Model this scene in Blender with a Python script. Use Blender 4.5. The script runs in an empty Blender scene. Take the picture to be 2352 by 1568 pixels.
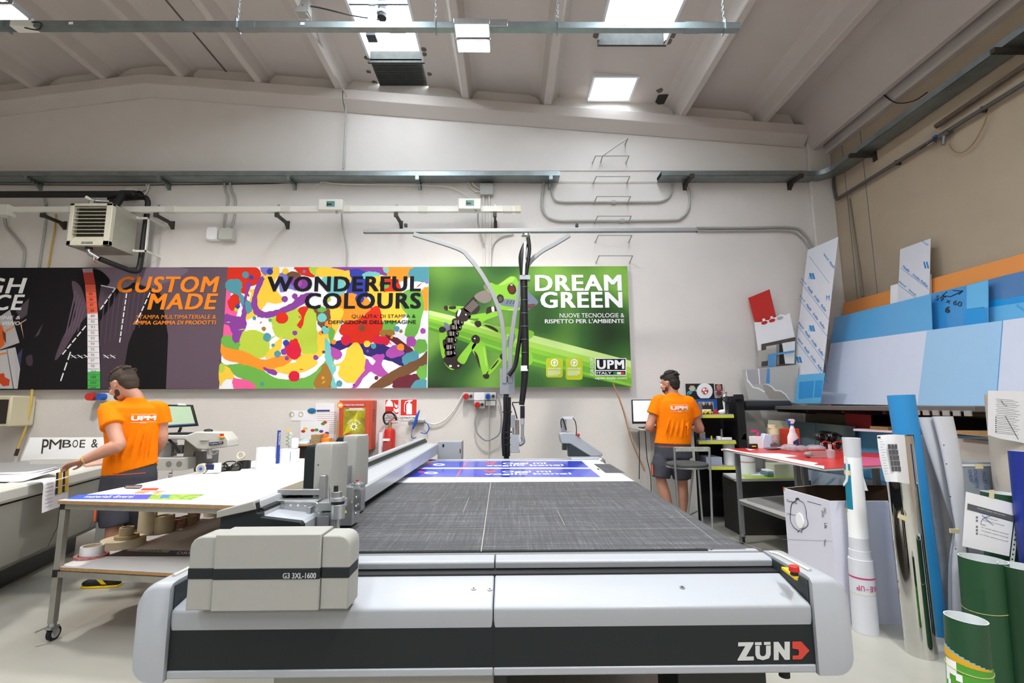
import bpy, bmesh, math, random
from mathutils import Vector as V, Matrix
random.seed(7)
S = bpy.context.scene
COL = S.collection
# ---------------------------------------------------------------- camera, sky, lights, exposure
F = 17/36*2352
PITCH, YAW, ROLL = math.radians(7.54), math.radians(0.55), math.radians(0.3)
fw = V((math.sin(YAW)*math.cos(PITCH), math.cos(YAW)*math.cos(PITCH), math.sin(PITCH)))
rt = V((math.cos(YAW), -math.sin(YAW), 0)); up = rt.cross(fw)
RT = rt*math.cos(ROLL)-up*math.sin(ROLL); UP = up*math.cos(ROLL)+rt*math.sin(ROLL)
C0 = V((0, 0, 1.45))
cd = bpy.data.cameras.new('camera'); cd.lens = 17; cd.sensor_width = 36; cd.clip_start = .05
cam = bpy.data.objects.new('camera', cd); COL.objects.link(cam)
cam.matrix_world = Matrix.Translation(C0) @ Matrix((RT, UP, -fw)).transposed().to_4x4()
S.camera = cam
S.view_settings.view_transform = 'Standard'; S.view_settings.look = 'None'
S.view_settings.gamma = 1; S.view_settings.use_curve_mapping = False
S.view_settings.exposure = 0.28
wd = bpy.data.worlds.new('overcast_sky'); S.world = wd; wd.use_nodes = True
wn = wd.node_tree.nodes; bg = wn['Background']
bg.inputs[0].default_value = (.88, .93, 1, 1); bg.inputs[1].default_value = 14.0
LAMP_W = 78.0
def area(name, loc, sx, sy, w, col=(1, .96, .91), rot=(0, 0, 0), portal=False, spread=math.pi):
    l = bpy.data.lights.new(name, 'AREA'); l.shape = 'RECTANGLE'; l.size = sx; l.size_y = sy; l.energy = w; l.color = col; l.spread = spread
    o = bpy.data.objects.new(name, l); COL.objects.link(o); o.location = loc; o.rotation_euler = rot
    if portal: l.cycles.is_portal = True
    return o

# pixel -> point on a real plane (used to read sizes off the photograph)
def ray(px, py): return RT*((px-1176)/F)-UP*((py-784)/F)+fw
def PY(px, py, y): d = ray(px, py); return C0+d*(y/d.y)
def PZ(px, py, z): d = ray(px, py); return C0+d*((z-1.45)/d.z)
def PX(px, py, x): d = ray(px, py); return C0+d*(x/d.x)
def LY(pts, y): return [PY(a, b, y) for a, b in pts]
def LZ(pts, z): return [PZ(a, b, z) for a, b in pts]
def LX(pts, x): return [PX(a, b, x) for a, b in pts]
def PP(px, py, o, n):
    d = ray(px, py); return C0+d*((o-C0).dot(n)/d.dot(n))

# ---------------------------------------------------------------- materials
def lin(h):
    h = h.lstrip('#'); c = [int(h[i:i+2], 16)/255 for i in (0, 2, 4)]
    return tuple((x/12.92 if x <= .04045 else ((x+.055)/1.055)**2.4) for x in c)+(1,)
MT = {}
def M(name, col='#cccccc', rough=.5, metal=0, nz=.0, sc=8, bump=0, bsc=60, trans=0, emit=0, alpha=1, coat=0, spec=.5, col2=None, stretch=None):
    if name in MT: return MT[name]
    m = bpy.data.materials.new(name); m.use_nodes = True; MT[name] = m
    N = m.node_tree.nodes; L = m.node_tree.links; b = N['Principled BSDF']
    c = lin(col); b.inputs['Base Color'].default_value = c
    b.inputs['Roughness'].default_value = rough; b.inputs['Metallic'].default_value = metal
    b.inputs['Specular IOR Level'].default_value = spec
    if trans: b.inputs['Transmission Weight'].default_value = trans
    if alpha < 1: b.inputs['Alpha'].default_value = alpha
    if coat: b.inputs['Coat Weight'].default_value = coat; b.inputs['Coat Roughness'].default_value = .05
    if emit: b.inputs['Emission Color'].default_value = c; b.inputs['Emission Strength'].default_value = emit
    tc = N.new('ShaderNodeTexCoord'); src = tc.outputs['Object']
    if stretch:
        mp = N.new('ShaderNodeMapping'); mp.inputs['Scale'].default_value = stretch; L.new(src, mp.inputs[0]); src = mp.outputs[0]
    t = N.new('ShaderNodeTexNoise'); t.inputs['Scale'].default_value = sc; t.inputs['Detail'].default_value = 6; t.inputs['Roughness'].default_value = .6
    L.new(src, t.inputs['Vector'])
    r = N.new('ShaderNodeValToRGB'); r.color_ramp.elements[0].position = .3; r.color_ramp.elements[1].position = .7
    k = 1-(nz or .03)
    r.color_ramp.elements[0].color = lin(col2) if col2 else (c[0]*k, c[1]*k, c[2]*k, 1); r.color_ramp.elements[1].color = c
    L.new(t.outputs[0], r.inputs[0]); L.new(r.outputs[0], b.inputs['Base Color'])
    if bump:
        t2 = N.new('ShaderNodeTexNoise'); t2.inputs['Scale'].default_value = bsc; t2.inputs['Detail'].default_value = 3
        L.new(src, t2.inputs['Vector'])
        bp = N.new('ShaderNodeBump'); bp.inputs['Strength'].default_value = bump; bp.inputs['Distance'].default_value = .01
        L.new(t2.outputs[0], bp.inputs['Height']); L.new(bp.outputs[0], b.inputs['Normal'])
    return m
white = M('white_paint', '#d3d2d1', .7); plaster = M('wall_paint', '#dcd6d0', .85, nz=.05, sc=2.2, bump=.25, bsc=45)
tan = M('tan_wall_paint', '#b5a48d', .9, nz=.06, sc=3, bump=.25, bsc=45)
conc = M('painted_concrete', '#c9c0b9', .9, nz=.07, sc=1.5, bump=.15, bsc=40)
floorm = M('floor_resin', '#a9a69c', .33, nz=.16, sc=1.3, bump=.04, bsc=90)
black = M('black_plastic', '#17181a', .45); rubber = M('rubber', '#111112', .8); dark = M('dark_grey', '#2f3236', .5)
galv = M('galvanised_steel', '#9aa5a6', .38, .85, nz=.25, sc=6); steel = M('brushed_steel', '#b4b6b8', .32, .9, nz=.12, sc=14)
chrome = M('chrome', '#e4e4e6', .08, 1); ivory = M('ivory_plastic', '#dcdad0', .45); pipegrey = M('grey_pvc', '#a9a9a3', .5)
ironm = M('dark_iron', '#4b443d', .6, .4, nz=.3, sc=30); wood = M('chipboard_edge', '#b08a5c', .75, nz=.35, sc=60)
paper = M('paper', '#e9e9ec', .8); ink = M('printed_ink', '#26262a', .6); greyink = M('grey_ink', '#77787c', .7)
redm = M('red_paint', '#c52a22', .4); orange = M('orange_print', '#f5871f', .6); pure = M('white_print', '#f1f1f1', .6)
yell = M('yellow_plastic', '#e8c21c', .45); cable = M('cable_black', '#121214', .5); blue = M('blue_plastic', '#2458b8', .4)
lamp_em = bpy.data.materials.new('lamp_glow'); lamp_em.use_nodes = True
_b = lamp_em.node_tree.nodes['Principled BSDF']; _b.inputs['Emission Color'].default_value = (1, .95, .88, 1); _b.inputs['Emission Strength'].default_value = 30
brick_red = M('cabinet_red', '#c3492f', .45)

# ---------------------------------------------------------------- geometry collector
def crom(pts, n=6, closed=False):
    P = [V(p) for p in pts]; L = len(P); out = []
    if L < 3: return P
    for i in range(L if closed else L-1):
        if closed: a, b, c, d = P[i-1], P[i], P[(i+1) % L], P[(i+2) % L]
        else: a, b, c, d = P[max(i-1, 0)], P[i], P[i+1], P[min(i+2, L-1)]
        for k in range(n):
            t = k/n
            out.append(.5*((2*b)+(c-a)*t+(2*a-5*b+4*c-d)*t*t+(3*b-a-3*c+d)*t**3))
    if not closed: out.append(P[-1])
    return out
class G:
    def __init__(s): s.v = []; s.f = []; s.k = []; s.ms = []
    def mi(s, m):
        if m not in s.ms: s.ms.append(m)
        return s.ms.index(m)
    def add(s, vs, fs, m):
        o = len(s.v); s.v += [tuple(p) for p in vs]; i = s.mi(m)
        for f in fs: s.f.append([o+j for j in f]); s.k.append(i)
        return s
    def bx(s, x0, x1, y0, y1, z0, z1, m, T=None):
        p = [V((x, y, z)) for z in (z0, z1) for y in (y0, y1) for x in (x0, x1)]
        if T: p = [T @ q for q in p]
        return s.add(p, [(0, 2, 3, 1), (4, 5, 7, 6), (0, 1, 5, 4), (2, 6, 7, 3), (0, 4, 6, 2), (1, 3, 7, 5)], m)
    def box(s, c, sz, m, R=None):
        c = V(c); h = V(sz)/2; T = Matrix.Translation(c) @ (R.to_4x4() if R else Matrix())
        return s.bx(-h.x, h.x, -h.y, h.y, -h.z, h.z, m, T)
    def prism(s, pts, d, m, m2=None):
        n = len(pts); P = [V(p) for p in pts]; d = V(d); m2 = m2 or m
        s.add(P+[p+d for p in P], [tuple(range(n))], m); o = len(s.v)-2*n
        s.f.append([o+n+j for j in reversed(range(n))]); s.k.append(s.mi(m2))
        for j in range(n): s.f.append([o+j, o+(j+1) % n, o+n+(j+1) % n, o+n+j]); s.k.append(s.mi(m2))
        return s
    def ring(s, c, d, r, n, ref=None):
        d = V(d).normalized(); a = ref or (V((0, 0, 1)) if abs(d.z) < .9 else V((1, 0, 0)))
        u = d.cross(a).normalized(); w = d.cross(u)
        return [V(c)+u*(r*math.cos(6.28318*i/n))+w*(r*math.sin(6.28318*i/n)) for i in range(n)]
    def loft(s, rings, m, cap=True, closed=False):
        n = len(rings[0]); vs = [p for r in rings for p in r]; fs = []
        K = len(rings)
        for i in range(K if closed else K-1):
            for j in range(n): a, b = i*n, ((i+1) % K)*n; fs.append((a+j, a+(j+1) % n, b+(j+1) % n, b+j))
        if cap and not closed: fs.append(tuple(range(n))[::-1]); fs.append(tuple((K-1)*n+j for j in range(n)))
        return s.add(vs, fs, m)
    def cyl(s, p, q, r, m, r2=None, n=16, cap=True):
        p, q = V(p), V(q); return s.loft([s.ring(p, q-p, r, n), s.ring(q, q-p, r if r2 is None else r2, n)], m, cap)
    def tube(s, pts, r, m, n=8, k=5, sm=True, cap=True):
        P = crom(pts, k) if sm and len(pts) > 2 else [V(p) for p in pts]
        ref = None; rings = []; L = len(P)
        for i, p in enumerate(P):
            d = (P[min(i+1, L-1)]-P[max(i-1, 0)]); d = d.normalized() if d.length > 1e-9 else V((0, 0, 1))
            if ref is None: ref = d.orthogonal().normalized()
            ref = (ref-d*ref.dot(d)).normalized(); w = d.cross(ref)
            rr = r if not hasattr(r, '__len__') else (lambda t: r[int(t)]+(r[min(int(t)+1, len(r)-1)]-r[int(t)])*(t-int(t)))(i/(L-1)*(len(r)-1))
            rings.append([p+ref*(rr*math.cos(6.28318*j/n))+w*(rr*math.sin(6.28318*j/n)) for j in range(n)])
        return s.loft(rings, m, cap)
    def bar(s, p, q, w, h, m, upv=(0, 0, 1)):
        p, q = V(p), V(q); d = (q-p).normalized(); u = d.cross(V(upv)).normalized()*(w/2); t = u.cross(d).normalized()*(h/2)
        return s.loft([[c+u+t, c-u+t, c-u-t, c+u-t] for c in (p, q)], m)
    def lathe(s, c, prof, m, n=24, ax=(0, 0, 1), cap=True):
        c = V(c); ax = V(ax).normalized(); return s.loft([s.ring(c+ax*z, ax, max(r, 1e-4), n) for r, z in prof], m, cap)
    def sph(s, c, r, m, n=14, R=None):
        r = V(r) if hasattr(r, '__len__') else V((r, r, r)); c = V(c); rings = []
        for i in range(n//2+1):
            a = math.pi*i/(n//2); q = [V((r.x*math.sin(a)*math.cos(6.28318*j/n), r.y*math.sin(a)*math.sin(6.28318*j/n), r.z*math.cos(a))) for j in range(n)]
            if i in (0, n//2): q = [v+V((1e-5*math.cos(j), 1e-5*math.sin(j), 0)) for j, v in enumerate(q)]
            rings.append([c+(R @ v if R else v) for v in q])
        return s.loft(rings, m)
    def sheet(s, pts, m, t=.0004, off=None):   # thin flat print or paper
        P = [V(p) for p in pts]; n = V((0, 0, 0))
        for i in range(len(P)): a, b = P[i], P[(i+1) % len(P)]; n += a.cross(b)
        n.normalize()
        if n.dot(C0-P[0]) < 0: n = -n
        return s.prism(P, n*t, m)
    def text(s, t, BL, BR, TL, m, th=.0006, off=0, shear=0, sp=1, fit=True):
        cu = bpy.data.curves.new('t', 'FONT'); cu.body = t; cu.offset = 0; cu.shear = shear; cu.space_character = sp; cu.resolution_u = 3; cu.fill_mode = 'FRONT'
        o = bpy.data.objects.new('t', cu); COL.objects.link(o)
        dg = bpy.context.evaluated_depsgraph_get(); me = bpy.data.meshes.new_from_object(o.evaluated_get(dg))
        X = [v.co.x for v in me.vertices]; Yy = [v.co.y for v in me.vertices]
        if X:
            x0, x1, y0, y1 = min(X), max(X), min(Yy), max(Yy)
            BL, BR, TL = V(BL), V(BR), V(TL); n = (BR-BL).cross(TL-BL).normalized()
            if n.dot(C0-BL) < 0: n = -n
            W_ = (BR-BL); H_ = (TL-BL)
            if not fit: W_ = W_.normalized()*H_.length/(y1-y0)*(x1-x0)
            sh = off*.62/(x1-x0) if off > .008 else 0; sv = sh*(x1-x0)/(y1-y0)*.45
            if sh: W_ = W_*(1-2*sh); BL = BL+W_*sh; H_ = H_*(1-2*sv); BL = BL+H_*sv
            for k, j in (((-1, -1), (-1, 1), (0, 0), (1, -1), (1, 1)) if sh else ((0, 0),)):
                s.add([BL+W_*((v.co.x-x0)/(x1-x0)+k*sh)+H_*((v.co.y-y0)/(y1-y0)+j*sv)+n*(th+(k*2+j)*.00005) for v in me.vertices], [tuple(p.vertices) for p in me.polygons], m)
        bpy.data.objects.remove(o); bpy.data.meshes.remove(me); bpy.data.curves.remove(cu)
        return s
    def out(s, name, parent=None, bev=0, sm=35, loc=None, seg=2, recalc=True):
        me = bpy.data.meshes.new(name); vs = [V(v) for v in s.v]
        if parent is not None: o_ = WL[parent.name]
        elif loc is not None: o_ = V(loc)
        else: o_ = V([(min(v[i] for v in vs)+max(v[i] for v in vs))/2 for i in (0, 1)]+[min(v[2] for v in vs)])
        me.from_pydata([v-o_ for v in vs], [], s.f)
        for m in s.ms: me.materials.append(m)
        me.polygons.foreach_set('material_index', s.k)
        b = bmesh.new(); b.from_mesh(me)
        if recalc: bmesh.ops.recalc_face_normals(b, faces=b.faces)
        a = math.radians(sm)
        for e in b.edges: e.smooth = len(e.link_faces) == 2 and e.calc_face_angle(9) < a
        for f in b.faces: f.smooth = True
        b.to_mesh(me); b.free()
        o = bpy.data.objects.new(name, me); COL.objects.link(o); WL[o.name] = o_
        if parent is not None: o.parent = parent
        else: o.location = o_
        if bev:
            md = o.modifiers.new('bevel', 'BEVEL'); md.width = bev; md.segments = seg; md.limit_method = 'ANGLE'; md.angle_limit = math.radians(40); md.harden_normals = False
        return o
WL = {}
def thing(name, label, cat, loc, group=None):
    o = bpy.data.objects.new(name, None); COL.objects.link(o); o.location = V(loc); WL[o.name] = V(loc); o.empty_display_size = .1
    return tag(o, label, cat, group)
def tag(o, label, cat, group=None, kind=None):
    o['label'] = label; o['category'] = cat
    if group: o['group'] = group
    if kind: o['kind'] = kind
    return o
def lab(o, l): o['label'] = l; return o
def struct(g, name, **k): o = g.out(name, loc=(0, 0, 0), **k); o['kind'] = 'structure'; return o
def copy_tree(o, delta=(0, 0, 0), label=None, parent=None, rz=None):
    c = o.copy(); COL.objects.link(c)
    if parent is not None: c.parent = parent
    else:
        c.location = o.location+V(delta)
        if rz is not None: c.rotation_euler.z = rz
        if label: c['label'] = label
    WL[c.name] = WL[o.name]+V(delta)
    for ch in list(o.children): copy_tree(ch, delta, None, c)
    return c
# ---------------------------------------------------------------- the hall
W = 6.6; XR = 4.69; XL = -11.0; YF = -7.0
def zb(x): return 6.215-.083*(x+5.2) if x > -5.2 else 6.215-.14*(-5.2-x)
g = G().bx(XL, XR+.3, YF, W+.3, -.2, 0, floorm); struct(g, 'floor')
g = G().bx(XL, XR+.3, W, W+.3, 0, 7, plaster)
struct(g, 'wall_back')
g = G().bx(XR, XR+.3, YF, W, 0, 7, tan)
for yy in (6.3, 5.95, 2.6): g.bx(XR-.004, XR, yy-.004, yy+.004, 0, 5.4, greyink)
struct(g, 'wall_right')
struct(G().bx(XL-.3, XL, YF, W, 0, 7, plaster), 'wall_left')
struct(G().bx(XL, XR, YF-.3, YF, 0, 7, plaster), 'wall_front')
# column in the back right corner
struct(G().bx(4.36, XR, W-.06, W, 0, 5.6, plaster), 'trim_1', bev=.01)
# roof beam along the top of the back wall
g = G(); X_ = [XL, -9, -7, -5.6, -5.2, -4.8, -2.36]
sec = [(-.16, 0), (-.16, -.15), (-.02, -.27), (0, -.27), (0, 0)]
g.loft([[V((x, W+a, zb(x)+b)) for a, b in sec] for x in X_], conc)
X_ = [-2.35, 0, 4.33]
g.loft([[V((x, W+a, zb(x)+b)) for a, b in sec] for x in X_], conc)
g.bx(XL, 4.33, W-.012, W, 4.80, 4.812, conc)
struct(g, 'trim_2', bev=.012, sm=20)
# ribbed roof slabs with rooflights
RIBS = [-10.2, -9.1, -8.0, -6.80, -5.80, -4.70, -3.57, -2.42, -.585, .587, 2.54, 3.72]
SH = .24
def zs(x): return zb(x)+SH
LX0, LX1 = -1.865, -1.15
RX0, RX1 = 1.16, 1.95
SLOTS = [(LX0, LX1, 6.07, W)]
HOLES = [(LX0, LX1, -6.2, 6.07), (RX0, RX1, -6.2, 5.42), (1.22, 1.785, 6.05, 6.53)]
prof = []   # (x, z)
def addp(x, z): prof.append((x, z))
xs = [XL]+RIBS+[4.2]
for i, r in enumerate(xs):
    if i == 0: addp(XL, zs(XL)); continue
    if r == 4.2: addp(4.2, zs(4.2)); continue
    t = .07; b = .05
    addp(r-t-.20, zs(r-.27)); addp(r-t-.09, zs(r)-.015); addp(r-t-.03, zs(r)-.07); addp(r-b, zb(r)+.012); addp(r-b+.012, zb(r)); addp(r+b-.012, zb(r)); addp(r+b, zb(r)+.012); addp(r+t+.03, zs(r)-.07); addp(r+t+.09, zs(r)-.015); addp(r+t+.20, zs(r+.27))
for a, b_, c, d in HOLES:
    for x in (a, b_): addp(x, zs(x))
prof.sort()
# ridge point
prof.append((-5.2, zs(-5.2))); prof.sort()
g = G()
for (xa, za), (xb, zb_) in zip(prof, prof[1:]):
    cuts = sorted([(c, d) for a, b_, c, d in HOLES+SLOTS if xa >= a-1e-6 and xb <= b_+1e-6])
    y = YF
    for c, d in cuts+[(W, None)]:
        if c > y+1e-6: g.add([(xa, y, za), (xb, y, zb_), (xb, c, zb_), (xa, c, za)], [(0, 1, 2, 3)], conc)
        if d is not None: y = d
# seam between two slabs and old fixing patches
patch = M('old_mortar_patch', '#6d665d', .9, nz=.3, sc=40)
g.bx(-4.15, -4.13, YF, W, zs(-4.14)-.012, zs(-4.14)+.01, patch)
for px, py in [(847, 165), (861, 190), (842, 133), (975, 125), (973, 113), (987, 170), (993, 205), (999, 210), (1371, 65), (1371, 80), (1544, 82), (1535, 97), (1516, 208), (1557, 213), (1506, 246)]:
    p = PZ(px, py, 6.0 if px < 1100 else 5.8); z = zs(p.x); p = PZ(px, py, z); z = zs(p.x); p = PZ(px, py, z-.003)
    r = .035+.02*random.random(); q = [p+V((r*(.7+.5*random.random())*math.cos(a*.785), r*(.7+.5*random.random())*math.sin(a*.785), 0)) for a in range(8)]
    g.prism(q, (0, 0, .006), patch)
q = [PZ(*p, zs(2.4)-.003) for p in [(1505, 235), (1512, 219), (1548, 217), (1551, 225), (1535, 238), (1512, 240)]]
g.prism(q, (0, 0, .006), M('dark_hole', '#33362f', .95))
struct(g, 'ceiling', recalc=False)
# end diaphragms: strip between beam and slabs is the wall itself; gutter beam along the right wall
g = G(); gp = [(4.15, 5.80), (4.18, 5.66), (4.40, 5.12), (4.43, 5.09), (4.49, 5.09), (4.51, 5.12), (4.535, 5.62), (XR, 5.62), (XR, 7.0), (4.15, 7.0)]
g.prism([(x, YF, z) for x, z in gp], (0, W-YF, 0), conc); struct(g, 'trim_3', sm=20)
g = G(); gp = [(4.585, 5.62), (4.60, 5.06), (4.62, 5.03), (XR, 5.03), (XR, 5.62)]
g.prism([(x, YF, z) for x, z in gp], (0, W-YF, 0), conc); struct(g, 'trim_4', sm=20)
# rooflights
pane = bpy.data.materials.new('rooflight_pane'); pane.use_nodes = True
N = pane.node_tree.nodes; L = pane.node_tree.links; N.clear()
o_ = N.new('ShaderNodeOutputMaterial'); mx = N.new('ShaderNodeMixShader'); tr = N.new('ShaderNodeBsdfTransparent'); gl = N.new('ShaderNodeBsdfGlossy')
tr.inputs[0].default_value = (.92, .94, .95, 1); gl.inputs[1].default_value = .1; mx.inputs[0].default_value = .06
L.new(tr.outputs[0], mx.inputs[1]); L.new(gl.outputs[0], mx.inputs[2]); L.new(mx.outputs[0], o_.inputs[0])
upst_dk = M('dark_upstand', '#4c4d4a', .9, nz=.3, sc=12); upst = M('rooflight_upstand', '#dfe3e6', .7)  # far upstand: dirt and missing light both put into one dark grey
for n, (a, b_, c, d) in enumerate(HOLES):
    g = G(); zt = zs(a)+(.10, .22, .12)[n]-.12; e = .03
    g.bx(a-e, a, c, d, zs(a)-.01, zt+.12, upst); g.bx(b_, b_+e, c, d, zs(b_)-.01, zt+.12, upst)
    g.bx(a-e, b_+e, c-e, c, zs(b_)-.01, zt+.12, upst); g.bx(a-e, b_+e, d, d+e, zs(b_)-.01, zt+.12, upst_dk if n < 2 else upst)
    fr = struct(g, 'window_%d' % (n+1))
    p = G().bx(a-e, b_+e, c-e, d+e, zt+.10, zt+.105, pane)
    k = 2
    p.out('pane', fr) if False else None
    WL[fr.name] = V((0, 0, 0)); p.out('pane', fr)
    f = G(); y = d-.9
    while y > c and n < 2: f.bx(a, b_, y, y+.03, zt+.02, zt+.06, galv); y -= 1.3
    if n < 2: f.out('glazing_bar', fr)
# dark infill board closing the far end of the left rooflight
g = G().bx(LX0, LX1, 6.07, W, zs(LX1)+.02, zs(LX1)+.04, upst_dk)
for i in range(12): g.bx(LX0+.02, LX1-.02, 6.09+i*.042, 6.094+i*.042, zs(LX1)+.012, zs(LX1)+.02, dark)
struct(g, 'window_4')
# portals help the sky light through the rooflights
for a, b_, c, d in HOLES: area('sky_portal', ((a+b_)/2, (c+d)/2, zs(a)+.25), b_-a, d-c, 1, portal=True)
# ---------------------------------------------------------------- lighting rail and its lamps
YR = 4.3; ZR = 5.13
def lamp_fixture(x, y, label, z=ZR, k=1):
    t = thing('floodlight', label, 'ceiling lamp', (x, y, z-.16), 'twin floodlights along the hall')
    g = G()
    for s in (0, 1):
        yy = y-.13+s*.20; g.bx(x-.17, x+.17, yy-.085, yy+.085, z-.15, z-.09, steel)
    g.bx(x-.02, x+.02, y-.15, y+.16, z-.09, z-.065, steel); g.cyl((x, y, z-.07), (x, y, z-.035), .012, steel)
    g.out('housing', t, bev=.006)
    for s in (0, 1):
        yy = y-.13+s*.20; g = G().bx(x-.155, x+.155, yy-.072, yy+.072, z-.156, z-.150, lamp_em); g.out('lamp_panel', t)
    area('floodlight_beam', (x, y, z-.18), .32, .34, LAMP_W*k, spread=math.radians(140))
def light_rail(x0, x1, y, z, label, chains):
    t = thing('lighting_rail', label, 'cable rail', ((x0+x1)/2, y, z-.03), 'lighting rails under the roof')
    g = G(); g.bx(x0, x1, y-.035, y+.035, z-.035, z-.03, galv); g.bx(x0, x1, y-.035, y-.031, z-.03, z+.03, galv); g.bx(x0, x1, y+.031, y+.035, z-.03, z+.03, galv); g.bx(x0, x1, y-.035, y+.035, z+.028, z+.03, galv)
    x = x0+1.2
    while x < x1: g.bx(x, x+.16, y-.038, y+.038, z-.038, z+.032, galv); x += 1.45
    g.out('rail', t)
    for c in chains:
        g = G(); zt = zs(c)-.0; n = int((zt-z)/.034); 
        for i in range(n):
            zc = z+.04+i*(zt-z-.05)/n; a = (i % 2)*1.5708
            g.tube([(c+math.cos(q)*.009*math.cos(a), y+math.cos(q)*.009*math.sin(a), zc+.02*math.sin(q)+.017) for q in [j*1.0472 for j in range(7)]], .0028, galv, n=4, sm=False, cap=False)
        g.bx(c-.006, c+.006, y-.05, y+.05, z-.05, z+.06, galv); g.out('chain', t)
    for c in chains[:-1]:
        g = G().bx(c+.62, c+.66, y-.0385, y-.036, z-.012, z+.014, pure); g.out('socket_cover', t)
    return t
p0 = PY(15, 72, YR).x; p1 = PY(1695, 48, YR).x
ch = [PY(a, b, YR).x for a, b in ((18, 60), (548, 50), (1001, 45), (1281, 45), (1662, 45))]
light_rail(p0-.4, p1, YR, ZR, 'long galvanised lighting rail hung on chains under the roof, above the cutting table', ch)
g = G(); x = ch[0]+.12; g.bx(x-.05, x+.16, YR-.05, YR+.04, ZR-.04, ZR+.045, ivory); g.tube([(x+.16, YR-.05, ZR), (x+.26, YR-.06, ZR-.02), (x+.24, YR-.06, ZR-.09), (x+.1, YR-.05, ZR-.06)], .007, cable)
o = g.out('junction_box', bev=.006); tag(o, 'pale plastic box with a looped cable at the left end of the hanging rail', 'junction box')
g = G(); x = PY(1150, 48, YR).x; g.bx(x-.11, x+.07, YR-.045, YR+.04, ZR-.03, ZR+.05, steel); g.cyl((x+.07, YR, ZR), (x+.15, YR, ZR), .03, steel, r2=.012)
tag(g.out('junction_box', bev=.006), 'metal connector box on the hanging rail just right of the bright floodlight', 'junction box')
q = PY(1087, 76, YR)
lamp_fixture(q.x, YR, 'bright twin floodlight hanging from the rail above the cutting table')
q = PY(-28, 118, 3.9)
lamp_fixture(q.x, 3.9, 'bright floodlight at the far left edge of the picture, high under the roof', 5.13)
light_rail(-10.5, 3.6, 0.2, 5.2, 'galvanised lighting rail across the hall behind the cutting table front', [-9, -6, -3, 0, 3])
light_rail(-10.5, 3.6, -3.9, 5.2, 'galvanised lighting rail nearest the front wall of the hall', [-9, -6, -3, 0, 3])
for x in (-7.5, -3.2, 1.6):
    lamp_fixture(x, .2, 'twin floodlight on the middle rail of the hall', 5.2, .9 if x > 0 else .42)
    lamp_fixture(x, -3.9, 'twin floodlight on the rail by the front wall', 5.2, .36)
p = PY(852, 78, 5.2); g = G().bx(p.x-.04, p.x+.04, 5.2, 5.28, p.z, zs(p.x)+.3, pure).bx(p.x-.055, p.x+.055, 5.18, 5.3, p.z-.03, p.z, dark); tag(g.out('hanging_post'), 'white post with dark foot hanging down in the left rooflight', 'post')
a, b = PY(875, 0, 5.3), PY(877, 42, 5.3); g = G().cyl(b, b+V((0, .02, .36)), .055, cable, n=20).cyl(b+V((0, 0, .05)), b+V((0, 0, .09)), .058, steel, n=20); tag(g.out('black_motor'), 'black motor cylinder beside the white post in the left rooflight', 'motor')
p = PY(694, 12, 5.0); g = G().bx(p.x-.07, p.x+.07, 5.0, 5.1, p.z-.08, p.z+.1, pipegrey).tube([p, p+V((.15, .1, .06)), p+V((.5, .2, .05)), p+V((.8, .3, .08))], .008, cable); tag(g.out('roof_junction_box'), 'grey box with black cables on the roof rib left of the rooflight', 'junction box')
g = G().tube([PY(703, 30, 5.0), PY(722, 60, 5.25), PY(745, 120, 5.8), PY(770, 175, 6.2), PY(790, 208, 6.42), PY(796, 222, 6.44)], .011, pipegrey); tag(g.out('conduit'), 'thin grey conduit running down the roof rib to the wall', 'conduit')
# ---------------------------------------------------------------- cable trays and wall steelwork
def tray(pts, label, w=.22, h=.065, z=4.615, side=1):
    g = G(); P = [V(p) for p in pts]
    for sgn, d in ((0, 0), ):
        pass
    L_ = []; R_ = []
    for i, p in enumerate(P):
        d = (P[min(i+1, len(P)-1)]-P[max(i-1, 0)]).normalized(); n = V((-d.y, d.x, 0)); L_.append(p+n*w/2); R_.append(p-n*w/2)
    g.loft([[a+V((0, 0, z)), b+V((0, 0, z)), b+V((0, 0, z+.003)), a+V((0, 0, z+.003))] for a, b in zip(L_, R_)], galv)
    for Q, Q2 in ((L_, R_), (R_, L_)):
        g.loft([[a+V((0, 0, z)), a+(b-a)*.015+V((0, 0, z)), a+(b-a)*.015+V((0, 0, z+h)), a+V((0, 0, z+h))] for a, b in zip(Q, Q2)], galv)
    g.loft([[a+V((0, 0, z+h)), b+V((0, 0, z+h)), b+V((0, 0, z+h+.003)), a+V((0, 0, z+h+.003))] for a, b in zip(L_, R_)], galv)
    return tag(g.out('cable_tray', recalc=True), label, 'cable tray')
YT = 6.47
tray([(-10.9, YT, 0), (-8, YT, 0), (-4, YT, 0), (.74, YT, 0)], 'long galvanised cable tray along the left part of the back wall')
tray([(2.16, YT, 0), (3.9, YT, 0), (4.28, YT, 0)]+[(4.28+.28*math.sin(a), YT-.28*(1-math.cos(a)), 0) for a in (.3, .6, .9, 1.2, 1.5)]+[(4.56, 5.9, 0), (4.56, 2, 0), (4.56, -6, 0)], 'galvanised cable tray bending from the back wall onto the tan right wall')
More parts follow.
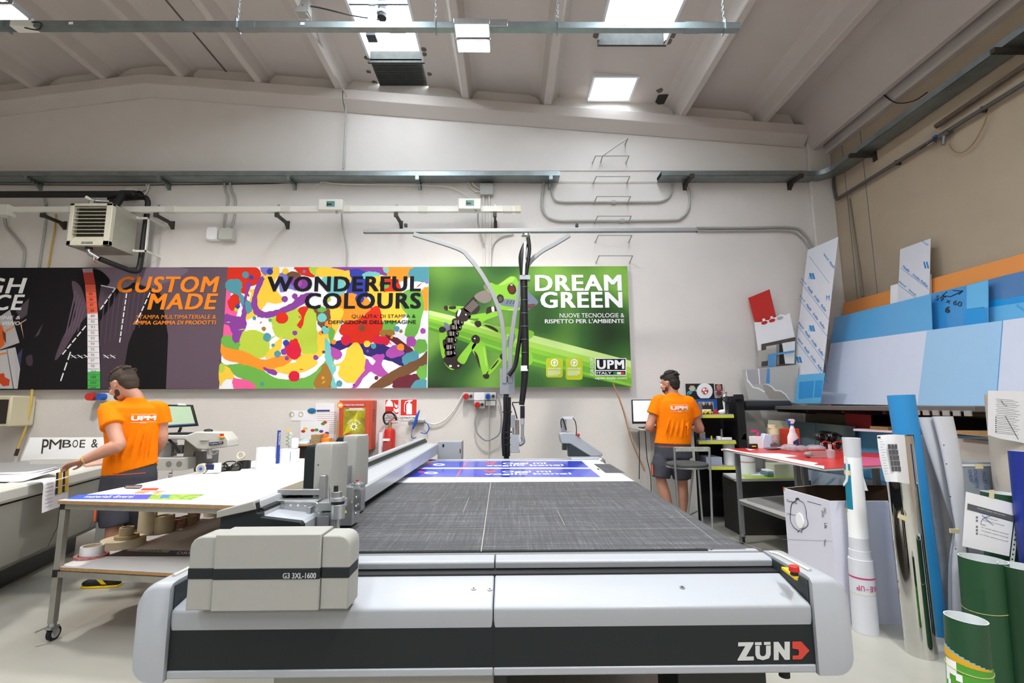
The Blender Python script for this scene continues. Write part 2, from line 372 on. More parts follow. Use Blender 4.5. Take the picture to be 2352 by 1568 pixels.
def wall_arm(x, z, y0, label, m=ironm, name='wall_bracket', w=.03, group='brackets under the cable trays', clip=0, wallx=None):
    g = G()
    if wallx is None:
        g.bx(x-w/2, x+w/2, y0, W-.01, z-.02, z+.02, m); g.bx(x-w/2-.008, x+w/2+.008, W-.012, W, z-.075, z+.045, m)
        n = int((W-y0)/.05)
        for i in range(n): g.bx(x-w/2-.001, x+w/2+.001, y0+.02+i*.05, y0+.038+i*.05, z-.021, z-.019, black); g.bx(x+w/2, x+w/2+.001, y0+.02+i*.05, y0+.038+i*.05, z-.008, z+.008, black)
        g.bx(x-w/2-.01, x+w/2+.01, y0-.004, y0+.03, z-.028, z+.028, m)
        g.prism([(x-w/2, W-.01, z-.02), (x-w/2, W-.09, z-.02), (x-w/2, W-.01, z-.075)], (w, 0, 0), m)
        if clip: g.bx(x-.012, x+.012, y0+.04, y0+.05, z+.02, z+clip, galv)
    else:
        g.bx(y0, wallx, x-w/2, x+w/2, z-.02, z+.02, m); g.bx(wallx-.012, wallx, x-w/2-.01, x+w/2+.01, z-.075, z+.045, m)
        for i in range(5): g.bx(y0+.02+i*.05, y0+.04+i*.05, x-w/2-.001, x+w/2+.001, z-.021, z-.019, black)
    o = g.out(name); tag(o, label, 'bracket', group); return o
for (px, py), l in zip([(95, 432), (390, 432), (678, 430), (965, 427), (1262, 425)], ['leftmost', 'second', 'third', 'fourth', 'rightmost']):
    p = PY(px, py, W); wall_arm(p.x, 4.59, 6.36, l+' of the five thin brackets carrying the long left cable tray', galv)
for (px, py), l in zip([(1572, 425), (1812, 425)], ['left', 'right']):
    p = PY(px, py, W); wall_arm(p.x, 4.585, 6.30, l+' one of two dark brackets under the right hand cable tray', ironm, w=.04)
for yy, l in ((5.75, 'farther'), (3.92, 'nearer')):
    wall_arm(yy, 4.58, 4.36, l+' dark bracket under the cable tray on the tan right wall', ironm, w=.045, wallx=XR)
for (px, py), l in zip([(150, 520), (398, 515), (662, 514), (922, 512), (1138, 510)], ['leftmost, left of the heater', 'just right of the heater', 'middle one, above the splash banner', 'between the two fuse boxes', 'rightmost, beside the right fuse box']):
    p = PY(px, py, W); wall_arm(p.x, 4.01, 6.25, 'dark slotted bracket holding the white trunking, '+l, ironm, group='brackets of the white busbar trunking', clip=.16)
g = G(); zb0 = 4.10
g.bx(-10.5, .19, 6.27, 6.33, zb0-.04, zb0+.04, ivory)
for x in [-9.1, -7.4, -5.9, -4.6, -3.05, -2.25, -1.2, -.05]: g.bx(x, x+.12, 6.262, 6.338, zb0-.043, zb0+.043, M('ivory_joint', '#cfccbf', .45))
g.bx(.12, .19, 6.262, 6.338, zb0-.043, zb0+.043, M('aged_cream', '#d6cfb4', .5))
tag(g.out('busbar_trunking', bev=.003), 'long flat white busbar trunking running along the back wall below the cable tray', 'trunking')
glassg = M('green_window', '#5f8d84', .15, coat=.5)
def fusebox(px, py, w, h, label, screen=True):
    p = PY(px, py, 6.24); t = thing('fuse_box', label, 'fuse box', p-V((0, 0, h/2)), 'fuse boxes clipped on the white trunking')
    G().bx(p.x-w/2, p.x+w/2, 6.2, 6.33, p.z-h/2, p.z+h/2, ivory).out('body', t, bev=.008)
    if screen:
        o = G().bx(p.x-.05, p.x+.06, 6.196, 6.2, p.z-.03, p.z+.045, glassg).bx(p.x-.035, p.x+.02, 6.193, 6.196, p.z-.01, p.z+.008, ink).bx(p.x-.04, p.x-.03, 6.193, 6.196, p.z-.02, p.z+.022, ink).out('window', t)
    G().cyl((p.x+.07, 6.25, p.z-h/2), (p.x+.07, 6.25, p.z-h/2-.03), .016, pipegrey).out('cable_gland', t)
    return p
f1 = fusebox(761, 472, .32, .15, 'white fuse box with green window on the trunking, above the splash banner')
f2 = fusebox(1079, 470, .30, .15, 'white fuse box with pale green window near the right end of the trunking')
f3 = fusebox(10, 483, .16, .15, 'white box on the trunking at the left edge of the picture', False)
def conduit(pts, r, m, label, y=6.575, cat='conduit', name='conduit', clips=True):
    P = LY(pts, y); g = G().tube(P, r, m, n=8, k=6)
    if clips:
        for a, b in zip(P, P[1:]):
            if (b-a).length > .8:
                c = (a+b)/2; g.box(c+V((0, .01, 0)), (r*3.2, .03, r*3.2), m)
    return tag(g.out(name), label, cat)
conduit([(788, 388), (793, 300), (795, 217)], .013, pipegrey, 'thin grey conduit rising from the cable tray to the roof beam', y=6.50)
conduit([(796, 217), (790, 150), (705, 22)], .012, pipegrey, 'grey conduit running down the rib of the roof above the splash banner', y=6.42) if False else None
conduit([(1268, 413), (1268, 440), (1274, 458), (1292, 464), (1340, 464), (1480, 464), (1520, 462), (1540, 447), (1547, 410)], .017, pipegrey, 'upper grey U shaped conduit crossing the wall rungs between the two cable trays')
conduit([(1250, 413), (1245, 470), (1256, 497), (1285, 507), (1330, 507), (1530, 506), (1565, 500), (1582, 478), (1582, 440), (1568, 412)], .018, pipegrey, 'lower grey U shaped conduit hanging between the two cable trays')
conduit([(1600, 523), (1700, 523), (1815, 522), (1845, 535), (1864, 562), (1868, 590), (1870, 640)], .016, pipegrey, 'pair of grey conduits curving down the back wall by the right corner, lower one')
conduit([(1600, 530), (1700, 530), (1808, 530), (1838, 543), (1855, 566), (1860, 590), (1862, 640)], .012, pipegrey, 'thinner grey conduit under the curved one by the right corner')
conduit([(515, 415), (517, 437), (524, 455), (518, 490), (515, 522)], .014, pipegrey, 'left of two grey conduits dropping to the paired wall boxes')
conduit([(528, 415), (531, 437), (540, 458), (539, 495), (532, 522)], .014, pipegrey, 'right of two grey conduits dropping to the paired wall boxes')
conduit([(785, 487), (787, 520), (795, 560), (797, 585), (796, 612)], .014, pipegrey, 'grey flexible conduit from the left fuse box down to the splash banner', y=6.5)
conduit([(1098, 486), (1098, 510), (1104, 535), (1112, 560)], .013, pipegrey, 'two short flexible cables under the right fuse box', y=6.5)
conduit([(1110, 446), (1112, 520), (1112, 612)], .013, ivory, 'left white conduit dropping from the junction box to the green banner')
conduit([(1123, 446), (1126, 520), (1126, 612)], .013, ivory, 'right white conduit dropping from the junction box to the green banner')
conduit([(1180, 538), (1150, 545), (1132, 565), (1128, 600), (1128, 612)], .011, pipegrey, 'grey conduit bending down to the green banner top')
conduit([(10, 492), (14, 520), (35, 545), (54, 570), (56, 590), (52, 616)], .016, pipegrey, 'curved grey conduit below the box at the left edge')
conduit([(100, 445), (106, 480), (103, 520), (90, 614)], .014, pipegrey, 'straight grey conduit behind the white trunking left of the heater')
conduit([(128, 492), (126, 525), (118, 570), (111, 614)], .010, M('yellow_cable', '#c9a243', .5), 'yellow cable hanging left of the heater', name='yellow_cable', cat='cable')
conduit([(0, 424), (300, 425), (600, 422), (700, 419), (1000, 418), (1260, 420)], .006, cable, 'dark cable running along the wall under the long cable tray', y=6.59, cat='cable', name='wall_cable', clips=False)
conduit([(700, 428), (716, 431), (735, 421), (742, 418), (800, 423), (1000, 426), (1050, 436), (1085, 457)], .006, ivory, 'loose pale cable looping under the tray to the right fuse box', y=6.55, cat='cable', name='wall_cable', clips=False)
conduit([(1262, 416), (1400, 417), (1560, 416)], .008, ivory, 'thin white pipe crossing the wall rungs beside the trays', clips=False)
def jbox(x0, y0, x1, y1, label, m=ivory, y=6.52, d=.08):
    a = PY(x0, y1, y); b = PY(x1, y0, y); g = G().bx(a.x, b.x, y, W, a.z, b.z, m)
    for i in (0, 1):
        for j in (0, 1): g.cyl((a.x+.012+(b.x-a.x-.024)*i, y-.003, a.z+.012+(b.z-a.z-.024)*j), (a.x+.012+(b.x-a.x-.024)*i, y, a.z+.012+(b.z-a.z-.024)*j), .005, greyink, n=8)
    return tag(g.out('junction_box', bev=.006), label, 'junction box')
jbox(1102, 421, 1133, 446, 'grey junction box under the cable tray, fed by two curved conduits', pipegrey)
for k, s in enumerate(((1075, 415, 0), (1083, 415, 8))):
    conduit([(s[0], 415), (s[0]+6, 430+s[2]*-.6), (s[0]+18, 440-s[2]*.8), (1102, 440-s[2]*.8)], .011, ivory, 'outer curved conduit into the grey junction box' if k == 0 else 'inner curved conduit into the grey junction box', clips=False)
jbox(473, 521, 500, 549, 'white square box of the pair on the wall above the custom made banner', pure)
jbox(501, 523, 534, 549, 'grey box of the pair on the wall above the custom made banner', M('grey_box', '#bcbdb4', .5), y=6.49)
jbox(283, 431, 312, 455, 'white junction box behind the heater pipes', ivory)
for k, dy in enumerate((0, 6)):
    conduit([(313, 452-dy*2), (330, 448-dy*2), (338, 438-dy), (342-dy, 424)], .011, ivory, ('lower' if k == 0 else 'upper')+' curved conduit beside the heater junction box', clips=False)
# steel rungs let into the wall
def rung(pts, label):
    P = [PY(*pts[0], W), PY(*pts[1], 6.42), PY(*pts[2], 6.42), PY(*pts[3], W)]
    g = G(); 
    for a, b in zip(P, P[1:]): g.cyl(a, b, .008, pipegrey, n=8)
    for p in P[1:3]: g.sph(p, .009, pipegrey, n=8)
    for p in (P[0], P[3]): g.cyl(p-V((0, .004, 0)), p, .02, M('render_patch', '#c9c5c0', .9), n=10)
    tag(g.out('wall_rung'), label, 'ladder rung', 'steel rungs up the back wall')
for y_, n in ((374, 'second from top, beside the bent rung'), (421, 'level with the cable trays'), (467, 'just above the upper U conduit'), (512, 'on the lower U conduit line'), (556, 'just below the grey boom rail'), (603, 'lowest one, right above the green banner')):
    o = (y_-374)*.035
    rung([(1361+o, y_), (1368+o, y_-16), (1445+o, y_-16), (1438+o, y_)], 'thin steel wall rung, '+n)
g = G(); P = [PY(1380, 372, W), PY(1384, 358, 6.42), PY(1442, 317, 6.35), PY(1436, 332, W)]
for a, b in zip(P, P[1:]): g.cyl(a, b, .009, pipegrey, n=8)
tag(g.out('wall_rung'), 'bent steel rung slanting up at the top of the wall ladder', 'ladder rung', 'steel rungs up the back wall')
# pipes on the right wall
def rpipe(a, b, r, m, label, x=XR-.05, extra=None, name='wall_pipe'):
    P = [PX(*a, x), PX(*b, x)]; d = (P[1]-P[0]); g = G().cyl(P[0], P[0]+d*1.6, r, m)
    n = int(d.length/1.1)
    for i in range(1, n+2): c = P[0]+d.normalized()*i*1.05; g.box(c+V((.02, 0, 0)), (.06, .02, r*2.6), ironm)
    if extra: extra(g)
    tag(g.out(name), label, 'pipe')
pipem = M('grey_iron_pipe', '#6b6a66', .5, .5, nz=.2, sc=20)
def valve(g):
    p = PX(2170, 308, XR-.05); g.cyl(p-V((0, .06, 0)), p+V((0, .06, 0)), .032, pipem); g.cyl(p, p+V((-.03, 0, -.12)), .02, steel)
    g.bar(p+V((-.04, .05, -.01)), p+V((-.06, .24, -.03)), .018, .006, black); g.cyl(p+V((0, .12, 0)), p+V((0, .2, 0)), .028, steel); g.box(p+V((-.03, .08, .02)), (.03, .04, .02), blue)
rpipe((1922, 458), (2352, 192), .022, pipem, 'dark water pipe with a valve climbing along the tan right wall', extra=valve)
rpipe((2150, 290), (2352, 152), .026, M('rusty_pipe', '#6f5d4f', .8, .2, nz=.3, sc=25), 'short rusty pipe end above the dark pipe on the tan wall', x=XR-.045)
g = G().tube([PX(*p, XR-.04) for p in ((2180, 330), (2190, 346), (2210, 350), (2235, 330), (2258, 290), (2272, 250), (2280, 236))], .006, M('tan_cable', '#9c8457', .6)); tag(g.out('loose_cable'), 'loose tan cable hanging in a loop under the pipe valve', 'cable')
g = G().tube([(PX(2030, 218, XR-.1)), PX(2058, 236, XR-.1), PX(2098, 232, XR-.1), PX(2130, 212, XR-.1)], .006, cable); tag(g.out('loose_cable'), 'thin dark cable sagging from the gutter beam to the wall tray', 'cable')
g = G().tube([PX(1916, 395, XR-.03), PX(1914, 420, XR-.03), PX(1920, 455, XR-.03)], .018, pipem).tube([PX(1950, 456, XR-.02), PX(1956, 500, XR-.02), PX(1982, 680, XR-.02)], .015, M('tan_conduit', '#8f8371', .6))
tag(g.out('corner_conduit'), 'conduits dropping down the right wall corner beside the seam', 'conduit')
# ---------------------------------------------------------------- unit heater
hm = M('heater_enamel', '#cfccba', .4, .1, nz=.06, sc=20); hs = M('heater_side', '#b3b2a4', .35, .5, nz=.12, sc=10); hd = M('heater_inside', '#2c2a22', .6)
x0, x1, y0, y1, z0, z1 = -5.53, -5.0, 5.9, 6.32, 3.47, 4.02
t = thing('unit_heater', 'boxy cream unit heater with louvred front hung high on the back wall', 'heater', ((x0+x1)/2, 6.1, z0))
g = G(); g.bx(x0, x1, y0+.05, y1, z0, z1, hs); g.bx(x0+.07, x1-.075, y0+.045, y0+.052, z0+.13, z1-.03, hd)
g.bx(x0, x0+.05, y0, y0+.05, z0, z1, hm); g.bx(x1-.075, x1, y0, y0+.05, z0, z1, hm); g.bx(x0, x1, y0, y0+.05, z1-.03, z1, hm); g.bx(x0, x1, y0, y0+.05, z0, z0+.06, hm)
g.prism([(x0+.05, y0+.02, z0+.06), (x0+.05, y0+.05, z0+.13), (x0+.05, y0+.05, z0+.06)], (x1-x0-.125, 0, 0), hm); g.out('casing', t, bev=.006)
for i in range(8):
    z = z0+.155+i*.048; g = G().prism([(x0+.055, y0+.005, z), (x0+.055, y0+.06, z+.012), (x0+.055, y0+.06, z+.016), (x0+.055, y0+.005, z+.006)], (x1-x0-.135, 0, 0), hm); g.out('louvre', t)
G().bx(-5.34, -5.20, y0-.003, y0, z0+.02, z0+.045, ironm).text('SABIANA', V((-5.335, y0-.0035, z0+.025)), V((-5.205, y0-.0035, z0+.025)), V((-5.335, y0-.0035, z0+.041)), ivory).out('name_plate', t)
g = G(); 
for z in (z1-.03, z0+.06):
    g.bx(x1, x1+.02, y1-.03, y1, z-.015, z+.015, ivory); g.bx(x1, x1+.16, y1-.01, y1+.01, z-.012, z+.012, ivory); g.bar((x1+.15, y1, z), (x1+.15, W, z-.0), .024, .024, ivory)
g.bx(x1+.14, x1+.16, y1-.01, y1+.01, z0+.05, z1-.02, ivory); g.out('wall_frame', t)
blk = M('pipe_lagging', '#1d1c1c', .55, nz=.3, sc=30)
g = G(); g.tube([(-11, 6.36, 4.35), (-5.5, 6.36, 4.35), (-5.28, 6.34, 4.35), (-5.23, 6.3, 4.30), (-5.22, 6.2, 4.12), (-5.22, 6.15, 4.0)], .045, blk, n=14); tag(g.out('lagged_pipe'), 'thick black lagged pipe running in from the left to the top of the heater', 'pipe')
g = G(); g.tube([(-5.5, 6.42, 4.30), (-5.05, 6.42, 4.33), (-4.98, 6.42, 4.3), (-4.96, 6.42, 4.2), (-4.97, 6.42, 3.8), (-4.99, 6.42, 3.35), (-5.02, 6.38, 3.27), (-5.1, 6.25, 3.29), (-5.22, 6.05, 3.34)], .034, blk, n=12)
tag(g.out('lagged_pipe'), 'black lagged return pipe looping down behind and under the heater', 'pipe')
g = G(); g.cyl((-5.22, 6.04, 3.34), (-5.30, 5.98, 3.40), .03, steel); g.cyl((-5.30, 5.98, 3.40), (-5.31, 5.98, 3.48), .028, steel); g.cyl((-5.31, 5.98, 3.44), (-5.31, 5.98, 3.475), .04, black, n=6); g.cyl((-5.25, 6.0, 3.36), (-5.25, 6.0, 3.30), .012, steel); g.bar((-5.25, 6.0, 3.30), (-5.19, 5.98, 3.26), .016, .005, redm)
tag(g.out('pipe_valve'), 'steel valve with a small red lever under the heater', 'valve')
g = G(); g.cyl((-5.36, 6.0, 4.03), (-5.36, 6.0, 4.10), .028, steel, n=8); g.cyl((-5.36, 6.0, 4.10), (-5.22, 6.1, 4.13), .022, steel); g.sph((-5.35, 6.0, 4.1), .032, steel, n=10); g.cyl((-5.35, 5.99, 4.1), (-5.40, 5.95, 4.13), .02, ivory)
tag(g.out('pipe_valve'), 'small steel valve on top of the heater', 'valve')
# ---------------------------------------------------------------- the long printed banners
YB = 6.50
def inkm(c, name=None): return M('print_'+c.strip('#'), c, .6, nz=.02, spec=.15)
ZT_, ZL_ = 3.385, 1.70
def bsplit(px, py): return PY(px, py, YB)
TL_, BL_ = PY(0, 617, YB), PY(0, 893, YB)
ztop, zbot = PY(700, 613, YB).z, PY(700, 892, YB).z
xr_ = PY(1446, 750, YB).x
cuts = [(-9.3, -9.3), (PY(76, 616, YB).x, PY(42, 892, YB).x), (PY(524, 613, YB).x, PY(500, 892, YB).x), (PY(985, 612, YB).x, PY(982, 891, YB).x), (xr_, xr_)]
def banner(i, label, base):
    a, b = cuts[i], cuts[i+1]; g = G()
    g.prism([(a[0], YB, ztop), (b[0], YB, ztop), (b[1], YB, zbot), (a[1], YB, zbot)], (0, .08, 0), base, pure); return g
dn = [0]
def bp(g, pts, m, base=0, curve=0, n=4):
    """a printed patch of the banner; pts already in world space on the banner face"""
    dn[0] += 1; off = .0006+base*.0001
    P = crom(pts, n, True) if curve else pts
    P = [V((min(p.x, BX[1]), p.y-off, min(max(p.z, zbot+.002), ztop-.002))) for p in P]
    P = [V((max(p.x, BX[0]), p.y, p.z)) for p in P]
    g.add(P, [tuple(range(len(P)))], m)
def btext(g, t, z, m, box, off=.02, shear=0, base=60, sp=1):
    x0, y0, x1, y1 = box; a, b, c = z(x0, y1), z(x1, y1), z(x0, y0); d = V((0, -.0006-base*.0001, 0))
    # level lettering
    zz = (a.z+b.z)/2; h = c.z-a.z; g.text(t, V((a.x, YB, zz))+d, V((b.x, YB, zz))+d, V((a.x, YB, zz+h))+d, m, th=.0005, off=off, shear=shear, sp=1.12 if off > .03 else sp)
z4 = lambda x, y: PY(x/3.015, 380+y/3.015, YB)
z5 = lambda x, y: PY(500+x/3.016, 380+y/3.016, YB)
zg = lambda x, y: PY(960+x/3.733, 480+y/3.733, YB)
zf = lambda x, y: PY(980+x/5.407, 600+y/5.407, YB)
zh = lambda x, y: PY(x/5.227, 600+y/5.227, YB)
# 1 high performance (cut by the picture edge)
g = banner(0, '', inkm('#1d1b1e')); BX = (-9.3, cuts[1][0]); 
for pts, c in [([(0, 660), (120, 580), (235, 975), (0, 1060)], '#b9b4b6'), ([(0, 1070), (185, 1030), (255, 1290), (215, 1528), (0, 1528)], '#c3bfc0'), ([(190, 600), (365, 440), (345, 640), (260, 690)], '#57505a'), ([(75, 1040), (85, 1040), (170, 1528), (155, 1528)], '#6b6a70'), ([(210, 1120), (275, 1040), (265, 1200), (245, 1290)], '#3d4260'),
               ([(0, 750), (30, 780), (60, 870), (55, 1000), (0, 1050)], '#d9662a'), ([(240, 740), (340, 690), (335, 705), (258, 742), (305, 930), (295, 930)], '#cfa58a'), ([(0, 1105), (80, 1088), (80, 1110), (0, 1128)], '#e0893a'), ([(0, 1350), (50, 1340), (60, 1390), (120, 1420), (110, 1490), (40, 1500), (0, 1460)], '#c94a26'), ([(30, 830), (70, 860), (75, 990), (40, 920)], '#6a3a2c'), ([(60, 830), (180, 770), (180, 785), (75, 850)], '#e0893a')]:
    bp(g, [zh(*p) for p in pts], inkm(c), dn[0] % 12)
for k in range(16): bp(g, [zh(175+k*1.4, 1090+k*27), zh(205+k*1.4, 1088+k*27), zh(205+k*1.4, 1091+k*27), zh(175+k*1.4, 1093+k*27)], inkm('#77757a'), 20)
btext(g, 'HIGH', zh, pure, (-560, 200, 310, 388), .045, .15)
btext(g, 'CE', zh, pure, (-75, 398, 283, 588), .045, .15)
btext(g, 'IMMAGINE &', zh, pure, (-290, 655, 250, 697), .01, .15)
btext(g, 'VISIVO', zh, pure, (28, 722, 243, 767), .03, .15)
tag(g.out('banner', recalc=False), 'dark banner cut by the left picture edge, with white GH and CE letters', 'banner', 'printed banners on the back wall')
# 2 custom made
sm_ = bpy.data.materials.new('suit_print'); sm_.use_nodes = True; N = sm_.node_tree.nodes; L = sm_.node_tree.links; b_ = N['Principled BSDF']; b_.inputs['Roughness'].default_value = .65
tc = N.new('ShaderNodeTexCoord'); wv = N.new('ShaderNodeTexNoise'); mp = N.new('ShaderNodeMapping'); mp.inputs['Rotation'].default_value = (0, .5, 0); mp.inputs['Scale'].default_value = (2.2, 1, .9)
L.new(tc.outputs['Object'], mp.inputs[0]); L.new(mp.outputs[0], wv.inputs['Vector']); wv.inputs['Scale'].default_value = 1.6; wv.inputs['Detail'].default_value = 2
rp = N.new('ShaderNodeValToRGB'); e = rp.color_ramp.elements; e[0].position = .45; e[0].color = lin('#1c191b'); e[1].position = .75; e[1].color = lin('#6f5a68'); L.new(wv.outputs[0], rp.inputs[0]); L.new(rp.outputs[0], b_.inputs['Base Color'])
g = banner(1, '', inkm('#1f1c1f')); BX = (cuts[1][1], cuts[2][0])
suit = inkm('#4a3d47'); suit2 = inkm('#5d4d59'); mauve = inkm('#63525f'); lil = inkm('#857484')
for pts, c, cv in [([(560, 720), (1578, 706), (1578, 1010), (1540, 1545), (1148, 1545), (1165, 1180), (1120, 900), (1040, 850), (830, 780), (640, 760)], mauve, 0), ([(640, 715), (960, 712), (900, 830), (800, 850), (700, 800)], lil, 1), ([(960, 715), (1300, 712), (1180, 800), (1000, 830)], inkm('#776574'), 1),
                   ([(500, 800), (560, 840), (600, 960), (640, 1000), (560, 1090), (430, 1300), (380, 1340), (440, 1180), (520, 1040), (510, 900)], suit2, 1), ([(700, 830), (800, 850), (690, 1010), (680, 960)], suit2, 0), ([(830, 860), (1060, 860), (1030, 890), (950, 1080), (890, 1230), (860, 1400), (850, 1545), (700, 1545), (690, 1080), (780, 960)], suit, 0), ([(1010, 920), (1110, 880), (1165, 1180), (1150, 1545), (860, 1545), (880, 1280), (950, 1070)], inkm('#1b181a'), 0),
                   ([(640, 720), (700, 730), (760, 790), (740, 830), (680, 800), (640, 790)], inkm('#171517'), 1), ([(240, 1190), (300, 1090), (270, 1170)], suit2, 0), ([(180, 1330), (220, 1310), (225, 1380), (190, 1380)], suit, 1), ([(690, 1020), (800, 870), (815, 870), (770, 960), (690, 1080)], inkm('#171517'), 0)]:
    bp(g, [z4(*p) for p in pts], c, dn[0] % 12+2, cv)
for k in range(9): x = 725+k*34; bp(g, [z4(x, 880), z4(x+9, 880), z4(x-30, 1250-k*16), z4(x-36, 1250-k*16)], inkm('#574955'), 15)
for k in range(5): bp(g, [z4(520+k*16, 870+k*24), z4(533+k*16, 866+k*24), z4(455+k*22, 1190+k*-10), z4(448+k*22, 1190+k*-10)], inkm('#6d5b69'), 15)
def dash(a, b, n, w, fill=.75):
    a = V((a[0], a[1], 0)); b = V((b[0], b[1], 0)); d = b-a; q = V((-d.y, d.x, 0)).normalized()*w/2
    for i in range(n):
        s = a+d*(i/n); e = a+d*((i+fill)/n); bp(g, [z4(*(s+q)[:2]), z4(*(e+q)[:2]), z4(*(e-q)[:2]), z4(*(s-q)[:2])], pure, 18)
dash((800, 850), (690, 1005), 4, 9); dash((595, 1110), (425, 1318), 5, 9); dash((878, 885), (828, 1235), 8, 8); dash((490, 1290), (415, 1510), 3, 9); dash((1040, 880), (935, 1110), 5, 8); dash((700, 830), (800, 850), 1, 7, 1)
for x in range(490, 800, 45):
    if 600 < x < 700: continue
    for s in (1, -1): bp(g, [z4(x, 1322-10*s), z4(x+5, 1318-10*s), z4(x+42, 1322+10*s), z4(x+37, 1326+10*s)], pure, 18)
tape = [((572, 714, 642, 714), (590, 825, 662, 825), '#b8443c'), ((590, 825, 662, 825), (606, 1024, 678, 1020), '#ee6a50'), ((606, 1024, 678, 1020), (608, 1428, 694, 1424), '#eceaec'), ((608, 1428, 694, 1424), (608, 1545, 696, 1545), '#4fb455')]
bp(g, [z4(572, 714), z4(642, 712), z4(645, 740), z4(578, 742)], inkm('#a79aa8'), 25)
for a, b, c in tape: bp(g, [z4(a[0], a[1]), z4(a[2], a[3]), z4(b[2], b[3]), z4(b[0], b[1])], inkm(c), 22)
for i in range(19):
    y = 870+i*38.4; x = 592+(y-840)*.085 if y < 1030 else 607; dx = 70 if y < 1030 else 80
    bp(g, [z4(x+2, y), z4(x+dx, y), z4(x+dx, y+2.5), z4(x+2, y+2.5)], inkm('#9a4a44') if y < 1400 else inkm('#226b2c'), 26)
    btext(g, str(85+i if i else 86), z4, inkm('#7a2d28') if i < 5 else (greyink if i < 15 else ink), (x+22, y+9, x+48 if i < 14 else x+58, y+28), .01, base=27)
oc = inkm('#f88a22')
btext(g, 'CUSTOM', z4, oc, (810, 768, 1515, 880), .05, .15); btext(g, 'MADE', z4, oc, (1022, 886, 1505, 997), .05, .15)
btext(g, 'STAMPA MULTIMATERIALE &', z4, oc, (945, 1034, 1497, 1062), .0, .1); btext(g, 'AMPIA GAMMA DI PRODOTTI', z4, oc, (922, 1074, 1497, 1101), .03, .1)
tag(g.out('banner', recalc=False), 'dark banner with measuring tape and orange CUSTOM MADE lettering', 'banner', 'printed banners on the back wall')
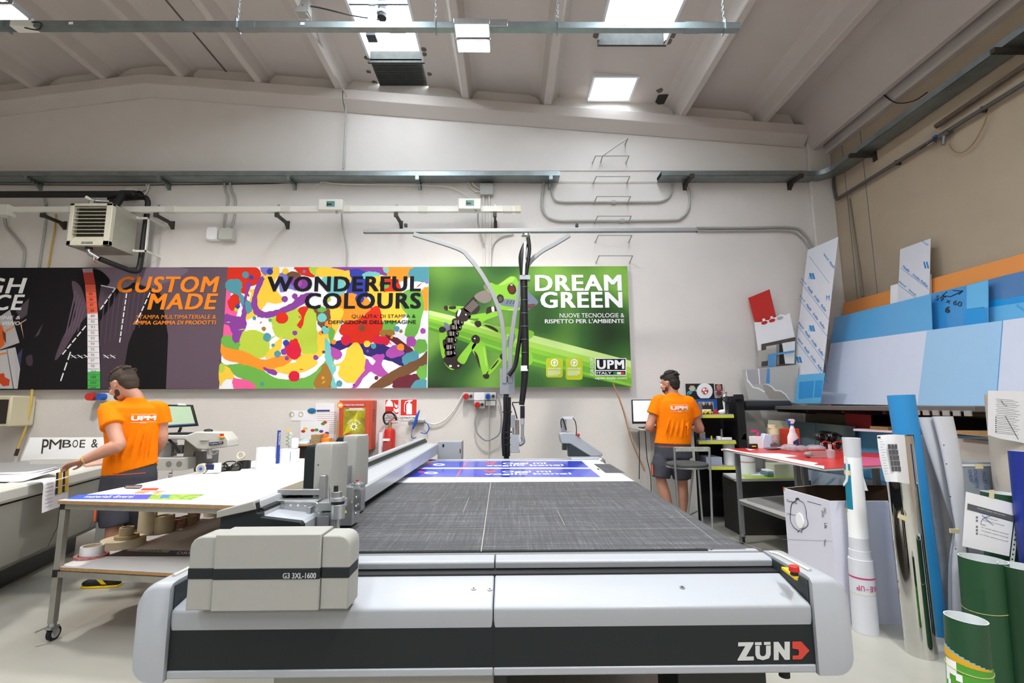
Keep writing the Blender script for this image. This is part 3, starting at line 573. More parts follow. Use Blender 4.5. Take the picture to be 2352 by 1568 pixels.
# 3 wonderful colours
g = banner(2, '', inkm('#f0eff0')); BX = (cuts[2][1], cuts[3][0])
RED, GRN, LIM, YEL, ORG, PUR, MAG, PNK, TEA, CYA, NAV, BRN, DRD, CRI, BLU, LBR, PER = [inkm(c) for c in ('#d9301c', '#6fb04a', '#b9cd45', '#f7c942', '#f8952d', '#8a4299', '#b04fa8', '#f0609a', '#5496a2', '#76c4be', '#352a6c', '#745034', '#6a2b36', '#d8233f', '#3a44a4', '#a37533', '#7f79c4')]
SPL = [(PNK, (55, 710, 110, 705, 90, 900, 130, 1010, 100, 1100, 60, 1130, 45, 1000)), (PUR, (50, 1040, 130, 1050, 190, 1070, 175, 1140, 110, 1190, 45, 1150)), (PNK, (35, 1110, 80, 1120, 100, 1190, 40, 1190)),
 (RED, (75, 705, 230, 705, 290, 760, 270, 820, 200, 850, 215, 905, 165, 880, 150, 960, 100, 990, 80, 930, 120, 860, 60, 800)), (YEL, (330, 720, 400, 705, 420, 760, 380, 830, 440, 920, 410, 950, 340, 945, 290, 1010, 200, 1050, 195, 990, 240, 900, 215, 860, 270, 850, 300, 780)),
 (PER, (300, 705, 380, 705, 330, 760)), (PER, (430, 760, 500, 760, 540, 860, 500, 850, 440, 870)), (BRN, (490, 745, 560, 745, 570, 790, 500, 800)), (RED, (540, 705, 650, 705, 665, 770, 600, 760, 560, 740)), (LIM, (640, 705, 720, 705, 715, 760, 660, 750)),
 (YEL, (720, 705, 860, 710, 920, 740, 910, 800, 800, 790, 700, 760)), (PUR, (820, 703, 1160, 705, 1200, 720, 1180, 760, 1050, 740, 960, 730, 880, 725)), (BLU, (920, 730, 1000, 735, 1060, 800, 1040, 900, 960, 930, 900, 880, 930, 800)), (CYA, (1010, 750, 1080, 735, 1120, 750, 1100, 780, 1020, 780)), (ORG, (1160, 703, 1370, 705, 1340, 760, 1260, 800, 1200, 770)), (TEA, (1360, 705, 1462, 705, 1462, 790, 1380, 800, 1330, 760)),
 (YEL, (1040, 790, 1180, 770, 1220, 820, 1150, 900, 1060, 900)), (RED, (1130, 810, 1230, 790, 1260, 860, 1200, 880, 1150, 870)), (CYA, (740, 780, 860, 790, 870, 880, 790, 890, 740, 850)), (PUR, (500, 790, 600, 780, 640, 840, 560, 850)),
 (ORG, (840, 920, 960, 900, 1060, 960, 1040, 1080, 960, 1110, 860, 1060)), (YEL, (770, 990, 860, 1000, 840, 1100, 800, 1170, 770, 1080)), (YEL, (1110, 900, 1280, 890, 1310, 980, 1240, 1080, 1140, 1060, 1090, 980)), (ORG, (1400, 890, 1462, 850, 1462, 990, 1420, 980)),
 (GRN, (1280, 900, 1380, 870, 1420, 960, 1400, 1080, 1360, 1180, 1300, 1160, 1320, 1060, 1280, 980)), (GRN, (1130, 1090, 1230, 1080, 1210, 1140, 1160, 1150)), (RED, (880, 1100, 1000, 1060, 1060, 1000, 1110, 990, 1130, 1100, 1090, 1200, 990, 1240, 920, 1210, 860, 1150)), (LBR, (1130, 1150, 1210, 1140, 1220, 1170, 1150, 1190)), (CRI, (1080, 1190, 1180, 1190, 1170, 1240, 1090, 1230)),
 (NAV, (800, 1240, 900, 1215, 960, 1240, 1120, 1240, 1200, 1270, 1300, 1290, 1270, 1380, 1190, 1350, 1090, 1330, 1010, 1300, 930, 1260, 830, 1290)), (DRD, (1170, 1180, 1250, 1200, 1350, 1280, 1330, 1300, 1240, 1240)), (MAG, (1170, 1290, 1230, 1250, 1290, 1300, 1200, 1330)),
 (GRN, (1370, 1220, 1430, 1210, 1450, 1270, 1390, 1300, 1360, 1260)), (TEA, (1300, 1310, 1380, 1290, 1380, 1360, 1310, 1390, 1280, 1350)), (MAG, (1310, 1200, 1360, 1190, 1370, 1240, 1320, 1250)),
 (LIM, (470, 1010, 560, 1000, 610, 1020, 590, 1100, 560, 1180, 560, 1280, 500, 1200, 420, 1180, 390, 1110, 400, 1040)), (LIM, (610, 1000, 670, 990, 690, 1040, 680, 1120, 700, 1200, 690, 1290, 610, 1300, 570, 1230, 560, 1160, 600, 1080)), (LIM, (150, 1170, 240, 1150, 330, 1180, 350, 1260, 310, 1320, 210, 1330, 140, 1290, 125, 1230)),
 (YEL, (370, 1270, 440, 1190, 420, 1300, 340, 1330, 350, 1290)), (YEL, (690, 1180, 760, 1190, 730, 1290, 680, 1340, 600, 1360, 540, 1330, 620, 1300, 690, 1290)), (YEL, (380, 1400, 520, 1370, 640, 1350, 680, 1370, 600, 1420, 480, 1440)),
 (GRN, (35, 1190, 100, 1185, 150, 1230, 120, 1290, 40, 1260)), (ORG, (28, 1235, 90, 1270, 190, 1290, 300, 1340, 420, 1320, 520, 1300, 480, 1360, 400, 1390, 300, 1410, 170, 1370, 60, 1330)), (GRN, (25, 1320, 80, 1380, 180, 1380, 300, 1410, 420, 1470, 560, 1470, 660, 1420, 760, 1310, 770, 1370, 700, 1470, 600, 1545, 280, 1545, 200, 1480, 100, 1420)), (PUR, (320, 1400, 400, 1420, 400, 1450, 350, 1430)),
 (YEL, (10, 1400, 70, 1400, 110, 1470, 50, 1480, 20, 1520)), (PNK, (130, 1475, 230, 1500, 250, 1545, 130, 1545, 110, 1500)), (LIM, (15, 1380, 45, 1380, 40, 1430, 15, 1430)), (GRN, (770, 1110, 810, 1150, 790, 1230, 770, 1180)),
 (LBR, (740, 1380, 790, 1420, 780, 1545, 700, 1545, 670, 1500, 710, 1430)), (CYA, (755, 1210, 800, 1300, 790, 1340, 820, 1400, 800, 1450, 830, 1545, 780, 1545, 790, 1450, 750, 1350, 745, 1270)), (MAG, (790, 1260, 850, 1290, 850, 1330, 800, 1330)), (YEL, (960, 1240, 1000, 1300, 1020, 1400, 980, 1480, 900, 1490, 840, 1440, 850, 1390, 800, 1385, 870, 1360, 900, 1280)),
 (MAG, (1070, 1330, 1150, 1320, 1130, 1390, 1180, 1450, 1120, 1460, 1050, 1430, 960, 1545, 930, 1545, 1030, 1410, 1090, 1370)), (MAG, (1030, 1340, 1060, 1380, 1040, 1430, 1020, 1400)), (BRN, (1450, 1290, 1450, 1380, 1370, 1420, 1250, 1480, 1130, 1545, 1060, 1540, 1170, 1450, 1280, 1390, 1390, 1340)), (DRD, (1230, 1490, 1340, 1450, 1400, 1460, 1380, 1545, 1240, 1545)), (GRN, (1380, 1420, 1450, 1380, 1450, 1450, 1410, 1480)), (TEA, (1380, 1490, 1450, 1490, 1450, 1545, 1350, 1540)),
 (RED, (560, 1000, 620, 985, 600, 1050, 580, 1120, 550, 1100, 580, 1060)), (RED, (500, 1220, 550, 1210, 570, 1300, 540, 1335, 490, 1310, 470, 1250)), (CRI, (500, 1240, 555, 1240, 575, 1300, 530, 1340, 485, 1300)), (BRN, (670, 1000, 720, 990, 770, 1000, 775, 1070, 730, 1115, 700, 1100, 690, 1040)), (GRN, (690, 980, 740, 985, 750, 1000, 720, 1015, 695, 1005)),
 (TEA, (70, 810, 150, 800, 170, 840, 165, 890, 225, 950, 230, 1000, 190, 1010, 160, 950, 140, 900, 75, 870)), (PUR, (300, 790, 330, 800, 290, 900, 290, 970, 330, 1005, 420, 990, 500, 950, 560, 900, 640, 890, 600, 940, 520, 990, 420, 1030, 330, 1045, 270, 1020, 250, 950, 270, 870)), (PUR, (200, 830, 225, 850, 190, 960, 195, 1050, 150, 1200, 105, 1180, 160, 1050, 180, 950))]
for k, (c, q) in enumerate(SPL):
    mx_, my_ = sum(q[::2])/len(q)*2, sum(q[1::2])/len(q)*2
    pts = [z5(mx_+(q[i]-mx_)*1.1, my_+(q[i+1]-my_)*1.1) for i in range(0, len(q), 2)]
    # a ragged paint edge
    C_ = crom(pts, 5, True); C_ = [p+V((random.uniform(-1, 1), 0, random.uniform(-1, 1)))*.008 for p in C_]
    bp(g, C_, c, 3+k*.45)
for x, y, r, c in [(195, 758, 24, TEA), (235, 775, 16, BLU), (362, 735, 22, BLU), (470, 732, 22, YEL), (255, 1057, 13, TEA), (365, 1070, 14, GRN), (445, 1055, 42, RED), (465, 925, 22, PUR), (535, 905, 20, PUR), (725, 1055, 32, CYA), (535, 1160, 17, PUR), (345, 1190, 30, TEA), (385, 1245, 12, TEA), (475, 1230, 22, BLU), (460, 1290, 22, PUR), (415, 1305, 24, TEA), (480, 1335, 15, PUR), (530, 1458, 38, CRI), (308, 1512, 14, TEA), (680, 1330, 18, PUR), (735, 1292, 11, BRN), (320, 1130, 15, LBR), (140, 975, 16, BLU), (130, 997, 15, LIM), (745, 1140, 30, CYA), (768, 1100, 26, ORG), (715, 1160, 16, ORG), (890, 1208, 36, CRI), (805, 1222, 17, ORG), (985, 920, 32, BLU), (1000, 1125, 22, BRN), (1080, 1250, 20, TEA), (1035, 1235, 24, YEL), (1268, 1258, 26, ORG), (1040, 1285, 10, PUR), (1165, 830, 24, GRN), (1422, 1145, 20, MAG), (1270, 1147, 12, LBR), (1205, 1190, 10, ORG), (1100, 1470, 14, DRD), (843, 1510, 22, TEA), (730, 1470, 11, ORG), (945, 1520, 10, PUR), (1168, 725, 20, CYA), (1240, 800, 14, DRD), (560, 815, 26, MAG), (1450, 805, 14, PER), (765, 925, 20, LIM), (1240, 1130, 20, TEA), (600, 735, 12, PER), (1300, 905, 14, PUR)]:
    bp(g, [z5(x+r*math.cos(a*.5236)*(.9+.2*random.random()), y+r*math.sin(a*.5236)*(.9+.2*random.random())) for a in range(12)], c, 34)
for x, y, a, l, c in [(380, 1190, -.6, 60, LIM), (170, 1135, -.15, 60, LIM), (300, 1087, -.6, 22, RED), (580, 1412, .1, 34, RED), (1395, 830, -.7, 60, RED), (1190, 1225, .8, 50, RED), (75, 1085, 0, 36, LIM), (780, 1530, .6, 36, RED), (735, 1500, -.7, 36, YEL), (570, 1050, .9, 30, RED), (1420, 850, 1.2, 30, pure)]:
    dx, dy = math.cos(a)*l/2, math.sin(a)*l/2; nx, ny = -math.sin(a)*4, math.cos(a)*4
    bp(g, [z5(x-dx, y-dy), z5(x-nx, y-ny), z5(x+dx, y+dy), z5(x+nx, y+ny)], c, 36)
bk = inkm('#17171f')
btext(g, 'WONDERFUL', z5, bk, (342, 767, 1408, 873), .06); btext(g, 'COLOURS', z5, bk, (602, 882, 1408, 992), .06)
btext(g, "QUALITA' DI STAMPA &", z5, bk, (928, 1031, 1372, 1060), .0); btext(g, "DEFINIZIONE DELL'IMMAGINE", z5, bk, (768, 1071, 1374, 1097), .03)
tag(g.out('banner', recalc=False), 'multicoloured paint splash banner with black WONDERFUL COLOURS lettering', 'banner', 'printed banners on the back wall')
# 4 dream green
def softgreen():
    m = bpy.data.materials.new('blurred_green_print'); m.use_nodes = True; N = m.node_tree.nodes; L = m.node_tree.links; b = N['Principled BSDF']; b.inputs['Roughness'].default_value = .65; b.inputs['Specular IOR Level'].default_value = .15
    tc = N.new('ShaderNodeTexCoord'); t = N.new('ShaderNodeTexNoise'); t.inputs['Scale'].default_value = 1.3; t.inputs['Detail'].default_value = 0; mp = N.new('ShaderNodeMapping'); mp.inputs['Location'].default_value = (3.1, 0, 1.3)
    L.new(tc.outputs['Object'], mp.inputs[0]); L.new(mp.outputs[0], t.inputs['Vector'])
    r = N.new('ShaderNodeValToRGB'); e = r.color_ramp.elements; e[0].position = .33; e[0].color = lin('#2c3f26'); e[1].position = .72; e[1].color = lin('#7fb04a'); k = e.new(.5); k.color = lin('#3f6a33')
    L.new(t.outputs[0], r.inputs[0]); L.new(r.outputs[0], b.inputs['Base Color']); return m
g = banner(3, '', softgreen()); BX = (cuts[3][1], xr_)
G1, G2, G3, G4 = inkm('#8ac63f'), inkm('#a7d65a'), inkm('#5f9f35'), inkm('#c9e58d'); met = inkm('#3a2f2c'); met2 = inkm('#8a7f76'); gry = inkm('#76808f')
def fp(q, c, b=10, cv=1): bp(g, [zf(q[i], q[i+1]) for i in range(0, len(q), 2)], c, b, cv)
# the leaf stem
for k, (dy0, dy1, c) in enumerate([(0, 255, G1), (0, 60, G4), (60, 110, G2), (150, 200, inkm('#74b23c')), (225, 262, G3)]):
    bp(g, [zg(92, 868+dy0*.62), zg(600, 985+dy0*.85), zg(1000, 1085+dy0), zg(1835, 1300+dy0), zg(1835, 1300+dy1), zg(1000, 1085+dy1), zg(600, 985+dy1*.85), zg(92, 868+dy1*.62)], c, 3+k)
fp((250, 555, 460, 560, 470, 600, 380, 640, 260, 600), G1); fp((280, 560, 360, 556, 355, 592, 285, 592), met, 11); fp((215, 560, 260, 555, 260, 610, 225, 600), met, 11)
fp((480, 620, 640, 480, 700, 400, 640, 420, 580, 440, 470, 560, 380, 640, 360, 700, 440, 740), met, 11); fp((460, 580, 560, 480, 660, 560, 620, 650, 520, 640), met, 12); fp((590, 440, 680, 370, 790, 370, 800, 480, 700, 520), met2, 12)
for k in range(8): fp((470+k*14, 580-k*14, 480+k*14, 574-k*14, 560+k*12, 630-k*12, 552+k*12, 636-k*12), met2, 13, 0)
fp((360, 640, 450, 580, 540, 640, 500, 740, 400, 730), met, 12); fp((400, 600, 430, 610, 400, 680, 380, 670), pure, 14); fp((460, 640, 540, 640, 540, 710, 470, 710), met, 13); fp((475, 655, 495, 655, 490, 675), pure, 14)
for k, (x, y) in enumerate([(370, 760), (345, 820), (310, 900), (290, 980), (275, 1070), (280, 1140)]):
    fp((x-50, y-40, x+50, y-50, x+60, y+40, x-40, y+45), met, 13); fp((x-30, y-25, x+5, y-30, x+5, y+25, x-25, y+25), met2, 14, 0); fp((x+20, y-30, x+26, y-30, x+26, y+20, x+20, y+20), pure, 15, 0); fp((x+50, y-10, x+90, y-20, x+85, y+30, x+55, y+35), met, 13); fp((x+60, y-5, x+72, y-8, x+70, y+10), pure, 15)
fp((245, 1170, 330, 1150, 440, 1230, 440, 1300, 360, 1340, 260, 1300, 210, 1220), met, 13); fp((280, 1290, 310, 1290, 310, 1310, 285, 1310), pure, 15); fp((380, 1290, 405, 1290, 395, 1310), pure, 15)
fp((160, 880, 250, 870, 260, 1000, 230, 1100, 250, 1180, 200, 1200, 170, 1080), G1, 11); fp((155, 830, 200, 810, 240, 840, 220, 880, 165, 880), met, 13); fp((215, 760, 280, 790, 290, 870, 240, 870), gry, 11); fp((200, 985, 240, 970, 240, 1080, 210, 1070), met, 13)
fp((225, 1250, 320, 1330, 350, 1340, 300, 1345, 240, 1290), G1, 12)
fp((390, 1200, 500, 1060, 590, 960, 620, 1020, 540, 1140, 470, 1270, 400, 1250), G1, 14); fp((610, 1000, 690, 990, 730, 1060, 750, 1200, 770, 1340, 740, 1420, 700, 1410, 650, 1250, 560, 1090), G1, 14); fp((590, 1110, 640, 1180, 665, 1330, 610, 1190), met, 15); fp((700, 1060, 715, 1070, 750, 1300, 735, 1300), G2, 15, 0)
fp((560, 940, 610, 910, 660, 950, 650, 1010, 600, 1020, 560, 990), met, 16); fp((585, 955, 605, 950, 600, 970), pure, 17); fp((700, 1410, 770, 1400, 770, 1450, 720, 1455), met, 16)
fp((740, 1400, 770, 1350, 900, 1190, 950, 1200, 860, 1330, 770, 1415), G1, 14); fp((790, 1340, 880, 1230, 890, 1240, 840, 1310), met, 15); fp((905, 1180, 945, 1140, 960, 1210, 930, 1220), met, 15); fp((960, 1100, 1060, 1060, 1060, 1200, 980, 1230), G1, 14)
fp((560, 740, 700, 760, 880, 810, 980, 860, 1000, 910, 900, 890, 700, 810, 560, 770), G1, 14); fp((710, 790, 800, 800, 880, 850, 880, 880, 820, 850), met, 15); fp((600, 750, 660, 740, 680, 790, 640, 820, 600, 790), met, 16)
fp((640, 720, 760, 650, 870, 620, 890, 670, 760, 720, 680, 760), G1, 15); fp((520, 680, 740, 640, 700, 700, 560, 710), G1, 13); fp((740, 620, 760, 570, 860, 560, 880, 610, 800, 660, 745, 660), met, 14); fp((805, 570, 835, 565, 840, 620, 815, 630), pure, 15)
fp((960, 830, 1040, 810, 1170, 850, 1300, 860, 1335, 900, 1300, 950, 1240, 970, 1120, 960, 1020, 910), G1, 15); fp((1000, 1000, 1050, 870, 1080, 870, 1100, 960, 1030, 1080), gry, 16); fp((1240, 1080, 1310, 1160, 1310, 1260, 1250, 1280), G1, 13)
# head
fp((720, 290, 800, 265, 880, 290, 1000, 210, 1050, 185, 1110, 200, 1150, 290, 1180, 380, 1240, 460, 1240, 560, 1120, 610, 930, 600, 860, 540, 820, 440, 760, 370), G1, 16); fp((900, 290, 1020, 205, 1060, 190, 1100, 210, 1060, 250, 960, 290), G2, 17)
fp((920, 540, 960, 470, 1100, 480, 1250, 520, 1250, 570, 1100, 570), gry, 17); fp((1240, 380, 1300, 410, 1370, 480, 1380, 520, 1320, 570, 1240, 590), gry, 17); fp((1240, 540, 1350, 530, 1320, 575, 1240, 590), inkm('#6c4a48'), 18); fp((1000, 600, 1140, 600, 1100, 612), G4, 18)
for k in range(3): fp((985+k*40, 530, 1010+k*40, 485, 1022+k*40, 487, 997+k*40, 532), inkm('#48505c'), 18, 0)
fp((1000, 340, 1020, 290, 1060, 275, 1100, 310, 1112, 370, 1080, 410, 1030, 400), met, 18); fp((1020, 340, 1040, 305, 1075, 310, 1090, 360, 1060, 395, 1030, 380), inkm('#6e2f1d'), 19); fp((1040, 285, 1070, 290, 1060, 300, 1040, 297), pure, 20)
fp((870, 450, 900, 410, 950, 430, 955, 490, 910, 520, 875, 500), met, 18); fp((890, 455, 910, 435, 935, 450, 935, 485, 905, 500), inkm('#5d5650'), 19); fp((705, 310, 740, 290, 760, 330, 730, 360), met2, 17)
btext(g, 'DREAM', zg, pure, (1004, 564, 1748, 702), .06); btext(g, 'GREEN', zg, pure, (1050, 709, 1755, 848), .06)
btext(g, 'NUOVE TECNOLOGIE &', zg, pure, (1215, 893, 1768, 930), .0); btext(g, "RISPETTO PER L'AMBIENTE", zg, pure, (1088, 943, 1768, 979), .03)
def brect(x0, y0, x1, y1, m, b, r=0):
    bp(g, [zg(x0+r, y0), zg(x1-r, y0), zg(x1, y0+r), zg(x1, y1-r), zg(x1-r, y1), zg(x0+r, y1), zg(x0, y1-r), zg(x0, y0+r)], m, b)
for x0, y0, x1, y1 in ((1098, 1276, 1242, 1444), (1267, 1276, 1411, 1464)):
    brect(x0, y0, x1, y1, inkm('#bccb2f'), 30, 14); cx = (x0+x1)/2; bp(g, [zg(cx+32*math.cos(a*.39), 1317+32*math.sin(a*.39)) for a in range(16)], pure, 31)
    bp(g, [zg(cx+24*math.cos(a*.39), 1317+24*math.sin(a*.39)) for a in range(16)], inkm('#bccb2f'), 32); bp(g, [zg(cx+a, b+1317) for a, b in ((-14, 4), (-4, -16), (10, -14), (14, 0), (2, 8), (4, 20), (-6, 20), (-6, 6))], pure, 33)
    btext(g, 'GREENGUARD', zg, pure, (x0+14, 1360, x1-14, 1374), .02, base=33)
    for k in range(4): brect(x0+14, 1386+k*11, x1-(40 if k == 3 else 20), 1390+k*11, pure, 33)
brect(1518, 1278, 1785, 1427, pure, 31); brect(1524, 1284, 1779, 1380, inkm('#15171c'), 32); brect(1524, 1387, 1779, 1421, inkm('#15171c'), 32)
btext(g, 'UPM', zg, pure, (1535, 1293, 1770, 1371), .07, base=35); btext(g, 'ITALY', zg, pure, (1532, 1395, 1660, 1415), .03, base=35)
brect(1675, 1397, 1707, 1416, inkm('#3a8a3f'), 34); brect(1707, 1397, 1740, 1416, pure, 34); brect(1740, 1397, 1770, 1416, inkm('#d6343c'), 34)
btext(g, 'upm-italy.com', zg, pure, (1520, 1438, 1790, 1464), .02)
a_, b_ = zg(1508, 1427), zg(1508, 1277); d_ = V((0, -.0066, 0)); c_ = zg(1479, 1427); g.text('GROUP', V((a_.x, YB, a_.z))+d_, V((a_.x, YB, b_.z))+d_, V((c_.x, YB, a_.z))+d_, pure, off=.0)
tag(g.out('banner', recalc=False), 'green banner with mechanical tree frog and white DREAM GREEN lettering', 'banner', 'printed banners on the back wall')
# ---------------------------------------------------------------- flatbed digital cutter
lg = M('cutter_light_grey', '#9fa2a7', .42, nz=.02, sc=30, bump=.05, bsc=500); mg = M('cutter_mid_grey', '#9b9a94', .6, nz=.03, sc=30, bump=.1, bsc=400)
dg = M('cutter_charcoal', '#1f2426', .45, nz=.05, sc=5, spec=.25); dg2 = M('cutter_dark_panel', '#2f373a', .5, spec=.3); bw = M('beam_white', '#b3b7bc', .3, .1); alu = M('anodised_aluminium', '#c3c7cb', .3, .75, nz=.05, sc=20)
felt = bpy.data.materials.new('belt_felt'); felt.use_nodes = True; N = felt.node_tree.nodes; L = felt.node_tree.links; b_ = N['Principled BSDF']; b_.inputs['Roughness'].default_value = .95; b_.inputs['Specular IOR Level'].default_value = .15
tc = N.new('ShaderNodeTexCoord'); fac = None
for sx, sy, sc_, w_ in ((.25, 9, 6, .5), (14, .4, 7, .35), (1, 1, 160, .35), (60, 1.2, 6, .35), (1.2, 60, 6, .35)):
    mp = N.new('ShaderNodeMapping'); mp.inputs['Scale'].default_value = (sx, sy, 1); t_ = N.new('ShaderNodeTexNoise'); t_.inputs['Scale'].default_value = sc_; t_.inputs['Detail'].default_value = 3
    L.new(tc.outputs['Object'], mp.inputs[0]); L.new(mp.outputs[0], t_.inputs['Vector']); m_ = N.new('ShaderNodeMath'); m_.operation = 'MULTIPLY'; m_.inputs[1].default_value = w_; L.new(t_.outputs[0], m_.inputs[0])
    if fac is None: fac = m_
    else: a_ = N.new('ShaderNodeMath'); a_.operation = 'ADD'; L.new(fac.outputs[0], a_.inputs[0]); L.new(m_.outputs[0], a_.inputs[1]); fac = a_
rp = N.new('ShaderNodeValToRGB'); e = rp.color_ramp.elements; e[0].position = .72; e[0].color = lin('#4b4b4d'); e[1].position = 1.0; e[1].color = lin('#828284'); k = e.new(.86); k.color = lin('#5c5c5f')
md_ = N.new('ShaderNodeMath'); md_.operation = 'MULTIPLY'; md_.inputs[1].default_value = .82; L.new(fac.outputs[0], md_.inputs[0]); L.new(md_.outputs[0], rp.inputs[0]); L.new(rp.outputs[0], b_.inputs['Base Color'])
CX = -.047
cut = thing('digital_cutter', 'large grey flatbed cutting machine with charcoal felt belt, filling the foreground', 'cutting machine', (CX, 3.4, 0))
x0, x1 = -1.085, .987; Yf = 1.665
g = G().prism([(x0, Yf, .768), (x0, Yf, .798), (x0, Yf+.012, .806), (x0, 1.84, .842), (x0, 1.88, .842), (x0, 1.88, .7), (x0, Yf+.01, .7)], (-.05-x0-.001, 0, 0), lg)
g.out('front_cover', cut, bev=.006, seg=3)
g = G().prism([(-.048, Yf, .768), (-.048, Yf, .798), (-.048, Yf+.012, .806), (-.048, 1.84, .842), (-.048, 1.88, .842), (-.048, 1.88, .7), (-.048, Yf+.01, .7)], (x1+.048, 0, 0), lg)
g.out('front_cover', cut, bev=.006, seg=3)
for px, py in ((1088, 1352), (1125, 1353), (1567, 1349)):
    p = PZ(px, py, .825); n = V((0, -.2, 1)).normalized(); p = V((p.x, p.y, .806+(p.y-1.677)*.2209))
    G().cyl(p-n*.002, p+n*.003, .009, steel, n=20).cyl(p+n*.003, p+n*.0036, .004, ink, n=6).out('screw', cut)
g = G().bx(x0, x1, Yf+.004, 1.72, .622, .768, dg); g.bx(-.0495, -.0485, Yf+.003, Yf+.005, .622, .768, black); fa = g.out('front_panel', cut)
g = G().bx(x0, -.05, Yf, 1.74, .597, .621, lg).bx(-.048, x1, Yf, 1.74, .597, .621, lg); g.out('bottom_trim', cut, bev=.004)
# logo
q = lambda x, y: PY(1400+x/3.92, 1200+y/3.92, Yf+.003)
lgm = M('logo_silver', '#c4c4c2', .5); lrm = M('logo_red', '#c4392a', .5); g = G()
def lp(pts, m): g.sheet([q(*p) for p in pts], m, .0008)
lp([(1158, 1077), (1296, 1075), (1296, 1085), (1228, 1205), (1298, 1204), (1298, 1238), (1153, 1240), (1153, 1230), (1222, 1110), (1158, 1112)], lgm)
lp([(1309, 1076), (1368, 1075), (1368, 1100), (1309, 1101)], lgm); lp([(1390, 1074), (1448, 1073), (1448, 1098), (1390, 1099)], lgm)
lp([(1312, 1108), (1352, 1107), (1352, 1175), (1360, 1196), (1380, 1203), (1400, 1196), (1408, 1175), (1408, 1106), (1450, 1105), (1450, 1185), (1434, 1220), (1380, 1236), (1328, 1222), (1312, 1188)], lgm)
lp([(1477, 1073), (1520, 1072), (1575, 1150), (1575, 1071), (1622, 1070), (1622, 1232), (1578, 1233), (1522, 1155), (1522, 1235), (1478, 1236)], lgm)
lp([(1645, 1070), (1725, 1068), (1800, 1150), (1728, 1229), (1648, 1230), (1648, 1195), (1700, 1194), (1706, 1168), (1700, 1140), (1645, 1130)], lrm)
g.out('logo_lettering', cut)
# end caps
def cap(xa, xb, s):
    g = G(); zt = .887; zb_ = .593; yb_ = 1.655; r = .055
    def prof(zt, y):
        o = []; xi, xo = (xa, xb) if s > 0 else (xb, xa)
        o.append(V((xi, y, zb_))); 
        for k in range(6): a = k/5*1.5708; o.append(V((xo-s*r*(1-math.sin(a)), y, zb_+r*(1-math.cos(a)))))
        for k in range(6): a = k/5*1.5708; o.append(V((xo-s*r*(1-math.cos(a)), y, zt-r*(1-math.sin(a)))))
        o.append(V((xi, y, zt))); return o
    g.loft([prof(zt-.018, yb_), prof(zt-.004, yb_+.012), prof(zt, yb_+.035), prof(zt, 1.96), prof(zt-.02, 1.98)], mg if 0 else lg)
    return g
for xa, xb, s in ((x1+.002, 1.103, 1), (-1.187, x0-.002, -1)):
    e_ = cap(xa, xb, s).out('end_cap', cut, sm=50)
    xi = xa if s > 0 else xb
    g = G().prism([(xi-s*.004, Yf+.01, .80), (xi-s*.004, Yf+.01, .874), (xi-s*.004, 1.9, .878), (xi-s*.004, 1.9, .842)], (s*.006, 0, 0), dg2); g.out('side_panel', e_)
    g = G().tube([(xi+s*.012, 1.93, .888), (xi+s*.03, 1.90, .8885), (xi+s*.034, 1.82, .8885), (xi+s*.035, 1.72, .889)], .007, M('cap_groove', '#b9b5ab', .6), n=6); g.out('grip_groove', e_)
# emergency stop on a yellow plate
p = PZ(1825, 1322, .887); g = G().prism([PZ(*a, .880) for a in ((1795, 1307), (1818, 1310), (1835, 1321), (1832, 1333), (1826, 1331))], (0, 0, .009), yell); e_ = g.out('emergency_plate', cut)
p = V((p.x, p.y, .889)); G().cyl(p, p+V((0, 0, .012)), .0125, black, n=24).cyl(p+V((0, 0, .012)), p+V((0, 0, .03)), .0165, redm, r2=.0155, n=24).out('emergency_button', e_, bev=.002)
# slot, brush, lip rail
G().bx(x0, x1, 1.842, 1.93, .78, .848, black).out('brush_strip', cut)
for a, b in ((x0, -.052), (-.048, x1)): G().prism([(a, 1.89, .850), (a, 1.887, .872), (a, 1.893, .878), (a, 1.955, .882), (a, 1.955, .85)], (b-a, 0, 0), lg).out('front_rail', cut, bev=.003)
G().bx(x0+.1, .94, 1.957, 1.972, .86, .884, alu).bx(x0, .93, 1.973, 1.98, .86, .889, black).out('edge_profile', cut)
G().bx(.78, .97, 1.955, 1.985, .86, .8885, lg).cyl((.79, 1.966, .8885), (.79, 1.966, .890), .004, ink, n=8).cyl((.80, 1.975, .8885), (.80, 1.975, .890), .004, ink, n=8).out('corner_bracket', cut, bev=.002)
# belt: flat bed wrapped round its end rollers
def beltprof(y, zt=.89, xr=.915, xl=-1.03, r=.075, t=.0, e=0):
    o = []
    for k in range(9): a = k/8*math.pi; o.append(V((xr+(r+e)*math.sin(a), y, zt-r+(r+e)*math.cos(a))))
    for k in range(9): a = math.pi+k/8*math.pi; o.append(V((xl+(r+e)*math.sin(a), y, zt-r+(r+e)*math.cos(a))))
    return o
g = G().loft([beltprof(1.985), beltprof(5.14)], felt)
scr = M('belt_scratch', '#a9a89e', .9)
for a, b, w_ in (((1127, 1108), (1105, 1266), .003), ((1077, 1142), (1064, 1175), .0015), ((1280, 1172), (1297, 1205), .0015), ((1550, 1170), (1640, 1240), .0015), ((920, 1215), (1110, 1214), .0012), ((1010, 1146), (995, 1160), .001), ((1330, 1215), (1600, 1212), .001), ((1690, 1240), (1750, 1262), .001)):
    A, B = PZ(*a, .8905), PZ(*b, .8905); g.bar(A, B, w_, .0004, scr)
for k in range(26):
    x = random.uniform(-.6, .88); y = random.uniform(2.1, 3.6); l = random.uniform(.02, .12); a = random.choice((0, 1.57, 1.5, .3, 2.6)); A = V((x, y, .8904)); g.bar(A, A+V((min(l*math.cos(a), .9-x), l*math.sin(a), 0)), .0008, .0003, scr)
g.out('conveyor_belt', cut, sm=60)
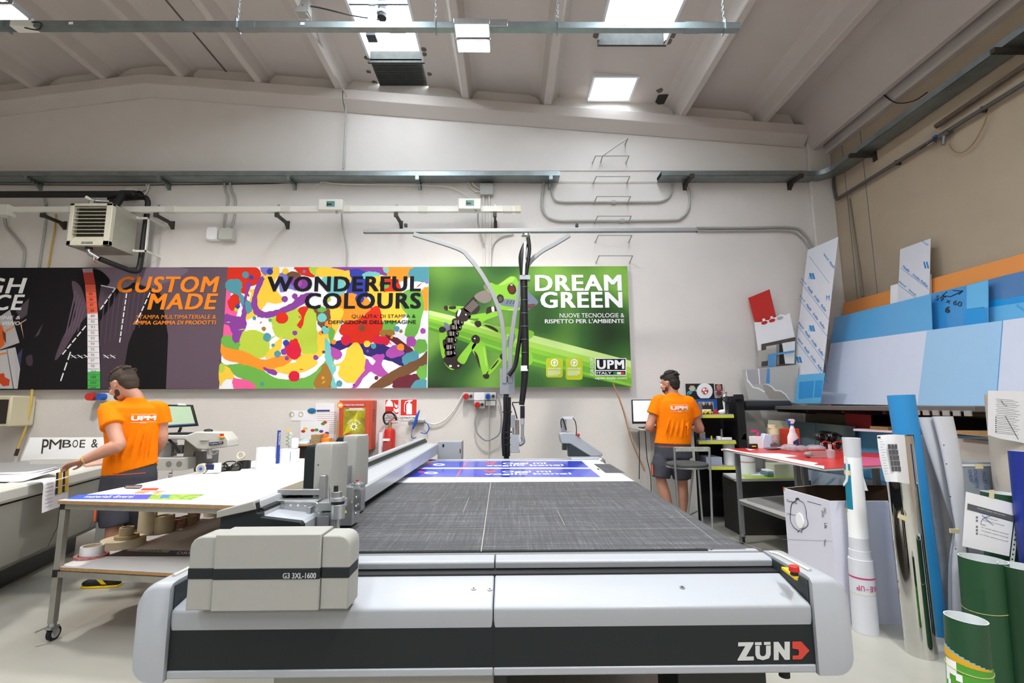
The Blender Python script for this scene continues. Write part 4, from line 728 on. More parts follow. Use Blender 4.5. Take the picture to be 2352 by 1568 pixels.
G().bx(-1.1, .93, 5.145, 5.2, .8, .897, alu).bx(-1.1, .96, 5.16, 5.5, .3, .86, dg).out('rear_rail', cut, bev=.004)
G().bx(-1.0, .88, 2.0, 5.14, .55, .73, dg).out('bed_frame', cut)
g = G().bx(-.77, -.05, 1.72, 2.0, .36, .597, mg); g.out('under_cabinet', cut, bev=.005)
for a, b in ((-.075, -.005), (.57, .87)): G().bx(a, b, 1.76, 2.0, 0, .597, black).out('leg', cut, bev=.004)
G().bx(-.6, -.52, 1.8, 2.0, 0, .36, black).out('leg', cut); G().bx(-.8, -.7, 4.7, 5.0, 0, .55, black).out('leg', cut); G().bx(.5, .6, 4.7, 5.0, 0, .55, black).out('leg', cut)
G().cyl((.90, 1.70, .60), (.90, 1.70, .57), .017, rubber).out('foot_stop', cut)
# front beam housing
hs_ = thing if 0 else None
sp = lambda k: 0
def hpr(xl, xr, y, z0=.826, z1=1.052, rl=0, rr=0):
    o = [V((xl, y, z0)), V((xr, y, z0))]
    o += [V((xr-rr*(1-math.cos(a)), y, z1-rr*(1-math.sin(a)))) for a in (0, .4, .8, 1.2, 1.57)] if rr else [V((xr, y, z1))]
    o += [V((xl+rl*(1-math.sin(a)), y, z1-rl*(1-math.cos(a)))) for a in (0, .4, .8, 1.2, 1.57)] if rl else [V((xl, y, z1))]
    return o
beam = G().loft([hpr(-.918, -.587, 1.592), hpr(-.918, -.587, 1.70)], mg).bx(-.9185, -.5865, 1.5905, 1.69, .918, .952, dg)
t_ = G(); 
bh = beam.out('beam_housing', cut, bev=.003)
G().bx(-.95, -.6, 1.70, 1.95, .90, .96, dg).out('beam_coupling', cut)
G().loft([hpr(-1.0, -.919, 1.600, z1=1.045, rl=.035), hpr(-1.0, -.919, 1.70, z1=1.045, rl=.035)], mg).bx(-1.001, -.919, 1.598, 1.69, .918, .952, dg).out('housing_end', bh, bev=.004)
G().loft([hpr(-.586, -.498, 1.600, z1=1.045, rr=.035), hpr(-.586, -.498, 1.70, z1=1.045, rr=.035)], mg).bx(-.586, -.497, 1.598, 1.69, .918, .952, dg).out('housing_end', bh, bev=.004)
a, b, c = PY(649, 1328, 1.59), PY(726, 1328, 1.59), PY(649, 1315, 1.59); zc = (a.z+b.z)/2; G().text('G3 3XL-1600', V((a.x, 1.59, zc)), V((b.x, 1.59, zc)), V((a.x, 1.59, zc+c.z-a.z)), M('label_grey', '#b4b6b7', .6), off=.05).out('model_lettering', bh)
# beam
def bprof(y, s=0):
    return [V((x, y, z)) for x, z in ((-1.10, .93), (-1.10, 1.045), (-1.09, 1.052), (-.985, 1.085), (-.972, 1.083), (-.968, 1.06), (-.968, 1.045), (-.95, 1.045), (-.95, 1.03), (-.80, 1.012), (-.79, 1.0), (-.79, .93))]
def bprof2(y):
    return [V((x, y, z)) for x, z in ((-1.0, .935), (-1.0, 1.075), (-.99, 1.09), (-.93, 1.11), (-.90, 1.108), (-.895, 1.10), (-.895, 1.06), (-.875, 1.06), (-.875, 1.05), (-.765, 1.045), (-.757, 1.038), (-.757, .935))]
A, B = bprof(1.96), bprof2(5.35)
o = G().loft([A, B], bw).out('beam', cut, sm=20)
g = G().loft([[A[5]+V((.001, 0, 0)), A[7]+V((0, 0, .001)), A[7]+V((0, 0, .012)), A[5]+V((.001, 0, -.006))], [B[5]+V((.001, 0, 0)), B[7]+V((0, 0, .001)), B[7]+V((0, 0, .012)), B[5]+V((.001, 0, -.006))]], black); g.out('cable_slot', o)
g = G().loft([[p+V((-.003 if p.x < -1 else .002, 0, 0 if p.z > .95 else -.06)) for p in bprof(y)] for y in (1.935, 1.965)], dg); g.prism([(-1.113, 1.925, 1.03), (-1.113, 1.925, 1.055), (-.975, 1.925, 1.092), (-.967, 1.925, 1.06)], (0, .05, 0), mg); g.out('beam_end_cap', o, bev=.003)
q0 = PZ(904, 1052, 1.03); G().text('ZÜND', V((-.845, 4.0, 1.034)), V((-.845, 4.16, 1.034)), V((-.88, 4.0, 1.036)), ink, off=.03).out('beam_logo', o)
G().bx(-.90, -.72, 4.9, 5.34, .99, 1.02, dg).out('beam_shadow_gap', o) if False else None
# carriage with two tool towers
cr = G().bx(-.985, -.78, 2.14, 2.72, 1.075, 1.10, steel); cr.bx(-.80, -.775, 2.12, 2.72, .90, 1.16, steel); cr.bx(-.99, -.79, 2.09, 2.14, 1.03, 1.065, steel)
cr.prism([(-.93, 2.085, 1.06), (-.80, 2.085, 1.06), (-.765, 2.085, 1.03), (-.765, 2.085, .955), (-.79, 2.085, .90), (-.815, 2.085, .90), (-.815, 2.085, 1.01), (-.93, 2.085, 1.02)], (0, .03, 0), steel)
cg = cr.out('tool_carriage', cut, bev=.003)
for k in range(4): G().cyl((-.90+k*.03, 2.082, 1.045), (-.90+k*.03, 2.086, 1.045), .005, chrome, n=12).out('bolt', cg)
def tower(xc, yc, zb_, zt, w=.155):
    g = G(); x0 = xc-w/2; h = zt-zb_
    def ring(z, k=0): return [V((x0+a*w, yc+b, z)) for a, b in ((.33, 0), (.80, 0), (1, .045), (1, .13), (.33, .13))]
    R0 = ring(zb_); R1 = ring(zt-.02); R2 = [V((xc+(p.x-xc)*.96, yc+.065+(p.y-yc-.065)*.85, zt)) for p in R1]
    g.loft([R0, R1, R2], mg); o = g.out('tool_tower', cut, bev=.004)
    g = G(); rr = [[V((x0+a*w, yc+b, z)) for a, b in ((0, .02), (.33, 0), (.33, .13), (0, .12))] for z in (zb_-.005, zt-.03)]; rr.append([V((x0+a*w+(.01 if a == 0 else 0), yc+b, zt-.008)) for a, b in ((0, .03), (.33, .01), (.33, .12), (0, .11))])
    g.loft(rr, dg).out('tower_side', o, bev=.004)
    for zz in (zb_+.07, zt-.09): G().cyl((x0+w*.45, yc-.001, zz), (x0+w*.45, yc, zz), .003, ink, n=8).out('screw', o)
    return o
tw = tower(-.812, 2.15, 1.0, 1.29); tower(-.80, 2.47, 1.05, 1.305, .14)
G().bx(-.84, -.785, 2.17, 2.24, .94, 1.0, steel).out('tower_neck', tw)
def pcy(px, py0, py1, y, r): 
    a, b = PY(px, py0, y), PY(px, py1, y); return V((b.x, y, a.z)), V((b.x, y, b.z))
rt_ = G(); Y_ = 2.05
for px, a, b, w in ((772, 1128, 1115, 10), (774, 1141, 1128, 24), (775, 1150, 1141, 32), (776, 1157, 1150, 29), (777, 1190, 1157, 30), (774, 1216, 1190, 14)):
    p, q_ = pcy(px, a, b, Y_, 0); rt_.cyl(p, q_, w/2/545, {10: black, 29: black, 24: steel}.get(w, alu), n=28)
p = PY(757, 1160, Y_); rt_.bx(p.x-.045, p.x+.04, Y_-.01, Y_+.1, p.z-.02, p.z+.012, alu); rt_.cyl(PY(757, 1160, Y_), PY(757, 1112, Y_), .002, steel, n=6)
p = PY(791, 1178, Y_-.03); rt_.prism([p, p+V((.01, 0, 0)), p+V((.005, 0, .012))], (0, .002, 0), yell)
rt_.out('router_spindle', cg, bev=.001)
a, b = PY(724, 1217, 2.04), PY(759, 1178, 2.04); G().bx(a.x, b.x, 2.05, 2.10, a.z, b.z, steel).bx(a.x+.008, b.x-.006, 2.045, 2.05, a.z+.012, b.z-.012, M('smoked_window', '#6f7275', .15)).bx(a.x-.045, a.x-.03, 2.06, 2.1, a.z, b.z+.02, steel).out('suction_head', cg, bev=.003)
a, b = PY(781, 1207, 2.33), PY(811, 1118, 2.33); g = G().bx(a.x, b.x, 2.33, 2.45, a.z, b.z, alu); c = PY(815, 1108, 2.33)
g.cyl((c.x, 2.37, b.z), (c.x, 2.37, b.z+.012), .028, alu, n=24).cyl((c.x, 2.37, b.z+.012), (c.x, 2.37, b.z+.018), .018, steel).cyl((c.x, 2.37, b.z+.018), (c.x, 2.37, b.z+.028), .006, redm); g.bx(b.x, b.x+.03, 2.36, 2.42, a.z+.06, b.z-.02, steel)
for z in (b.z-.05, b.z-.09, a.z+.05): g.sph((b.x+.012, 2.345, z), .008, chrome, n=10)
p = V((b.x-.008, 2.328, a.z+.1)); g.prism([p, p+V((.01, 0, 0)), p+V((.005, 0, .012))], (0, .002, 0), yell); g.cyl((c.x-.035, 2.35, b.z), (c.x-.035, 2.35, b.z+.05), .002, steel, n=6); g.out('oscillating_tool', cg, bev=.002)
# rear housing and rear control arm
a, b = PY(1010, 1052, 5.36), PY(1060, 1014, 5.36); g = G().bx(-.76, b.x, 5.36, 5.6, .86, b.z, lg); p = PY(1018, 1023, 5.35); g.bx(p.x-.01, p.x+.01, 5.355, 5.36, p.z-.015, p.z+.015, black); p = PY(1057, 1035, 5.35); g.bx(p.x-.006, p.x+.004, 5.355, 5.36, p.z-.025, p.z+.02, black); g.out('rear_housing', cut, bev=.01)
za = lambda x, y: PY(1000+x/3.92, 860+y/3.92, 5.3)
g = G().prism([za(*p) for p in ((1118, 535), (1140, 522), (1245, 522), (1510, 712), (1500, 738), (1400, 740), (1215, 624), (1135, 622))], (0, .16, 0), lg); ra = g.out('rear_arm', cut, bev=.01)
G().prism([za(*p) for p in ((1195, 632), (1215, 625), (1400, 738), (1200, 738))], (0, .1, 0), dg2).out('arm_gusset', ra); G().prism([za(*p) for p in ((1147, 624), (1185, 624), (1185, 680), (1147, 680))], (0, .1, 0), black).out('motor', ra)
p = za(1283, 550); G().cyl(p, p+V((.01, 0, .02)), .018, redm, n=20).out('emergency_button', ra)
g = G().bx(za(1138, 528).x, za(1185, 528).x, 5.33, 5.4, za(1138, 528).z, za(1138, 400).z, steel).bx(za(1145, 0).x, za(1238, 0).x, 5.31, 5.42, za(0, 408).z, za(0, 385).z, M('clear_bracket', '#cfd3d6', .2, coat=.5))
g.tube([za(1180, 500), za(1150, 400), za(1130, 420), za(1135, 480)], .006, cable).tube([za(1238, 390), za(1262, 430), za(1270, 500), za(1266, 545)], .005, cable); g.out('sensor_mast', ra)
G().bx(.66, .98, 5.14, 5.3, .82, .905, lg).cyl((.97, 5.12, .86), (.97, 5.26, .86), .045, steel).out('rear_end_cap', cut, bev=.015)
# ---- suction hose boom standing at the back of the cutter
bm = thing('hose_boom', 'tall grey boom with a long horizontal rail and two curved arms behind the cutter', 'boom', (PY(1165, 1045, 5.55).x, 5.55, 0))
YP = 5.55; rail_m = M('boom_grey', '#8f9192', .45, .2); g = G(); p = PY(1163, 1000, YP)
g.bx(p.x-.03, p.x+.03, YP, YP+.07, 0, PY(0, 910, YP).z, dg2); g.out('post', bm, bev=.004)
g = G(); a, b = PY(1148, 905, YP), PY(1182, 870, YP); g.bx(a.x, b.x, YP-.02, YP+.01, a.z, PY(0, 852, YP).z, rail_m).bx(p.x-.02, p.x+.02, YP-.022, YP-.02, b.z-.04, b.z+.03, dg2); g.out('clamp_plate', bm, bev=.003)
def arm(pts, m):
    P = crom(LY(pts, YP-.01), 6); g = G(); R_ = []
    for i, p in enumerate(P):
        d = (P[min(i+1, len(P)-1)]-P[max(i-1, 0)]).normalized(); n = V((0, 1, 0)).cross(d).normalized(); R_.append([p+n*.025+V((0, -.02, 0)), p-n*.025+V((0, -.02, 0)), p-n*.025+V((0, .02, 0)), p+n*.025+V((0, .02, 0))])
    g.loft(R_, m); return g
arm([(1159, 880), (1158, 800), (1152, 735), (1135, 682), (1108, 632), (1078, 592), (1050, 570), (950, 538)], rail_m).out('arm', bm, bev=.004)
arm([(1172, 880), (1173, 800), (1182, 725), (1196, 650), (1213, 608), (1240, 580), (1275, 560), (1308, 540)], rail_m).out('arm', bm, bev=.004)
a, b = PY(836, 531, YP), PY(1600, 528, YP); g = G().loft([[V((x, YP+dy, z+dz)) for dy, dz in ((-.03, -.025), (.03, -.025), (.03, .02), (-.03, .02))] for x, z in ((a.x, a.z), (b.x, b.z))], rail_m); rl = g.out('top_rail', bm, bev=.004)
for px in (932, 1325): p = PY(px, 520, YP); G().bx(p.x-.017, p.x+.017, YP-.02, YP+.02, p.z-.005, p.z+.03, black).out('end_stop', rl)
for x in (a.x+.01, b.x-.01): G().cyl((x, YP-.02, (a.z+b.z)/2-.036), (x, YP-.02, (a.z+b.z)/2-.02), .01, black, n=10).out('rubber_stop', rl)
p = PY(1208, 540, YP); g = G().bx(p.x-.05, p.x+.05, YP-.03, YP+.03, p.z-.01, p.z+.018, steel)
for s in (-1, 1): g.cyl((p.x+s*.03, YP-.04, p.z+.008), (p.x+s*.03, YP-.03, p.z+.008), .014, chrome)
g.cyl((p.x, YP, p.z-.3), (p.x, YP, p.z), .006, steel); g.out('trolley', rl)
hose = M('hose_black', '#121315', .38); YH = 5.45
h1 = G().tube(LY([(1207, 560), (1199, 590), (1203, 640), (1204, 700), (1206, 780), (1206, 850), (1203, 890), (1198, 930)], YH), [.03, .042, .042, .042, .042, .042, .036, .03], hose, n=14)
for y_ in (634, 660, 690, 720, 750, 780, 810): p = PY(1205, y_, YH); h1.tube([p+V((.044*math.cos(a), .044*math.sin(a), 0)) for a in [k*.5236 for k in range(13)]], .003, M('hose_tie', '#55585a', .5), n=4, sm=False, cap=False)
h1 = h1.out('suction_hose'); tag(h1, 'thick black suction hose hanging from the boom rail in front of the green banner', 'hose')
g = G().tube(LY([(1213, 545), (1216, 570), (1213, 600), (1207, 640)], YH-.01), .022, hose, n=12)
for k in range(20): p = PY(1207-.3*k+k*.1, 550+k*3, YH-.03); 
p = PY(1205, 640, YH); g.bx(p.x-.06, p.x+.06, YH-.05, YH+.05, p.z-.02, p.z+.03, steel); g.cyl(PY(1207, 555, YH-.05), PY(1203, 632, YH-.05), .016, M('clear_tube', '#b9bcbc', .3)); g.out('hose_clamp', h1)
p = PY(1205, 846, YH); G().cyl(p-V((0, 0, .03)), p+V((0, 0, .03)), .045, pure, n=20).out('hose_collar', h1)
g = G().tube(LY([(1200, 700), (1196, 760), (1190, 800), (1183, 840), (1168, 862)], YH+.03), .026, hose, n=12)
tag(g.out('suction_hose'), 'second black hose branching down left from the thick one towards the boom post', 'hose')
g = G().tube(LY([(1160, 912), (1160, 960), (1156, 1000), (1158, 1047)], YP-.06), .022, hose, n=10).tube(LY([(1170, 912), (1170, 960), (1168, 1000), (1168, 1047)], YP-.05), .018, hose, n=10)
for y_ in (946, 992, 1005, 1021): p = PY(1165, y_, YP-.05); g.box(p, (.11, .05, .012), hose)
tag(g.out('cable_bundle'), 'black hoses strapped to the boom post below the green banner', 'hose')
g = G(); a, b = PY(1173, 1038, 5.4), PY(1192, 998, 5.4); g.bx(a.x, b.x, 5.4, 5.48, a.z, b.z, lg); a, b = PY(1173, 982, 5.4), PY(1184, 953, 5.4); g.bx(a.x, b.x, 5.4, 5.46, a.z, b.z, rail_m); g.cyl(PY(1179, 998, 5.43), PY(1179, 982, 5.43), .012, steel)
g.cyl(PY(1188, 998, 5.43), PY(1188, 964, 5.43), .022, M('dull_brass', '#8f8a78', .4, .6)); g.tube(LY([(1188, 962), (1182, 940), (1177, 925), (1188, 924), (1198, 922)], 5.43), .007, cable)
g.cyl(PY(1200, 960, 5.43), PY(1200, 932, 5.43), .025, rubber).cyl(PY(1200, 975, 5.43), PY(1200, 960, 5.43), .022, lg).cyl(PY(1200, 1005, 5.43), PY(1200, 975, 5.43), .017, rail_m).tube(LY([(1200, 1003), (1202, 1014), (1195, 1020), (1191, 1018)], 5.43), .022, rail_m)
g.tube(LY([(1172, 1034), (1172, 1038), (1193, 1038), (1193, 1034)], 5.39), .006, steel, sm=False)
tag(g.out('vacuum_tool', bev=.003), 'grey tool head on the end of the thick hose beside the boom post', 'tool')
# ---- printed sheet lying on the belt
zS = .8912
sheetm = M('vinyl_white', '#e6e8ee', .25, coat=.1); pb = M('vinyl_blue', '#1c37c4', .16, coat=.25); pr_ = M('vinyl_red', '#e8384f', .2, coat=.2)
g = G(); ys = (3.675, 5.10)
xs_ = [(-.86, .89), (.70, .89)]
R_ = []
for y in ys:
    row = [V((-1.0, y, zS))]+[V((.915+(.0762)*math.sin(a), y, .815+(.0762)*math.cos(a))) for a in [k*.2 for k in range(8)]]; R_.append(row)
n = len(R_[0]); g.add(R_[0]+R_[1], [(i, i+1, n+i+1, n+i) for i in range(n-1)], sheetm)
def sp_(pts, m, off=.0005): g.add([PZ(*p, zS)+V((0, 0, off)) for p in pts], [tuple(range(len(pts)))], m)
sp_([(955, 1058.5), (1336, 1058.5), (1353, 1073.5), (930, 1073.5)], pb); sp_([(925, 1076.5), (1356, 1076.5), (1380, 1095.5), (880, 1095.5)], pb)
for (ax, ay), (bx_, by), k in (((1154, 1066.8), (1256, 1062), 'Oggi mi'), ((1116, 1071.3), (1298, 1067.3), 'voglio bene!'), ((1153, 1086), (1268, 1081), 'Oggi mi'), ((1112, 1091.3), (1316, 1086.8), 'voglio bene!')):
    A = PZ(ax, ay, zS+.0008); B = PZ(bx_, ay, zS+.0008); C_ = PZ(ax, by, zS+.0008); g.text(k, A, V((B.x, A.y, A.z)), V((A.x, C_.y, A.z)), pure, th=.0004, off=.03)
for hx, hy, s in ((1128, 1064.5, 13), (1126, 1083.5, 17)): sp_([(hx-s, hy-2), (hx-s*.5, hy-3), (hx, hy-1.8), (hx+s*.5, hy-3), (hx+s, hy-2), (hx+s*.4, hy+1.2), (hx, hy+2.8), (hx-s*.4, hy+1.2)], pr_, .001)
for a, b in (((1072, 1061), (1063, 1073)), ((1059, 1079), (1049, 1094))): sp_([(a[0]-2, a[1]), (a[0]+2, a[1]), (b[0]+2, b[1]), (b[0]-2, b[1])], pr_, .001)
for hx, hy, s in ((1008, 1067, 14), (990, 1086, 16)):
    o_ = [(hx+s*math.cos(a*.5236), hy+2.6*math.sin(a*.5236)) for a in range(12)]; sp_(o_, pure, .001); sp_([((x-hx)*.55+hx, (y-hy)*.5+hy) for x, y in o_], pb, .0015); sp_([((x-hx)*.5+hx-22, (y-hy)*.7+hy-2.5) for x, y in o_], pr_, .001)
sp_([(1363, 1065), (1401, 1065.5), (1436, 1086), (1391, 1086)], felt, .0008); sp_([(1370, 1075.5), (1374, 1075.5), (1378, 1079), (1374, 1079)], ink, .001)
tag(g.out('printed_sheet', recalc=False), 'glossy white vinyl sheet with two blue printed banners lying on the belt', 'printed sheet')
# ---------------------------------------------------------------- things on the back wall at eye height
def wbox(name, label, cat, x0, y0, x1, y1, m, y=6.5, parts=None, bev=.004, group=None):
    a, b = PY(x0, y1, y), PY(x1, y0, y); o = G().bx(a.x, b.x, y, W, a.z, b.z, m).out(name, bev=bev); tag(o, label, cat, group); return o, a, b
# fire equipment cabinet
a, b = PY(775, 1033, 6.38), PY(852, 919, 6.38)
t = thing('fire_cabinet', 'red fire equipment cabinet with a yellow safe-crash window, hung on the back wall', 'cabinet', (a.x, 6.5, a.z))
G().bx(a.x, b.x+.02, 6.38, W, a.z, b.z, brick_red).out('body', t, bev=.004)
g = G().bx(a.x+.02, b.x-.005, 6.372, 6.38, a.z+.025, b.z-.025, brick_red); g.bx(b.x-.02, b.x-.012, 6.368, 6.372, a.z+.1, a.z+.13, ink)
for k in range(7): g.bx(b.x+.02, b.x+.0215, 6.42, 6.52, b.z-.12-k*.025, b.z-.128-k*.025, ink)
d_ = g.out('door', t, bev=.003)
wn_ = M('window_yellow', '#5b5713', .12, coat=.8, col2='#c3b81a', sc=5, nz=.5)
wp = lambda x, y: PY(680+x/3.92, 860+y/3.92, 6.37)
def wr(g, x0, y0, x1, y1, m, e=0, f=None):
    f = f or wp; A, B = f(x0, y1), f(x1, y0); yy = A.y-e; g.bx(A.x, B.x, yy-.0008, yy, A.z, B.z, m); return g
g = wr(G(), 418, 300, 626, 618, wn_); 
g.add([wp(*p)+V((0, -.002, 0)) for p in ((470, 450), (560, 330), (540, 470), (470, 520), (420, 545))], [(0, 1, 2, 3, 4)], M('window_lemon', '#c9c21e', .3)); 
for k, c in enumerate('SAFE CRASH'):
    if c != ' ':
        an = math.radians(150-k*13.5); cx_, cy_ = 521+62*math.cos(an), 470-62*math.sin(an); A = wp(cx_-7, cy_+8); B = wp(cx_+7, cy_+8); C_ = wp(cx_-7, cy_-8); e_ = V((0, -.003, 0)); g.text(c, V((A.x, A.y, A.z))+e_, V((B.x, A.y, A.z))+e_, V((A.x, A.y, C_.z))+e_, pure, off=.02)
cc = wp(521, 468); pts = [cc+V(((.06 if i % 2 else .03)*math.cos(i*.3927), -.003, (.06 if i % 2 else .03)*math.sin(i*.3927))) for i in range(16)]
g.prism(pts, (0, -.0005, 0), pure); g.prism([cc+V((.025*math.cos(i*.5), -.004, .025*math.sin(i*.5))) for i in range(12)], (0, -.0005, 0), wn_)
wr(g, 445, 530, 512, 575, redm, .003); wr(g, 540, 548, 610, 575, pure, .003); wr(g, 543, 551, 607, 572, wn_, .004); wr(g, 480, 303, 600, 311, pure, .003); wr(g, 450, 315, 615, 322, pure, .003); g.out('break_glass', d_)
g = wr(G(), 422, 258, 620, 288, M('label_red', '#b3201f', .5)); A, B, C_ = wp(428, 282), wp(614, 282), wp(428, 264); e_ = V((0, -.002, 0)); g.text('ATTREZZATURE ANTINCENDIO', V((A.x, A.y, A.z))+e_, V((B.x, A.y, A.z))+e_, V((A.x, A.y, C_.z))+e_, pure, off=.01); c_ = wp(398, 276); g.prism([c_+V((.042*math.cos(i*.4), -.001, .042*math.sin(i*.4))) for i in range(16)], (0, -.001, 0), orange); g.prism([c_+V((.03*math.cos(i*.4), -.0025, .03*math.sin(i*.4)*.7)) for i in range(16)], (0, -.0005, 0), M('badge_cream', '#f0d6a8')); g.out('title_label', d_)
# extinguisher and its signs
ws = lambda x, y: PY(680+x/3.92, 860+y/3.92, 6.594)
for k, (x0, y0, x1, y1, yt, l) in enumerate(((797, 223, 928, 408, 356, 'left fire sign with a helmet and flames above the extinguisher'), (936, 220, 1092, 413, 368, 'right fire sign picturing an extinguisher, lettered ESTINTORE'))):
    g = wr(G(), x0, y0, x1, y1, pure, 0, ws); wr(g, x0+5, y0+4, x1-5, yt, M('sign_red', '#d42a1c', .5), .001, ws); f = lambda q: [ws(*p)+V((0, -.0035, 0)) for p in q]
    if k == 0:
        for q in ([(806, 286), (812, 262), (818, 240), (832, 232), (838, 226), (848, 226), (852, 234), (866, 244), (872, 266), (876, 288)], [(885, 250), (900, 275), (912, 268), (918, 290), (905, 300), (890, 290)], [(880, 300), (900, 315), (918, 300), (922, 330), (905, 345), (880, 325)], [(876, 330), (895, 350), (870, 352), (855, 335)]): g.prism(f(q), (0, -.0004, 0), pure)
        tx = (('PRESIDIO', 812, 362, 905, 380), ('ANTINCENDIO', 800, 383, 924, 400))
    else:
        for q in ([(994, 270), (1000, 258), (1036, 258), (1044, 270), (1044, 358), (994, 358)], [(1012, 258), (1012, 244), (1026, 244), (1026, 258)], [(1004, 232), (1050, 228), (1050, 234), (1030, 246), (1004, 240)], [(1004, 236), (984, 240), (974, 270), (974, 330), (982, 340), (984, 334), (980, 325), (980, 272), (990, 248), (1006, 244)]): g.prism(f(q), (0, -.0004, 0), pure)
        tx = (('ESTINTORE', 942, 380, 1086, 403),)
    for s_, ax, ay, bx_, by in tx: A, B, C_ = ws(ax, by), ws(bx_, by), ws(ax, ay); e_ = V((0, -.003, 0)); g.text(s_, V((A.x, A.y, A.z))+e_, V((B.x, A.y, A.z))+e_, V((A.x, A.y, C_.z))+e_, ink, off=.02)
    tag(g.out('fire_sign'), l, 'sign', 'fire signs')
p0, p1 = ws(858, 700), ws(858, 480); YE = 6.48; c = V((p0.x, YE, 0)); rb = PY(911, 930, YE).x-PY(898.5, 930, YE).x
zt = PY(898, 983, YE).z; zb_ = zt-.42; t = thing('fire_extinguisher', 'red fire extinguisher with looped black hose hung right of the red cabinet', 'extinguisher', (c.x, YE, zb_))
o = G().lathe((c.x, YE, 0), [(rb*.9, zb_), (rb, zb_+.01), (rb, zt-.05), (rb*.85, zt-.015), (rb*.4, zt)], redm, 28).out('cylinder', t)
G().cyl((c.x, YE, zt-.01), (c.x, YE, zt+.05), .022, M('brass_neck', '#b89a3a', .4, .5)).cyl((c.x, YE, zt+.04), (c.x, YE, zt+.08), .026, steel).out('valve', t)
G().bar((c.x-.02, YE, zt+.08), (c.x+.09, YE-.02, zt+.16), .03, .008, redm).bar((c.x-.02, YE, zt+.06), (c.x+.10, YE-.02, zt+.07), .03, .008, redm).out('handle', t)
G().tube([V((c.x-.01, YE, zt+.06)), PY(885, 972, YE), PY(881, 958, YE), PY(886, 948, YE), PY(896, 946, YE), PY(905, 952, YE), PY(911, 965, YE)], .014, cable).out('hose', t)
G().bx(c.x-.07, c.x+.02, YE-rb-.0025, YE-rb+.01, zt-.16, zt-.13, pure).bx(c.x-.06, c.x+.04, YE-rb-.0025, YE-rb+.01, zt-.34, zt-.18, M('extinguisher_label', '#a8433c', .5)).out('label', t)
G().bx(c.x-.03, c.x+.03, YE+rb-.01, W, zt-.1, zt-.05, ironm).out('bracket', t)
g = G(); p = PY(874, 1030, 6.5); g.cyl((p.x, 6.5, p.z-.05), (p.x, 6.5, PY(874, 993, 6.5).z), .036, paper, n=20); g.cyl((p.x, 6.5, 0), (p.x, 6.5, p.z-.05), .036, paper, n=20); tag(g.out('paper_tube'), 'white paper tube standing upright between the cabinet and the extinguisher', 'tube')
# compressed air point with blue gun
p = PY(958, 967, 6.55); t = thing('air_gun', 'blue air gun hung on a wall tap beside the fire signs', 'air gun', p)
G().bx(p.x-.1, p.x+.1, 6.52, W, p.z-.015, p.z+.02, steel).cyl((p.x-.1, 6.53, p.z), (p.x-.1, 6.53, p.z-.05), .014, steel).out('tap', t, bev=.003)
G().tube(LY([(964, 942), (958, 955), (953, 972), (948, 985)], 6.5), [.006, .02, .02, .012], blue).tube(LY([(948, 985), (944, 1000)], 6.5), .006, steel).out('gun_body', t)
G().tube(LY([(975, 968), (983, 975), (985, 985), (978, 995), (966, 993)], 6.53), .007, blue).tube(LY([(945, 1000), (948, 1006), (956, 1004)], 6.53), .007, blue).out('hose', t)
g = G().tube(LY([(985, 971), (1000, 974), (1020, 965), (1040, 945), (1055, 920), (1064, 903)], 6.56), .009, ivory); tag(g.out('air_line'), 'white air line sagging from the wall tap to the socket panel', 'cable')
# socket panel centre
zk = lambda x, y: PY(1000+x/3.92, 860+y/3.92, 6.5)
t = thing('socket_panel', 'cluster of wall sockets with red and blue plugs below the green banner', 'sockets', zk(400, 300))
def sk(x0, y0, x1, y1, m, e=0, name='socket_box', par=None, r=0):
    A, B = zk(x0, y1), zk(x1, y0); g = G().bx(A.x, B.x, 6.5-e, 6.5-e+(W-6.5 if e == 0 else .04), A.z, B.z, m); return g
greyb = M('socket_grey', '#c9c9c4', .5)
for q, c in (((250, 160, 345, 230), redm), ((347, 160, 445, 232), pure), ((447, 160, 545, 230), blue), ((350, 236, 445, 305), redm), ((452, 236, 540, 280), greyb)):
    b_ = sk(*q, greyb if c is not pure else pure).out('socket_box', t, bev=.004)
    if c in (redm, blue): 
        P = zk(q[0]+28, (q[1]+q[3])/2-4); G().cyl((P.x, 6.5, P.z), (P.x, 6.44, P.z-.015), .036 if c is redm else .032, c, n=20).out('plug', b_)
        P = zk(q[2]-24, (q[1]+q[3])/2); G().cyl((P.x, 6.5, P.z), (P.x, 6.49, P.z), .028, steel, n=16).cyl((P.x, 6.49, P.z), (P.x, 6.488, P.z), .02, ink, n=16).out('switch', b_)
G().tube([zk(370, 290), zk(382, 330), zk(360, 400), zk(358, 460), zk(380, 530), zk(450, 590), zk(520, 575), zk(575, 530), zk(592, 450), zk(590, 300), zk(560, 180)], .011, M('grey_cable', '#97989a', .5)).out('cable', t)
G().tube([zk(484, 280), zk(486, 500), zk(484, 760)], .006, pipegrey).out('cable', t)
# socket panel left
t = thing('socket_panel', 'wall socket bar with red and blue plugs partly behind the left worker', 'sockets', PY(235, 920, 6.5))
a, b = PY(225, 921, 6.5), PY(266, 902, 6.5); G().bx(a.x, b.x, 6.5, W, a.z, b.z, ivory).out('socket_box', t, bev=.004)
p = PY(216, 911, 6.5); G().cyl((p.x, 6.5, p.z), (p.x+.02, 6.40, p.z), .05, redm, n=20).cyl((p.x, 6.5, p.z), (p.x, 6.58, p.z), .04, dark).out('plug', t); p = PY(239, 911, 6.5); G().cyl((p.x, 6.5, p.z), (p.x, 6.42, p.z), .045, blue, n=20).out('plug', t)
G().tube(LY([(250, 928), (243, 932), (241, 945), (244, 985), (246, 1000)], 6.5), .01, cable).tube(LY([(230, 928), (245, 928), (258, 922)], 6.48), .014, ivory).out('cable', t)
